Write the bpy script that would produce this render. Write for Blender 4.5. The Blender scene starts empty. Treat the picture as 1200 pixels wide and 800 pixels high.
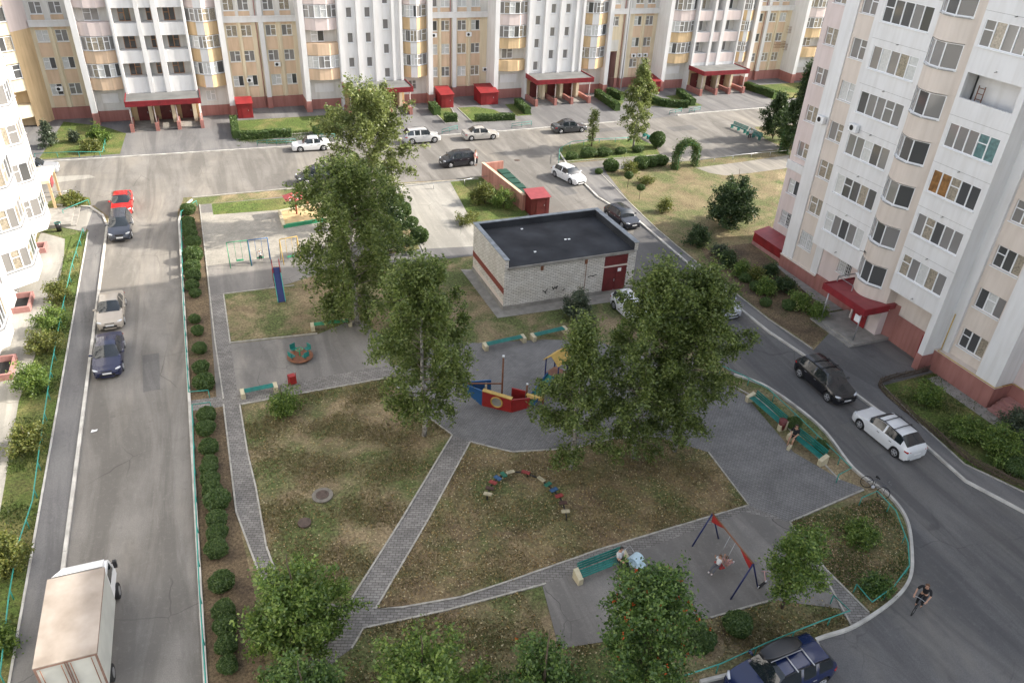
import bpy, bmesh, math, random
import numpy as np
from mathutils import Vector, Matrix
# ------------------------------------------------------------------ camera, sky, sun, exposure
sc = bpy.context.scene
COL = sc.collection
H = 29.0                                   # balcony height the photo was taken from
F = 894.56                                 # focal length in pixels of the 1200 px wide photo
PITCH, ROLL, YAW = 0.56465, -0.051358, 0.398338
cy_, sy_ = math.cos(YAW), math.sin(YAW)
_f = np.array([sy_*math.cos(PITCH), cy_*math.cos(PITCH), -math.sin(PITCH)])
_r = np.array([cy_, -sy_, 0.0]); _d = np.cross(_f, _r)
_c, _s = math.cos(ROLL), math.sin(ROLL)
CM = np.array([_c*_r + _s*_d, -_s*_r + _c*_d, _f])
cam = bpy.data.cameras.new('camera'); cam.sensor_width = 36; cam.lens = F/1200*36; cam.clip_end = 2000; cam.clip_start = 0.3
co = bpy.data.objects.new('camera', cam); COL.objects.link(co)
m4 = Matrix.Identity(4)
for i in range(3):
    m4[i][0] = CM[0][i]; m4[i][1] = -CM[1][i]; m4[i][2] = -CM[2][i]
m4[2][3] = H
co.matrix_world = m4; sc.camera = co
SUN_EL, SUN_AZ = math.radians(31), math.atan2(1.0, -0.13)     # azimuth clockwise from +Y
w = bpy.data.worlds.new('World'); sc.world = w; w.use_nodes = True
nt = w.node_tree; nt.nodes.clear()
sky = nt.nodes.new('ShaderNodeTexSky'); sky.sky_type = 'NISHITA'; sky.sun_disc = False
sky.sun_elevation = SUN_EL; sky.sun_rotation = SUN_AZ; sky.altitude = 100; sky.dust_density = 2.5; sky.air_density = 1.0
bg = nt.nodes.new('ShaderNodeBackground'); bg.inputs[1].default_value = 0.15
wo = nt.nodes.new('ShaderNodeOutputWorld')
hs = nt.nodes.new('ShaderNodeHueSaturation'); hs.inputs['Saturation'].default_value = 0.45
nt.links.new(sky.outputs[0], hs.inputs['Color']); nt.links.new(hs.outputs[0], bg.inputs[0]); nt.links.new(bg.outputs[0], wo.inputs[0])
sl = bpy.data.lights.new('sun', 'SUN'); sl.energy = 3.0; sl.angle = math.radians(0.5); sl.color = (1.0, 0.93, 0.82)
so = bpy.data.objects.new('sun', sl); COL.objects.link(so)
sdir = Vector((math.sin(SUN_AZ)*math.cos(SUN_EL), math.cos(SUN_AZ)*math.cos(SUN_EL), math.sin(SUN_EL)))
so.rotation_euler = sdir.to_track_quat('Z', 'Y').to_euler()
sc.view_settings.view_transform = 'Standard'; sc.view_settings.look = 'None'
sc.view_settings.exposure = 1.5; sc.view_settings.gamma = 1.0; sc.view_settings.use_curve_mapping = False
sc.cycles.max_bounces = 6; sc.cycles.transparent_max_bounces = 6

# ------------------------------------------------------------------ helpers
def G(x, y, z=0.0):
    """ground point (at height z) seen at pixel x,y of the photo"""
    d = CM.T @ np.array([(x-600)/F, (y-400)/F, 1.0]); v = d*((z-H)/d[2]); return (float(v[0]), float(v[1]))
def hgt(base, topy):
    X, Y = G(*base); c0 = CM @ np.array([X, Y, -H]); m = CM[:, 2]; v = (topy-400)/F
    return float((v*c0[2]-c0[1])/(m[1]-v*m[2]))
def widthpx(base, px):
    X, Y = G(*base); return px*float((CM @ np.array([X, Y, -H]))[2])/F
RNG = random.Random(7)
ORD = ['', 'first', 'second', 'third', 'fourth', 'fifth', 'sixth', 'seventh', 'eighth', 'ninth', 'tenth', 'eleventh', 'twelfth', 'thirteenth',
       'fourteenth', 'fifteenth', 'sixteenth', 'seventeenth', 'eighteenth', 'nineteenth', 'twentieth']
def tag(o, label=None, cat=None, group=None, kind=None):
    if label: o['label'] = label
    if cat: o['category'] = cat
    if group: o['group'] = group
    if kind: o['kind'] = kind
    return o
def thing(name, label, cat, loc=(0, 0, 0), rz=0.0, group=None):
    o = bpy.data.objects.new(name, None); COL.objects.link(o); o.empty_display_size = 0.3
    o.location = loc; o.rotation_euler = (0, 0, rz); return tag(o, label, cat, group)
def put(name, me, parent=None, loc=(0, 0, 0), rz=0.0):
    o = bpy.data.objects.new(name, me); COL.objects.link(o); o.location = loc; o.rotation_euler = (0, 0, rz)
    if parent: o.parent = parent
    return o
def copy_tree(o, parent=None):
    c = o.copy(); COL.objects.link(c)
    if parent: c.parent = parent
    for ch in list(o.children): copy_tree(ch, c)
    return c

class MB:
    def __init__(s): s.v = []; s.f = []; s.m = []; s.mats = []; s.cur = 0; s.sm = []; s.smooth = False
    def use(s, m):
        if m not in s.mats: s.mats.append(m)
        s.cur = s.mats.index(m); return s
    def face(s, *ix): s.f.append(tuple(ix)); s.m.append(s.cur); s.sm.append(s.smooth)
    def quad(s, a, b, c, d):
        n = len(s.v); s.v += [tuple(a), tuple(b), tuple(c), tuple(d)]; s.face(n, n+1, n+2, n+3)
    def ngon(s, pts): n = len(s.v); s.v += [tuple(p) for p in pts]; s.face(*range(n, n+len(pts)))
    def box(s, x0, x1, y0, y1, z0, z1):
        n = len(s.v)
        s.v += [(x0,y0,z0),(x1,y0,z0),(x1,y1,z0),(x0,y1,z0),(x0,y0,z1),(x1,y0,z1),(x1,y1,z1),(x0,y1,z1)]
        for q in ((0,3,2,1),(4,5,6,7),(0,1,5,4),(1,2,6,5),(2,3,7,6),(3,0,4,7)): s.face(*[n+i for i in q])
        return s
    def prism(s, poly, z0, z1, topz=None):
        k = len(poly); n = len(s.v)
        s.v += [(p[0], p[1], z0) for p in poly] + [(p[0], p[1], z1 if topz is None else topz[i]) for i, p in enumerate(poly)]
        s.face(*[n+i for i in range(k)][::-1]); s.face(*[n+k+i for i in range(k)])
        for i in range(k): j = (i+1) % k; s.face(n+i, n+j, n+k+j, n+k+i)
        return s
    def tube(s, pts, r, n=8, cap=True):
        """pts list of 3D points, r radius or list"""
        pts = [Vector(p) for p in pts]; rs = r if isinstance(r, (list, tuple)) else [r]*len(pts)
        base = len(s.v); up = Vector((0, 0, 1)); L = len(pts)
        prev = None
        for i, p in enumerate(pts):
            t = (pts[min(i+1, L-1)] - pts[max(i-1, 0)])
            if t.length < 1e-9: t = Vector((0, 0, 1))
            t.normalize()
            if prev is None:
                a = t.cross(up) if abs(t.z) < 0.95 else t.cross(Vector((1, 0, 0)))
            else: a = prev - t*prev.dot(t)
            if a.length < 1e-6: a = t.cross(Vector((1, 0.3, 0)))
            a.normalize(); prev = a; b = t.cross(a)
            for k in range(n):
                an = 2*math.pi*k/n; q = p + (a*math.cos(an) + b*math.sin(an))*rs[i]; s.v.append(tuple(q))
        old = s.smooth; s.smooth = True
        for i in range(L-1):
            for k in range(n):
                k2 = (k+1) % n; s.face(base+i*n+k, base+i*n+k2, base+(i+1)*n+k2, base+(i+1)*n+k)
        s.smooth = old
        if cap:
            s.face(*[base+k for k in range(n)][::-1]); s.face(*[base+(L-1)*n+k for k in range(n)])
        return s
    def ring(s, c, R, r, axis='y', n=24, k=6):
        """torus"""
        base = len(s.v); old = s.smooth; s.smooth = True
        for i in range(n):
            a = 2*math.pi*i/n
            for j in range(k):
                b = 2*math.pi*j/k; rr = R + r*math.cos(b); h = r*math.sin(b)
                p = {'y': (rr*math.cos(a), h, rr*math.sin(a)), 'z': (rr*math.cos(a), rr*math.sin(a), h), 'x': (h, rr*math.cos(a), rr*math.sin(a))}[axis]
                s.v.append((c[0]+p[0], c[1]+p[1], c[2]+p[2]))
        for i in range(n):
            for j in range(k):
                i2 = (i+1) % n; j2 = (j+1) % k
                s.face(base+i*k+j, base+i2*k+j, base+i2*k+j2, base+i*k+j2)
        s.smooth = old; return s
    def mesh(s, name, mat=None, sharp=None):
        me = bpy.data.meshes.new(name); me.from_pydata(s.v, [], s.f)
        mats = s.mats if s.mats else [mat]
        for m in mats: me.materials.append(m)
        me.polygons.foreach_set('material_index', s.m); me.polygons.foreach_set('use_smooth', s.sm)
        me.validate(); me.update()
        return me
    def build(s, name, mat=None, parent=None, loc=(0, 0, 0), rz=0.0): return put(name, s.mesh(name, mat), parent, loc, rz)
def fixn(me):
    bm = bmesh.new(); bm.from_mesh(me); bmesh.ops.recalc_face_normals(bm, faces=bm.faces); bm.to_mesh(me); bm.free(); return me

# ------------------------------------------------------------------ materials
def mat(name, col, rough=0.7, var=0.12, scale=3.0, bump=0.0, bscale=20.0, metal=0.0, spec=0.5, col2=None, detail=4, coord='Object', coat=0.0):
    m = bpy.data.materials.new(name); m.use_nodes = True; n = m.node_tree.nodes; l = m.node_tree.links
    b = n['Principled BSDF']; b.inputs['Roughness'].default_value = rough; b.inputs['Metallic'].default_value = metal
    b.inputs['Specular IOR Level'].default_value = spec; b.inputs['Coat Weight'].default_value = coat; b.inputs['Coat Roughness'].default_value = 0.05
    tc = n.new('ShaderNodeTexCoord')
    if var > 0 or col2:
        no = n.new('ShaderNodeTexNoise'); no.inputs['Scale'].default_value = scale; no.inputs['Detail'].default_value = detail
        l.new(tc.outputs[coord], no.inputs['Vector'])
        cr = n.new('ShaderNodeValToRGB'); e = cr.color_ramp.elements; e[0].position = 0.3; e[1].position = 0.7
        c1 = tuple(c*(1-var) for c in col); c2 = col2 if col2 else tuple(min(1, c*(1+var)) for c in col)
        e[0].color = (*c1, 1); e[1].color = (*c2, 1)
        l.new(no.outputs['Fac'], cr.inputs[0]); l.new(cr.outputs[0], b.inputs['Base Color'])
    else: b.inputs['Base Color'].default_value = (*col, 1)
    if bump > 0:
        nb = n.new('ShaderNodeTexNoise'); nb.inputs['Scale'].default_value = bscale; nb.inputs['Detail'].default_value = 5
        l.new(tc.outputs[coord], nb.inputs['Vector'])
        bp = n.new('ShaderNodeBump'); bp.inputs['Strength'].default_value = bump; bp.inputs['Distance'].default_value = 0.02
        l.new(nb.outputs['Fac'], bp.inputs['Height']); l.new(bp.outputs[0], b.inputs['Normal'])
    return m
class NT:
    """small node helper for world-position ground materials"""
    def __init__(s, name, rough=0.9):
        s.m = bpy.data.materials.new(name); s.m.use_nodes = True; s.n = s.m.node_tree.nodes; s.l = s.m.node_tree.links
        s.b = s.n['Principled BSDF']; s.b.inputs['Roughness'].default_value = rough; s.b.inputs['Specular IOR Level'].default_value = 0.25
        g = s.n.new('ShaderNodeNewGeometry'); s.pos = g.outputs['Position']
    def noise(s, scale, detail=4, rough=0.55, dist=0.0, stretch=None):
        no = s.n.new('ShaderNodeTexNoise'); no.inputs['Scale'].default_value = scale; no.inputs['Detail'].default_value = detail
        no.inputs['Roughness'].default_value = rough; no.inputs['Distortion'].default_value = dist
        v = s.pos
        if stretch:
            mp = s.n.new('ShaderNodeMapping'); mp.inputs['Scale'].default_value = stretch; s.l.new(v, mp.inputs[0]); v = mp.outputs[0]
        s.l.new(v, no.inputs['Vector']); return no.outputs['Fac']
    def ramp(s, fac, stops):
        r = s.n.new('ShaderNodeValToRGB'); e = r.color_ramp.elements
        while len(e) < len(stops): e.new(0.5)
        for i, (p, c) in enumerate(stops): e[i].position = p; e[i].color = (*c, 1) if len(c) == 3 else c
        s.l.new(fac, r.inputs[0]); return r.outputs[0]
    def mix(s, fac, a, b, mode='MIX'):
        x = s.n.new('ShaderNodeMix'); x.data_type = 'RGBA'; x.blend_type = mode
        for val, sock in ((fac, x.inputs[0]), (a, x.inputs[6]), (b, x.inputs[7])):
            if isinstance(val, (int, float)): sock.default_value = val
            elif isinstance(val, tuple): sock.default_value = (*val, 1)
            else: s.l.new(val, sock)
        return x.outputs[2]
    def voro_edge(s, scale, lo, hi, dist=0.3):
        v = s.n.new('ShaderNodeTexVoronoi'); v.feature = 'DISTANCE_TO_EDGE'; v.inputs['Scale'].default_value = scale
        no = s.n.new('ShaderNodeTexNoise'); no.inputs['Scale'].default_value = scale*3
        s.l.new(s.pos, no.inputs['Vector'])
        mx = s.n.new('ShaderNodeMix'); mx.data_type = 'VECTOR'; mx.inputs[0].default_value = dist
        s.l.new(s.pos, mx.inputs[4]); 
        ad = s.n.new('ShaderNodeVectorMath'); ad.operation = 'ADD'; s.l.new(s.pos, ad.inputs[0]); s.l.new(no.outputs['Color'], ad.inputs[1])
        s.l.new(ad.outputs[0], mx.inputs[5]); s.l.new(mx.outputs[1], v.inputs['Vector'])
        return s.ramp(v.outputs['Distance'], [(lo, (1, 1, 1)), (hi, (0, 0, 0))])
    def bump(s, h, strength=0.4, dist=0.03):
        bp = s.n.new('ShaderNodeBump'); bp.inputs['Strength'].default_value = strength; bp.inputs['Distance'].default_value = dist
        s.l.new(h, bp.inputs['Height']); s.l.new(bp.outputs[0], s.b.inputs['Normal'])
    def out(s, c): s.l.new(c, s.b.inputs['Base Color']); return s.m

def asphalt(name, a, b, dust, cracks=0.6, crk_scale=0.22):
    t = NT(name, 0.88)
    c = t.ramp(t.noise(0.35, 5), [(0.3, a), (0.7, b)])
    fine = t.noise(22, 3, 0.7); c = t.mix(0.5, c, t.ramp(fine, [(0.3, (0.3, 0.3, 0.3)), (0.7, (0.72, 0.72, 0.72))]), 'OVERLAY')
    c = t.mix(t.ramp(t.noise(0.12, 6, 0.6, 0.6, (1, 0.35, 1)), [(0.48, (0, 0, 0)), (0.72, (0.8, 0.8, 0.8))]), c, dust)
    c = t.mix(t.ramp(t.noise(0.9, 6, 0.7), [(0.60, (0, 0, 0)), (0.75, (0.6, 0.6, 0.6))]), c, tuple(x*0.5 for x in a))
    c = t.mix(t.ramp(t.noise(0.5, 5, 0.65, 0.8, (1, 0.12, 1)), [(0.42, (0, 0, 0)), (0.58, (0.7,)*3)]), c, tuple(x*0.72 for x in a))
    c = t.mix(t.ramp(t.noise(4.0, 5, 0.8), [(0.55, (0, 0, 0)), (0.75, (0.5,)*3)]), c, tuple(x*1.25 for x in b))
    cm = t.mix(1.0, t.voro_edge(crk_scale, 0.002, 0.008, 0.6), t.ramp(t.noise(0.15, 2), [(0.5, (0, 0, 0)), (0.62, (cracks,)*3)]), 'MULTIPLY')
    c = t.mix(cm, c, tuple(x*0.4 for x in a))
    t.bump(fine, 0.25, 0.01); return t.out(c)
def lawn(name, dry, brown, green, gpos=0.5, leaves=0.0):
    t = NT(name, 0.95)
    c = t.ramp(t.noise(0.45, 6, 0.62, 0.3), [(0.32, brown), (0.62, dry)])
    gm = t.ramp(t.noise(0.28, 7, 0.68, 0.5), [(gpos, (0, 0, 0)), (gpos+0.16, (0.85,)*3)])
    gc = t.ramp(t.noise(3.5, 4, 0.7), [(0.3, tuple(x*0.55 for x in green)), (0.7, tuple(x*1.35 for x in green))])
    c = t.mix(gm, c, gc)
    f1 = t.noise(7, 6, 0.75); c = t.mix(0.75, c, t.ramp(f1, [(0.33, (0.12, 0.12, 0.12)), (0.68, (0.85, 0.85, 0.85))]), 'OVERLAY')
    f2 = t.noise(30, 3, 0.8); c = t.mix(0.6, c, t.ramp(f2, [(0.33, (0.2, 0.2, 0.2)), (0.67, (0.8, 0.8, 0.8))]), 'OVERLAY')
    if leaves > 0:
        lf = t.ramp(t.noise(9, 2, 0.5), [(0.70-leaves*0.05, (0, 0, 0)), (0.72, (0.6,)*3)]); c = t.mix(lf, c, (0.26, 0.17, 0.06))
    t.bump(f1, 0.6, 0.08); return t.out(c)
def tiles(name, a, b, mortar, w_=0.2, h_=0.1, rot=0.0):
    t = NT(name, 0.9)
    br = t.n.new('ShaderNodeTexBrick'); br.inputs['Scale'].default_value = 1.0; br.inputs['Brick Width'].default_value = w_; br.inputs['Row Height'].default_value = h_
    br.inputs['Mortar Size'].default_value = 0.012; br.inputs['Color1'].default_value = (*a, 1); br.inputs['Color2'].default_value = (*b, 1); br.inputs['Mortar'].default_value = (*mortar, 1)
    mp = t.n.new('ShaderNodeMapping'); mp.inputs['Rotation'].default_value = (0, 0, rot); t.l.new(t.pos, mp.inputs[0]); t.l.new(mp.outputs[0], br.inputs[0])
    c = t.mix(0.5, br.outputs['Color'], t.ramp(t.noise(0.6, 6, 0.65), [(0.3, (0.3,)*3), (0.7, (0.7,)*3)]), 'OVERLAY')
    c = t.mix(0.35, c, t.ramp(t.noise(25, 2), [(0.3, (0.3,)*3), (0.7, (0.7,)*3)]), 'OVERLAY')
    return t.out(c)
def brickmat(name, a, b, mortar):
    m = bpy.data.materials.new(name); m.use_nodes = True; n = m.node_tree.nodes; l = m.node_tree.links; bs = n['Principled BSDF']; bs.inputs['Roughness'].default_value = 0.9
    tc = n.new('ShaderNodeTexCoord'); sp = n.new('ShaderNodeSeparateXYZ'); l.new(tc.outputs['Object'], sp.inputs[0])
    ad = n.new('ShaderNodeMath'); ad.operation = 'ADD'; l.new(sp.outputs[0], ad.inputs[0]); l.new(sp.outputs[1], ad.inputs[1])
    cb = n.new('ShaderNodeCombineXYZ'); l.new(ad.outputs[0], cb.inputs[0]); l.new(sp.outputs[2], cb.inputs[1])
    br = n.new('ShaderNodeTexBrick'); br.inputs['Scale'].default_value = 1; br.inputs['Brick Width'].default_value = 0.40; br.inputs['Row Height'].default_value = 0.14; br.inputs['Mortar Size'].default_value = 0.018
    br.inputs['Color1'].default_value = (*a, 1); br.inputs['Color2'].default_value = (*b, 1); br.inputs['Mortar'].default_value = (*mortar, 1)
    l.new(cb.outputs[0], br.inputs[0])
    no = n.new('ShaderNodeTexNoise'); no.inputs['Scale'].default_value = 1.2; no.inputs['Detail'].default_value = 6; l.new(tc.outputs['Object'], no.inputs[0])
    cr = n.new('ShaderNodeValToRGB'); cr.color_ramp.elements[0].color = (0.86, 0.84, 0.81, 1); cr.color_ramp.elements[0].position = 0.3; cr.color_ramp.elements[1].position = 0.6; l.new(no.outputs['Fac'], cr.inputs[0])
    mx = n.new('ShaderNodeMix'); mx.data_type = 'RGBA'; mx.blend_type = 'MULTIPLY'; mx.inputs[0].default_value = 1; l.new(br.outputs['Color'], mx.inputs[6]); l.new(cr.outputs[0], mx.inputs[7])
    l.new(mx.outputs[2], bs.inputs['Base Color']); return m
def plaster(name, col, dirt=0.10):
    """painted render with faint streaks and seams"""
    m = bpy.data.materials.new(name); m.use_nodes = True; n = m.node_tree.nodes; l = m.node_tree.links; bs = n['Principled BSDF']; bs.inputs['Roughness'].default_value = 0.85; bs.inputs['Specular IOR Level'].default_value = 0.2
    tc = n.new('ShaderNodeTexCoord'); mp = n.new('ShaderNodeMapping'); mp.inputs['Scale'].default_value = (2.2, 2.2, 0.25); l.new(tc.outputs['Object'], mp.inputs[0])
    no = n.new('ShaderNodeTexNoise'); no.inputs['Scale'].default_value = 1.3; no.inputs['Detail'].default_value = 6; l.new(mp.outputs[0], no.inputs[0])
    n2 = n.new('ShaderNodeTexNoise'); n2.inputs['Scale'].default_value = 0.5; n2.inputs['Detail'].default_value = 5; l.new(tc.outputs['Object'], n2.inputs[0])
    cr = n.new('ShaderNodeValToRGB'); e = cr.color_ramp.elements; e[0].position = 0.3; e[0].color = (1-2*dirt, 1-2.2*dirt, 1-2.5*dirt, 1); e[1].position = 0.6
    l.new(no.outputs['Fac'], cr.inputs[0])
    c2 = n.new('ShaderNodeValToRGB'); e = c2.color_ramp.elements; e[0].position = 0.35; e[0].color = (1-dirt,)*3+(1,); e[1].position = 0.65; l.new(n2.outputs['Fac'], c2.inputs[0])
    mx = n.new('ShaderNodeMix'); mx.data_type = 'RGBA'; mx.blend_type = 'MULTIPLY'; mx.inputs[0].default_value = 1; l.new(cr.outputs[0], mx.inputs[6]); l.new(c2.outputs[0], mx.inputs[7])
    m2 = n.new('ShaderNodeMix'); m2.data_type = 'RGBA'; m2.blend_type = 'MULTIPLY'; m2.inputs[0].default_value = 1; m2.inputs[6].default_value = (*col, 1); l.new(mx.outputs[2], m2.inputs[7])
    l.new(m2.outputs[2], bs.inputs['Base Color']); return m
def leafmat(name, dark, mid, light, trans=0.35):
    m = bpy.data.materials.new(name); m.use_nodes = True; n = m.node_tree.nodes; l = m.node_tree.links; n.clear()
    g = n.new('ShaderNodeNewGeometry'); cr = n.new('ShaderNodeValToRGB'); e = cr.color_ramp.elements
    e[0].position = 0; e[0].color = (*dark, 1); e[1].position = 1; e[1].color = (*light, 1); x = e.new(0.5); x.color = (*mid, 1)
    l.new(g.outputs['Random Per Island'], cr.inputs[0])
    d = n.new('ShaderNodeBsdfDiffuse'); l.new(cr.outputs[0], d.inputs[0])
    t = n.new('ShaderNodeBsdfTranslucent'); l.new(cr.outputs[0], t.inputs[0])
    gl = n.new('ShaderNodeBsdfGlossy'); gl.inputs['Roughness'].default_value = 0.45; gl.inputs[0].default_value = (0.5, 0.5, 0.5, 1)
    m1 = n.new('ShaderNodeMixShader'); m1.inputs[0].default_value = trans; l.new(d.outputs[0], m1.inputs[1]); l.new(t.outputs[0], m1.inputs[2])
    m2 = n.new('ShaderNodeMixShader'); m2.inputs[0].default_value = 0.06; l.new(m1.outputs[0], m2.inputs[1]); l.new(gl.outputs[0], m2.inputs[2])
    o = n.new('ShaderNodeOutputMaterial'); l.new(m2.outputs[0], o.inputs[0]); return m
M = {}
M['white'] = plaster('white_render', (0.72, 0.71, 0.70), 0.05)
M['offwhite'] = plaster('offwhite_render', (0.66, 0.64, 0.60), 0.07)
M['yellow'] = plaster('cream_yellow_render', (0.72, 0.62, 0.45), 0.07)
M['peach'] = plaster('peach_render', (0.69, 0.51, 0.36), 0.08)
M['orange'] = plaster('ochre_render', (0.64, 0.47, 0.28), 0.09)
M['pinkpale'] = plaster('pale_pink_render', (0.68, 0.58, 0.55), 0.05)
M['beige'] = plaster('beige_render', (0.67, 0.59, 0.52), 0.05)
M['terra'] = plaster('terracotta_plinth', (0.38, 0.175, 0.15), 0.10)
M['pinkplinth'] = plaster('pink_plinth', (0.42, 0.22, 0.20), 0.10)
M['mauve'] = plaster('mauve_plinth', (0.45, 0.28, 0.27), 0.12)
M['grey'] = plaster('grey_concrete', (0.36, 0.35, 0.33), 0.12)
M['concrete'] = mat('concrete', (0.26, 0.245, 0.22), 0.9, 0.2, 2.0, 0.2, 30)
M['kerb'] = mat('kerb_whitewash', (0.62, 0.60, 0.55), 0.85, 0.0, 1.2, 0.2, 30, col2=(0.36, 0.34, 0.31), detail=8)
M['edging'] = mat('path_edging', (0.36, 0.34, 0.30), 0.9, 0.25, 3.0)
M['pvc'] = mat('white_frame', (0.78, 0.78, 0.78), 0.4, 0.03)
M['wood'] = mat('brown_frame', (0.36, 0.17, 0.07), 0.5, 0.2, 6)
M['canred'] = mat('red_canopy_sheet', (0.22, 0.014, 0.02), 0.6, 0.25, 1.2)
M['redsheet'] = mat('red_sheet', (0.23, 0.014, 0.016), 0.6, 0.25, 1.2)
M['maroon'] = mat('maroon_door', (0.13, 0.02, 0.02), 0.5, 0.2, 2)
M['roofred'] = mat('faded_red_roof', (0.25, 0.045, 0.05), 0.5, 0.15, 2)
M['tar'] = mat('bitumen_roof', (0.042, 0.044, 0.049), 0.95, 0.35, 0.5, 0.2, 20, spec=0.15, detail=8)
M['canroof'] = mat('grey_felt', (0.14, 0.14, 0.135), 0.9, 0.2, 0.8)
M['teal'] = mat('teal_paint', (0.012, 0.165, 0.14), 0.45, 0.2, 3)
M['tealpipe'] = mat('teal_pipe', (0.035, 0.27, 0.22), 0.45, 0.2, 3)
M['green'] = mat('green_paint', (0.03, 0.25, 0.12), 0.5, 0.2, 3)
M['steel'] = mat('steel', (0.45, 0.45, 0.46), 0.35, 0.05, metal=0.7)
M['black'] = mat('black_rubber', (0.012, 0.012, 0.012), 0.8, 0.1)
M['blackgloss'] = mat('black_trim', (0.015, 0.015, 0.017), 0.3, 0.0)
M['red'] = mat('red_paint', (0.30, 0.02, 0.018), 0.45, 0.15, 4)
M['blue'] = mat('blue_paint', (0.025, 0.11, 0.27), 0.45, 0.15, 4)
M['navy'] = mat('navy_paint', (0.012, 0.02, 0.10), 0.5, 0.15, 4)
M['yel'] = mat('yellow_paint', (0.52, 0.34, 0.08), 0.5, 0.12, 4)
M['cream'] = mat('cream_paint', (0.50, 0.44, 0.30), 0.6, 0.12, 4)
M['brownp'] = mat('brown_paint', (0.20, 0.08, 0.04), 0.6, 0.2, 5)
M['sand'] = mat('sand', (0.50, 0.38, 0.20), 0.95, 0.15, 2, 0.4, 30)
M['g_dark'] = mat('glass_dark', (0.075, 0.075, 0.075), 0.06, 0.0, spec=0.8)
M['g_mid'] = mat('glass_blind', (0.21, 0.20, 0.19), 0.08, 0.0, spec=0.8)
M['g_curt'] = mat('glass_curtain', (0.30, 0.26, 0.20), 0.10, 0.35, 9, spec=0.7)
M['g_teal'] = mat('glass_teal_curtain', (0.10, 0.19, 0.19), 0.10, 0.35, 4, spec=0.7)
M['g_orange'] = mat('glass_orange_curtain', (0.25, 0.13, 0.05), 0.10, 0.4, 4, spec=0.7)
M['g_white'] = mat('glass_white_curtain', (0.55, 0.55, 0.53), 0.12, 0.12, 8, spec=0.7)
M['carglass'] = mat('car_glass', (0.015, 0.02, 0.024), 0.04, 0.0, spec=0.9)
M['lamp'] = mat('headlight', (0.55, 0.57, 0.6), 0.1, 0.0, spec=0.8)
M['tail'] = mat('tail_light', (0.35, 0.01, 0.01), 0.2, 0.0)
M['plate'] = mat('number_plate', (0.7, 0.7, 0.7), 0.5, 0.0)
M['rim'] = mat('alloy', (0.42, 0.42, 0.43), 0.3, 0.0, metal=0.6)
M['bark'] = mat('brown_bark', (0.09, 0.065, 0.045), 0.95, 0.35, 8, 0.5, 20)
M['birch'] = mat('birch_bark', (0.10, 0.09, 0.08), 0.9, 0.3, 5, col2=(0.55, 0.52, 0.47))
M['limb'] = mat('pale_limb', (0.20, 0.17, 0.13), 0.9, 0.3, 5)
M['leaf_birch'] = leafmat('birch_leaves', (0.065, 0.10, 0.02), (0.13, 0.18, 0.04), (0.25, 0.30, 0.09), 0.42)
M['leaf_birch2'] = leafmat('light_birch_leaves', (0.10, 0.135, 0.035), (0.18, 0.22, 0.06), (0.30, 0.33, 0.12), 0.4)
M['leaf_rowan'] = leafmat('rowan_leaves', (0.042, 0.085, 0.022), (0.085, 0.155, 0.034), (0.18, 0.26, 0.06), 0.35)
M['leaf_green'] = leafmat('fresh_leaves', (0.06, 0.115, 0.022), (0.13, 0.21, 0.04), (0.27, 0.35, 0.08), 0.4)
M['leaf_dark'] = leafmat('dark_leaves', (0.025, 0.05, 0.018), (0.048, 0.085, 0.026), (0.10, 0.14, 0.05), 0.3)
M['leaf_box'] = leafmat('box_leaves', (0.038, 0.075, 0.02), (0.075, 0.13, 0.034), (0.15, 0.21, 0.06), 0.25)
M['leaf_yel'] = leafmat('yellowing_leaves', (0.08, 0.11, 0.025), (0.14, 0.165, 0.035), (0.24, 0.235, 0.06), 0.4)
M['leaf_grey'] = leafmat('grey_green_leaves', (0.05, 0.075, 0.045), (0.09, 0.12, 0.07), (0.14, 0.16, 0.10), 0.3)
M['berries'] = mat('rowan_berries', (0.42, 0.07, 0.01), 0.5, 0.2)
M['flower'] = leafmat('pale_flowers', (0.4, 0.42, 0.15), (0.6, 0.6, 0.25), (0.7, 0.7, 0.4), 0.3)
M['skin'] = mat('skin', (0.48, 0.27, 0.18), 0.6, 0.05)
def paint(name, col, rough=0.25): return mat(name, col, rough, 0.03, coat=0.6)
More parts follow.
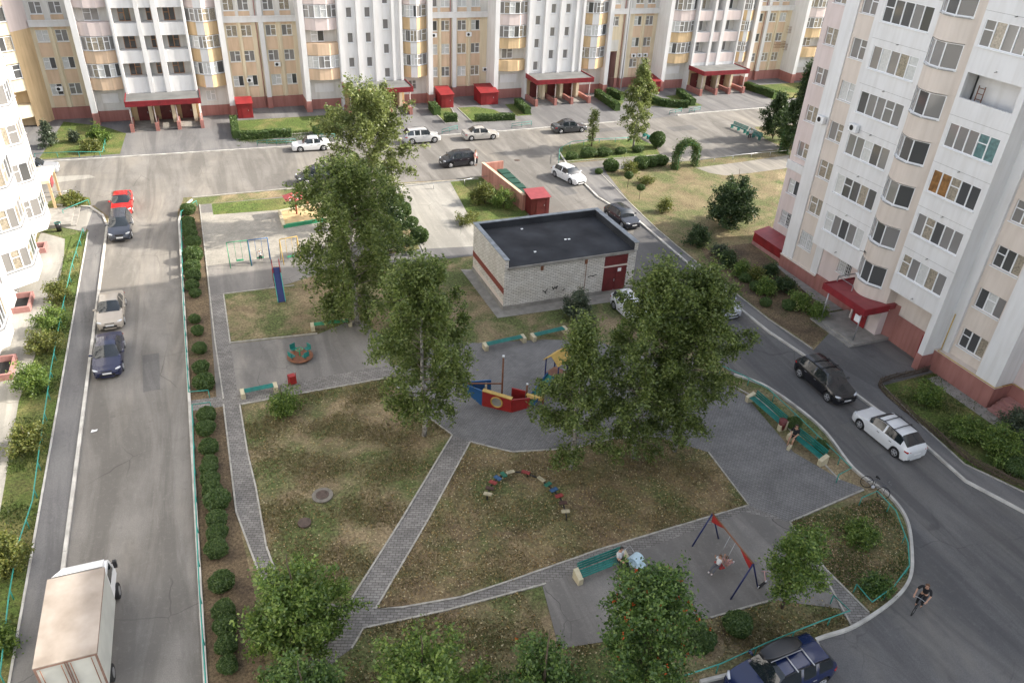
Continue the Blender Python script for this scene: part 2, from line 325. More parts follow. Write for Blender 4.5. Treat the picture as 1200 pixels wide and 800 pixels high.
# ------------------------------------------------------------------ the setting: ground, roads, paths
def sheet(name, poly, z, m, kind='structure'):
    bm = bmesh.new(); vs = [bm.verts.new((p[0], p[1], z)) for p in poly]; f = bm.faces.new(vs); f.normal_update()
    if f.normal.z < 0: f.normal_flip()
    bmesh.ops.triangulate(bm, faces=[f]); me = bpy.data.meshes.new(name); bm.to_mesh(me); bm.free(); me.materials.append(m)
    return tag(put(name, me), kind=kind)
def psheet(name, pts, z, m): return sheet(name, [G(*p) for p in pts], z, m)
def offset_line(pts, d):
    out = []
    for i, p in enumerate(pts):
        a = Vector(pts[max(i-1, 0)]); b = Vector(pts[min(i+1, len(pts)-1)]); t = (b-a).normalized(); out.append((p[0]-t.y*d, p[1]+t.x*d))
    return out
def ribbon(name, pts, wd, z0, z1, m, kind='structure', seg=None):
    mb = MB(); L = offset_line(pts, wd/2); R = offset_line(pts, -wd/2)
    for i in range(len(pts)-1):
        a, b, c, d = L[i], L[i+1], R[i+1], R[i]
        n = 1
        if seg: n = max(1, int(round(math.hypot(b[0]-a[0], b[1]-a[1])/seg)))
        for k in range(n):
            g = 0.006 if n > 1 else 0
            l = math.hypot(b[0]-a[0], b[1]-a[1]) + 1e-6; s0 = k/n + g/l; s1 = (k+1)/n - g/l
            jz = RNG.uniform(-0.008, 0.008) if n > 1 else 0
            def mixp(p, q, s): return (p[0]+(q[0]-p[0])*s, p[1]+(q[1]-p[1])*s)
            mb.prism([mixp(a, b, s0), mixp(a, b, s1), mixp(d, c, s1), mixp(d, c, s0)], z0, z1+jz)
    me = fixn(mb.mesh(name, m)); return tag(put(name, me), kind=kind)
def smooth(pts, n=6):
    out = []; P = [pts[0]] + list(pts) + [pts[-1]]
    for i in range(1, len(P)-2):
        for k in range(n):
            t = k/n; p0, p1, p2, p3 = [np.array(P[j]) for j in (i-1, i, i+1, i+2)]
            out.append(tuple(0.5*((2*p1)+(-p0+p2)*t+(2*p0-5*p1+4*p2-p3)*t*t+(-p0+3*p1-3*p2+p3)*t**3)))
    out.append(tuple(pts[-1])); return out

MA = {}
MA['road'] = asphalt('road_asphalt', (0.17, 0.158, 0.142), (0.235, 0.22, 0.20), (0.33, 0.295, 0.245))
MA['road2'] = asphalt('yard_road_asphalt', (0.115, 0.112, 0.112), (0.155, 0.15, 0.147), (0.23, 0.21, 0.18), 0.4)
MA['walk'] = asphalt('walk_asphalt', (0.15, 0.145, 0.145), (0.19, 0.185, 0.18), (0.24, 0.225, 0.205), 0.5, 0.35)
MA['play'] = asphalt('playground_asphalt', (0.18, 0.17, 0.16), (0.245, 0.23, 0.21), (0.34, 0.30, 0.24), 0.9, 0.3)
MA['slab'] = asphalt('old_concrete_slabs', (0.30, 0.285, 0.255), (0.38, 0.36, 0.32), (0.42, 0.39, 0.33), 0.8, 0.25)
MA['lawn'] = lawn('dry_lawn', (0.30, 0.235, 0.14), (0.155, 0.115, 0.07), (0.085, 0.12, 0.036), 0.42, 0.5)
MA['lawn_leaf'] = lawn('leafy_lawn', (0.25, 0.19, 0.105), (0.12, 0.085, 0.053), (0.085, 0.11, 0.036), 0.45, 1.0)
MA['lawn_yel'] = lawn('parched_lawn', (0.22, 0.18, 0.10), (0.15, 0.115, 0.065), (0.10, 0.12, 0.042), 0.44, 0.0)
MA['lawn_green'] = lawn('green_lawn', (0.20, 0.19, 0.07), (0.11, 0.10, 0.04), (0.075, 0.12, 0.025), 0.38, 0.0)
MA['soil'] = lawn('bare_soil', (0.17, 0.125, 0.075), (0.085, 0.062, 0.042), (0.06, 0.08, 0.025), 0.58, 0.0)
MA['tile'] = tiles('grey_paving', (0.17, 0.165, 0.165), (0.21, 0.205, 0.20), (0.10, 0.095, 0.085), 0.22, 0.11)
MA['tile_path'] = tiles('path_paving', (0.17, 0.16, 0.15), (0.25, 0.235, 0.22), (0.075, 0.07, 0.06), 0.30, 0.15, 0.35)
MA['tile_pale'] = tiles('light_paving', (0.31, 0.29, 0.25), (0.38, 0.35, 0.30), (0.17, 0.16, 0.14), 0.22, 0.11)  # paler, cream-toned paving than the grey tile

sheet('ground', [(-900, -500), (900, -500), (900, 1200), (-900, 1200)], 0.0, MA['lawn'])
# roads
XL0, XL1 = -9.45, -3.75
sheet('left_road', [(XL0, -20), (XL1, -20), (XL1, 72), (-3.2, 75.2), (-3.2, 76), (-11, 76), (XL0, 72.5)], 0.004, MA['road'])
sheet('back_road', [(-40, 76.0), (6, 75.6), (26, 73.4), (36.9, 76.5), (40, 78), (60, 80), (110, 80), (110, 89.5), (64, 89.6), (53, 88.6), (36, 88.1), (8, 88.4), (-16, 89.3), (-40, 89.3)], 0.008, MA['road'])
rk = [G(*p) for p in [(655, 180), (668, 200), (700, 232), (750, 262), (800, 305), (850, 350), (900, 390), (945, 420), (1000, 462), (1085, 525), (1130, 565), (1200, 602)]]
nk = [G(*p) for p in [(860, 440), (900, 455), (960, 500), (1000, 550), (1040, 580), (1062, 610), (1068, 650), (1065, 680), (1045, 705), (1000, 735), (957, 750), (880, 783), (820, 800)]]
sheet('right_road', [(37.4, 78.0)] + rk[1:] + [(42, 14), (46, 5), (46, -20), (XL1-0.01, -20), (-3.7, 13), (10, 13.8)] + nk[::-1] + [(30.2, 40), (30.0, 56), (29.8, 74.6)], 0.012, MA['road2'])
psheet('parking_apron', [(566, 203), (652, 184), (668, 200), (700, 232), (745, 256), (742, 275), (700, 262), (640, 255), (618, 252)], 0.016, MA['road'])
# left pavement and strips
sheet('left_pavement', [(-10.95, -5), (XL0-0.18, -5), (XL0-0.18, 70.5), (-10.3, 74), (-11.2, 75.8), (-16, 76.8), (-16, 74.5), (-12.5, 73), (-11.0, 70)], 0.03, MA['walk'])
sheet('left_lawn', [(-15, -5), (-11.0, -5), (-11.0, 70), (-13.2, 69.0), (-15, 69)], 0.006, MA['lawn_green'])
psheet('entrance_walk', [(50, 262), (100, 272), (110, 243), (72, 255), (50, 248)], 0.036, MA['slab'])
psheet('building_apron', [(48, 272), (76, 280), (75, 300), (70, 330), (50, 390), (40, 420), (22, 470), (0, 600), (-60, 800), (-80, 600), (0, 400)], 0.010, MA['slab'])
psheet('entrance_lawn', [(55, 238), (75, 228), (105, 232), (107, 240), (72, 250), (55, 250)], 0.034, MA['lawn_green'])
psheet('worn_slab_strip', [(45, 208), (105, 205), (112, 208), (60, 215)], 0.012, MA['slab'])
psheet('corner_lawn', [(34, 150), (60, 146), (125, 143), (130, 160), (122, 182), (36, 188)], 0.014, MA['lawn_green'])
# aprons in front of the back block
sheet('back_pavement', [(-40, 89.3), (-16, 89.3), (8, 88.4), (36, 88.1), (53, 88.6), (64, 89.6), (110, 89.6), (110, 108), (-40, 108)], 0.018, MA['walk'])
for nm, p in (('front_lawn', [(3.3, 99.8), (3.0, 92.2), (15.9, 93.4), (15.6, 99.8)]), ('front_lawn', [(28.4, 99.6), (28.4, 93.0), (30.2, 93.0), (31.2, 99.6)]),
              ('front_lawn', [(32.0, 99.4), (31.9, 92.4), (38.0, 92.0), (36.6, 97.5), (34.6, 99.4)]), ('front_lawn', [(39.0, 99.6), (38.6, 94.0), (40.8, 94.0), (40.8, 99.6)]),
              ('front_lawn', [(53.7, 101.0), (53.0, 92.9), (56.6, 97.5), (56.2, 101.4)]), ('front_lawn', [(59.9, 99.5), (59.0, 95), (62.6, 91.9), (64.0, 92.4), (63.0, 99.0)]),
              ('front_lawn', [(64.2, 98.8), (64.3, 93.0), (67.0, 93.0), (66.6, 98.8)]), ('front_lawn', [(80, 101.5), (79.6, 93.4), (96, 93.4), (96, 101.5)]),
              ('front_lawn', [(-15.8, 103.8), (-17, 90.2), (-9.2, 90.2), (-8.8, 97.5), (-11.5, 101.0)])):
    sheet(nm, p, 0.024, MA['lawn_green'])
# courtyard
psheet('shrub_strip', [(209, 245), (234, 240), (241, 300), (246, 345), (252, 400), (262, 466), (277, 600), (300, 700), (318, 830), (246, 830), (236, 720), (227, 600), (216, 400), (210, 290)], 0.010, MA['soil'])
psheet('playground', [(234, 240), (330, 231), (455, 222), (470, 290), (440, 300), (300, 345), (262, 346), (270, 403), (300, 400), (372, 392), (420, 372), (455, 400), (462, 440), (455, 443), (254, 470), (241, 300)], 0.016, MA['play'])
psheet('light_paving', [(236, 250), (330, 243), (440, 236), (445, 268), (330, 300), (243, 312)], 0.020, MA['tile_pale'])
psheet('playground_lawn', [(248, 239), (330, 232), (400, 226), (405, 240), (330, 246), (250, 252)], 0.024, MA['lawn_green'])
psheet('slide_lawn', [(262, 345), (326, 337), (440, 325), (425, 372), (372, 388), (270, 401)], 0.024, MA['lawn'])
psheet('paved_band', [(254, 470), (262, 462), (345, 448), (430, 432), (465, 428), (468, 444), (455, 443), (350, 462), (283, 474)], 0.024, MA['tile_path'])
psheet('side_path', [(246, 345), (261, 344), (270, 403), (280, 472), (290, 530), (300, 572), (312, 640), (335, 690), (405, 712), (395, 740), (330, 715), (300, 662), (277, 600), (262, 470), (252, 400)], 0.028, MA['tile_path'])
psheet('cross_path', [(221, 470), (262, 464), (264, 476), (222, 482)], 0.032, MA['tile_path'])
psheet('hedge_strip', [(437, 222), (462, 218), (500, 292), (470, 300), (445, 300)], 0.012, MA['lawn_yel'])
psheet('slab_yard', [(462, 218), (527, 212), (545, 245), (568, 292), (495, 300), (478, 255)], 0.014, MA['slab'])
psheet('garage_path', [(440, 300), (495, 292), (570, 288), (572, 298), (500, 306), (440, 316)], 0.018, MA['walk'])
psheet('weedy_lawn', [(527, 212), (576, 205), (620, 250), (600, 260), (560, 262), (545, 245)], 0.020, MA['lawn_green'])
plaza = [(465, 428), (520, 400), (560, 402), (640, 398), (700, 400), (760, 420), (830, 440), (872, 462), (930, 530), (985, 562), (1012, 572), (925, 612), (877, 592), (830, 530), (770, 512), (720, 514), (670, 526), (600, 530), (551, 518), (530, 510), (490, 480), (455, 443)]
psheet('plaza', plaza, 0.022, MA['tile'])
psheet('diagonal_path', [(530, 510), (551, 518), (500, 612), (440, 714), (470, 712), (540, 700), (600, 680), (700, 645), (800, 615), (877, 592), (925, 612), (870, 640), (700, 672), (610, 692), (520, 716), (426, 736), (412, 760), (398, 770), (378, 790), (350, 790), (380, 745), (405, 712), (470, 610)], 0.026, MA['tile_path'])
psheet('swing_yard', [(635, 684), (700, 664), (872, 600), (925, 612), (968, 668), (1000, 715), (905, 703), (832, 724), (720, 750), (655, 760)], 0.030, MA['play'])
psheet('narrow_path', [(955, 655), (975, 660), (1020, 720), (998, 734), (968, 690)], 0.034, MA['tile_path'])
psheet('big_lawn', [(551, 518), (600, 530), (670, 526), (720, 514), (770, 512), (830, 530), (877, 592), (800, 615), (700, 645), (600, 680), (540, 700), (470, 712), (440, 714), (500, 612)], 0.030, MA['lawn_leaf'])
psheet('kerb_lawn', [(858, 452), (862, 444), (900, 459), (958, 504), (998, 553), (984, 563), (963, 541), (930, 508), (892, 470)], 0.027, MA['lawn'])
psheet('corner_bed', [(925, 612), (1030, 582), (1055, 615), (1064, 655), (1058, 680), (1018, 718), (968, 668)], 0.038, MA['lawn_leaf'])
# right side
psheet('right_pavement', [(668, 196), (705, 196), (740, 240), (770, 270), (830, 320), (900, 375), (952, 410), (1030, 455), (1080, 500), (1130, 545), (1200, 578), (1260, 610), (1260, 650), (1200, 600), (1130, 562), (1085, 522), (1000, 459), (945, 417), (900, 387), (850, 347), (800, 302), (750, 259), (700, 229)], 0.034, MA['walk'])
psheet('right_lawn', [(700, 203), (790, 190), (900, 180), (912, 205), (898, 290), (940, 345), (985, 380), (952, 408), (900, 373), (830, 318), (770, 268)], 0.020, MA['lawn_yel'])
psheet('shrub_bed', [(822, 292), (880, 285), (905, 308), (962, 352), (985, 378), (952, 406), (900, 371), (838, 322)], 0.026, MA['soil'])
psheet('garden_path', [(815, 197), (870, 190), (925, 182), (925, 197), (880, 203), (850, 206), (832, 203)], 0.024, asphalt('pale_path', (0.22, 0.205, 0.18), (0.29, 0.265, 0.23), (0.31, 0.28, 0.23), 0.3))
psheet('side_road', [(655, 191), (672, 191), (720, 187), (774, 182), (769, 171), (757, 162), (800, 155), (880, 146), (893, 160), (925, 174), (870, 181), (815, 188), (760, 193), (700, 203), (668, 198)], 0.022, MA['road'])
psheet('island_lawn', [(655, 186), (657, 172), (690, 166), (750, 163), (768, 172), (772, 182), (720, 186), (670, 190)], 0.040, MA['lawn_green'])
psheet('back_right_lawn', [(884, 149), (905, 148), (960, 144), (960, 175), (915, 172), (896, 163)], 0.026, MA['lawn'])
psheet('entrance_asphalt', [(952, 412), (985, 376), (1045, 400), (1075, 424), (1095, 436), (1035, 452), (1028, 456)], 0.040, MA['road2'])
psheet('front_garden', [(1034, 452), (1095, 438), (1155, 480), (1200, 498), (1260, 540), (1260, 605), (1200, 575), (1130, 542), (1080, 497)], 0.030, MA['lawn_green'])
sheet('wall_apron', [(43.3, 29.2), (44.6, 29.2), (44.6, 24.4), (46.5, 24.4), (46.5, -9), (45.2, -9), (43.3, 23)], 0.044, M['concrete'])
sheet('wall_apron', [(43.0, 38.8), (44.6, 38.8), (45.2, 47.0), (44.2, 47.0)], 0.044, M['concrete'])
psheet('garage_plinth_apron', [(540, 316), (560, 316), (590, 362), (740, 338), (745, 350), (583, 373)], 0.030, M['concrete'])
# kerbs
ribbon('kerb', [(XL0-0.09, -5), (XL0-0.09, 60), (XL0-0.09, 70.5), (-10.0, 73.0), (-11.2, 75.4), (-14, 76.6)], 0.18, 0, 0.13, M['kerb'], seg=1.0)
ribbon('kerb', [(XL1+0.09, 5), (XL1+0.09, 40), (XL1+0.09, 70.0), (-3.3, 73.0), (-2.4, 74.8)], 0.17, 0, 0.13, M['kerb'], seg=1.0)
ribbon('kerb', [(p[0]+0.08, p[1]) for p in rk], 0.17, 0, 0.14, M['kerb'], seg=1.0)
ribbon('kerb', smooth(nk), 0.15, 0, 0.15, M['kerb'], seg=1.0)
ribbon('kerb', [(-30, 89.4), (-16, 89.3), (8, 88.4), (36, 88.1), (53, 88.6)], 0.16, 0, 0.12, M['kerb'], seg=1.0)
ribbon('kerb', [(60.5, 89.3), (64, 89.6), (82, 89.9), (100, 90)], 0.16, 0, 0.12, M['kerb'], seg=1.0)
ribbon('kerb', [(-2.4, 75.4), (6, 75.4), (18, 73.7), (26, 73.2)], 0.14, 0, 0.08, M['edging'], seg=1.0)
for pts in ([(234, 240), (241, 300), (252, 400), (262, 468)], [(262, 474), (277, 600), (300, 662), (318, 700)], [(262, 345), (270, 403)], [(281, 474), (290, 530), (300, 572), (312, 640), (322, 668)],
            [(262, 345), (326, 337), (345, 335)], [(270, 402), (372, 391)], [(283, 474), (350, 462), (455, 443), (490, 480), (530, 510), (470, 610), (405, 713)], [(551, 518), (500, 612), (440, 714), (470, 712), (540, 700), (600, 680), (700, 645), (800, 615), (877, 592), (830, 530)],
            [(551, 518), (600, 530), (670, 526), (720, 514), (770, 512)], [(412, 760), (426, 736), (520, 716), (610, 692), (640, 684)], [(925, 612), (968, 668), (1018, 718)], [(925, 612), (1012, 574)], [(955, 655), (998, 734)], [(832, 724), (905, 703)],
            [(462, 218), (478, 255), (497, 296)], [(700, 200), (740, 240), (770, 269), (830, 319), (900, 374), (952, 409)], [(1034, 452), (1080, 499), (1130, 544), (1200, 577), (1260, 608)], [(858, 452), (892, 470), (930, 508), (963, 541), (984, 563)], [(655, 190), (720, 186), (772, 182)]):
    ribbon('path_edging', [G(*p) for p in pts], 0.09, 0.0, 0.075, M['edging'], seg=0.8)
ribbon('path_edging', [(-11.0, -5), (-11.0, 30), (-11.0, 69.5)], 0.10, 0.0, 0.08, M['kerb'], seg=0.8)
for p in ([(3.3, 99.8), (3.0, 92.2), (15.9, 93.4)], [(28.4, 99.6), (28.4, 93.0), (30.2, 93.0), (31.2, 99.6)], [(32.0, 99.4), (31.9, 92.4), (38.0, 92.0)]): ribbon('path_edging', p, 0.1, 0, 0.09, M['edging'], seg=1)

# grass tufts: many small blades on the nearer lawns (one uncountable mass)
def tufts(name, polys, n, hgt_, m, seed):
    r = np.random.default_rng(seed); V = []
    for poly in polys:
        P = np.array([G(*p) for p in poly]); lo, hi = P.min(0), P.max(0); cand = r.uniform(lo, hi, (int(n), 2))
        ins = np.zeros(len(cand), bool); j = len(P)-1
        for i in range(len(P)):
            c = ((P[i, 1] > cand[:, 1]) != (P[j, 1] > cand[:, 1])) & (cand[:, 0] < (P[j, 0]-P[i, 0])*(cand[:, 1]-P[i, 1])/(P[j, 1]-P[i, 1]+1e-9)+P[i, 0]); ins ^= c; j = i
        cand = cand[ins]; clump = np.sin(cand[:, 0]*1.3+np.sin(cand[:, 1]*0.9)*2)+np.sin(cand[:, 1]*1.7+cand[:, 0]*0.6)
        cand = cand[clump+r.normal(0, .8, len(cand)) > 0.2]; V.append(cand)
    C = np.concatenate(V); k = len(C); a = r.uniform(0, 2*np.pi, k); hw = r.uniform(0.02, 0.05, k); h = r.uniform(0.4, 1.0, k)*hgt_
    le = r.normal(0, 0.06, (k, 2)); v = np.zeros((k, 3, 3))
    v[:, 0, 0] = C[:, 0]-np.cos(a)*hw; v[:, 0, 1] = C[:, 1]-np.sin(a)*hw; v[:, 1, 0] = C[:, 0]+np.cos(a)*hw; v[:, 1, 1] = C[:, 1]+np.sin(a)*hw
    v[:, 0, 2] = v[:, 1, 2] = 0.01; v[:, 2, :2] = C+le; v[:, 2, 2] = h+0.03
    return tag(put(name, npmesh(name, v.reshape(-1, 3), 3, m)), kind='stuff', label='short dry grass growing on the courtyard lawns', cat='grass')
def npmesh(name, verts, k, m):
    me = bpy.data.meshes.new(name); nv = len(verts); nf = nv//k
    me.vertices.add(nv); me.vertices.foreach_set('co', np.ascontiguousarray(verts, dtype=np.float32).ravel())
    me.loops.add(nv); me.loops.foreach_set('vertex_index', np.arange(nv, dtype=np.int32))
    me.polygons.add(nf); me.polygons.foreach_set('loop_start', np.arange(0, nv, k, dtype=np.int32)); me.polygons.foreach_set('loop_total', np.full(nf, k, dtype=np.int32))
    me.update(calc_edges=True); me.materials.append(m); return me
M['blade'] = leafmat('grass_blades', (0.13, 0.115, 0.05), (0.20, 0.17, 0.075), (0.32, 0.26, 0.13), 0.3)
M['blade_g'] = leafmat('green_blades', (0.05, 0.08, 0.02), (0.08, 0.12, 0.03), (0.15, 0.17, 0.05), 0.3)
LA = [(283, 474), (350, 462), (455, 443), (490, 480), (530, 510), (470, 610), (405, 713), (335, 690), (312, 640), (300, 572)]
LD = [(551, 518), (600, 530), (670, 526), (720, 514), (770, 512), (830, 530), (877, 592), (800, 615), (700, 645), (600, 680), (440, 714), (500, 612)]
LC = [(412, 760), (426, 736), (520, 716), (610, 692), (655, 760), (720, 750), (832, 724), (905, 703), (960, 700), (998, 730), (957, 745), (820, 795), (600, 860), (380, 860)]
tufts('grass', [LA, LD, LC], 60000, 0.10, M['blade'], 3)
tufts('grass', [[(0, 600), (15, 500), (40, 440), (75, 300), (98, 275), (85, 370), (45, 590), (10, 790), (-40, 790)], [(1034, 452), (1095, 438), (1155, 480), (1200, 498), (1200, 575), (1130, 542), (1080, 497)],
               [(925, 612), (1030, 582), (1055, 615), (1064, 655), (1058, 680), (1018, 718), (968, 668)], [(275, 160), (395, 150), (400, 165), (278, 172)]], 16000, 0.13, M['blade_g'], 5)['label'] = 'green grass growing in the verges and front gardens'

# fallen birch leaves scattered over the lawns
rr = np.random.default_rng(21); Cs = []
for poly, n in ((LA, 1100), (LD, 3600), (LC, 1600), ([(925, 612), (1030, 582), (1055, 615), (1064, 655), (1058, 680), (1018, 718), (968, 668)], 900)):
    P = np.array([G(*p) for p in poly]); c = rr.uniform(P.min(0), P.max(0), (n*2, 2)); ins = np.zeros(len(c), bool); j = len(P)-1
    for i in range(len(P)):
        ins ^= ((P[i, 1] > c[:, 1]) != (P[j, 1] > c[:, 1])) & (c[:, 0] < (P[j, 0]-P[i, 0])*(c[:, 1]-P[i, 1])/(P[j, 1]-P[i, 1]+1e-9)+P[i, 0]); j = i
    Cs.append(c[ins])
C = np.concatenate(Cs); k = len(C); a = rr.uniform(0, 6.28, k); s = rr.uniform(0.025, 0.06, k); ca, sa = np.cos(a)*s, np.sin(a)*s; v = np.zeros((k, 4, 3)); v[:, :, 0] = C[:, 0:1]+np.stack([ca, -sa*.7, -ca, sa*.7], 1); v[:, :, 1] = C[:, 1:2]+np.stack([sa, ca*.7, -sa, -ca*.7], 1); v[:, :, 2] = rr.uniform(0.045, 0.075, (k, 4))
M['fallen'] = leafmat('fallen_leaf', (0.20, 0.11, 0.03), (0.36, 0.26, 0.10), (0.55, 0.48, 0.30), 0.2)
tag(put('fallen_leaves', npmesh('fallen_leaves', v.reshape(-1, 3), 4, M['fallen'])), 'yellow fallen leaves scattered over the dry courtyard lawns', 'fallen leaves', kind='stuff')
# resurfaced patches in the asphalt
MA['patch'] = asphalt('patched_asphalt', (0.13, 0.124, 0.118), (0.18, 0.172, 0.165), (0.24, 0.22, 0.19), 0.0)
for k, (x0, y0, w_, h_) in enumerate(((-6.4, 43.5, 1.1, 4.4), (12, 79.5, 4.5, 2.0), (46, 85.0, 5.0, 1.4), (33.8, 24.0, 2.0, 3.0), (27.0, 8.5, 3.5, 1.8), (33.0, 66.5, 1.6, 2.6), (56, 83, 4, 2))):
    r_ = random.Random(k); sheet('road_patch', [(x0+r_.uniform(-.15, .15), y0), (x0+w_*.5, y0+r_.uniform(-.15, .15)), (x0+w_, y0+r_.uniform(-.1, .2)), (x0+w_+r_.uniform(-.15, .15), y0+h_), (x0+w_*.4, y0+h_+r_.uniform(-.15, .15)), (x0, y0+h_)], 0.0175+0.0003*k, MA['patch'])
# ------------------------------------------------------------------ buildings: canonical facade frame x = along wall, y = into the wall, z = up
WC = {}
def window_meshes(w_, h_, n, depth, style, glass, key):
    k = (round(w_, 2), round(h_, 2), n, depth, style, key, str(glass))
    if k in WC: return WC[k]
    fm = MB(); fr = M['wood'] if style == 'wood' else M['pvc']; fm.use(fr)
    t = 0.055; y0, y1 = depth, depth+0.07
    fm.box(0, t, y0, y1, 0, h_); fm.box(w_-t, w_, y0, y1, 0, h_); fm.box(t, w_-t, y0, y1, 0, t); fm.box(t, w_-t, y0, y1, h_-t, h_)
    for i in range(1, n):
        x = w_*i/n; fm.box(x-0.04, x+0.04, y0-0.004, y1, t, h_-t)
    tr = key % n if n > 1 else 0
    if style != 'plain': fm.box(w_*tr/n+0.05, w_*(tr+1)/n-0.05, y0-0.002, y1, h_*0.60, h_*0.60+0.06)
    if style != 'flush' or True: fm.use(M['steel'] if style == 'flush' else M['pvc']); fm.box(-0.04, w_+0.04, -0.10, min(y0, 0.1), -0.05, -0.006)
    frame = fm.mesh('window', None)
    pm = MB(); r = random.Random(key*7+n)
    for i in range(n):
        g = (glass if isinstance(glass, str) else r.choice(glass)) if glass else r.choice(['g_dark', 'g_dark', 'g_mid', 'g_mid', 'g_curt', 'g_mid', 'g_white'])
        pm.use(M[g]); a = w_*i/n+(0.0 if i == 0 else 0.05); b = w_*(i+1)/n-(0 if i == n-1 else 0.05)
        tl = r.uniform(-0.006, 0.006)
        pm.quad((a+t*(i == 0), y0+0.035+tl, t), (b-t*(i == n-1), y0+0.035-tl, t), (b-t*(i == n-1), y0+0.035-tl, h_-t), (a+t*(i == 0), y0+0.035+tl, h_-t))
    WC[k] = (frame, pm.mesh('pane', None)); return WC[k]
def window(par, u, z, w_, h_, y=0.0, n=2, depth=0.10, style='std', glass=None, rz=0.0, key=None, label=None):
    if key is None: key = RNG.randrange(6)
    f, p = window_meshes(w_, h_, n, depth, style, glass, key)
    o = put('window', f, par, (u, y, z), rz); put('pane', p, o)
    if label: o['label'] = label
    return o
def wall_mb(mb, u0, u1, z0, z1, y, holes, rev=0.16):
    us = sorted(set([u0, u1] + [c for h in holes for c in (h[0], h[1]) if u0 < c < u1])); zs = sorted(set([z0, z1] + [c for h in holes for c in (h[2], h[3]) if z0 < c < z1]))
    for i in range(len(us)-1):
        for j in range(len(zs)-1):
            cu, cz = (us[i]+us[i+1])/2, (zs[j]+zs[j+1])/2
            if any(h[0] < cu < h[1] and h[2] < cz < h[3] for h in holes): continue
            mb.quad((us[i], y, zs[j]), (us[i+1], y, zs[j]), (us[i+1], y, zs[j+1]), (us[i], y, zs[j+1]))
    for h in holes:
        a, b, c, d = h[:4]
        mb.quad((a, y, c), (a, y+rev, c), (a, y+rev, d), (a, y, d)); mb.quad((b, y+rev, c), (b, y, c), (b, y, d), (b, y+rev, d))
        mb.quad((a, y, c), (b, y, c), (b, y+rev, c), (a, y+rev, c)); mb.quad((a, y+rev, d), (b, y+rev, d), (b, y, d), (a, y, d))
class Bld:
    """collects wall pieces by colour, then links them as the building's parts"""
    def __init__(s, root): s.root = root; s.mb = {}; s.n = 100
    def g(s, part, m, idx=None):
        if part in ('pilaster', 'fin', 'spandrel', 'entrance_pier', 'porch_wall', 'cornice', 'drain_spout', 'block_seam'): s.n += 1; idx = s.n
        k = (part, m, idx)
        if k not in s.mb: s.mb[k] = MB()
        return s.mb[k]
    def done(s):
        for (part, m, _), mb in s.mb.items(): mb.build(part, M[m], s.root)
ST = 2.98
def bay_profile(u0, u1, kind):
    w_ = u1-u0
    if kind == 'bay': return [(u0, 0.9), (u0+w_*0.30, 0.0), (u0+w_*0.55, -0.15), (u1, 0.75)]
    return [(u0, 0.55), (u0+w_*0.32, 0.0), (u0+w_*0.68, 0.0), (u1, 0.55)]
def strip(mb, pr, z0, z1):
    for a, b in zip(pr[:-1], pr[1:]): mb.quad((a[0], a[1], z0), (b[0], b[1], z0), (b[0], b[1], z1), (a[0], a[1], z1))
def slab(mb, pr, back, z, z2=None):
    mb.ngon([(p[0], p[1], z) for p in pr] + [(pr[-1][0], back, z), (pr[0][0], back, z)])
def ac_unit(par, u, y, z):
    mb = MB(); mb.use(M['pvc']); mb.box(u, u+0.75, y-0.42, y-0.12, z, z+0.52); mb.use(M['blackgloss']); mb.tube([(u+0.30, y-0.425, z+0.26), (u+0.30, y-0.43, z+0.26)], 0.19, 16); mb.use(M['steel']); mb.box(u+0.05, u+0.1, y-0.42, y, z-0.04, z); mb.box(u+0.65, u+0.7, y-0.42, y, z-0.04, z)
    return mb.build('air_conditioner', None, par)
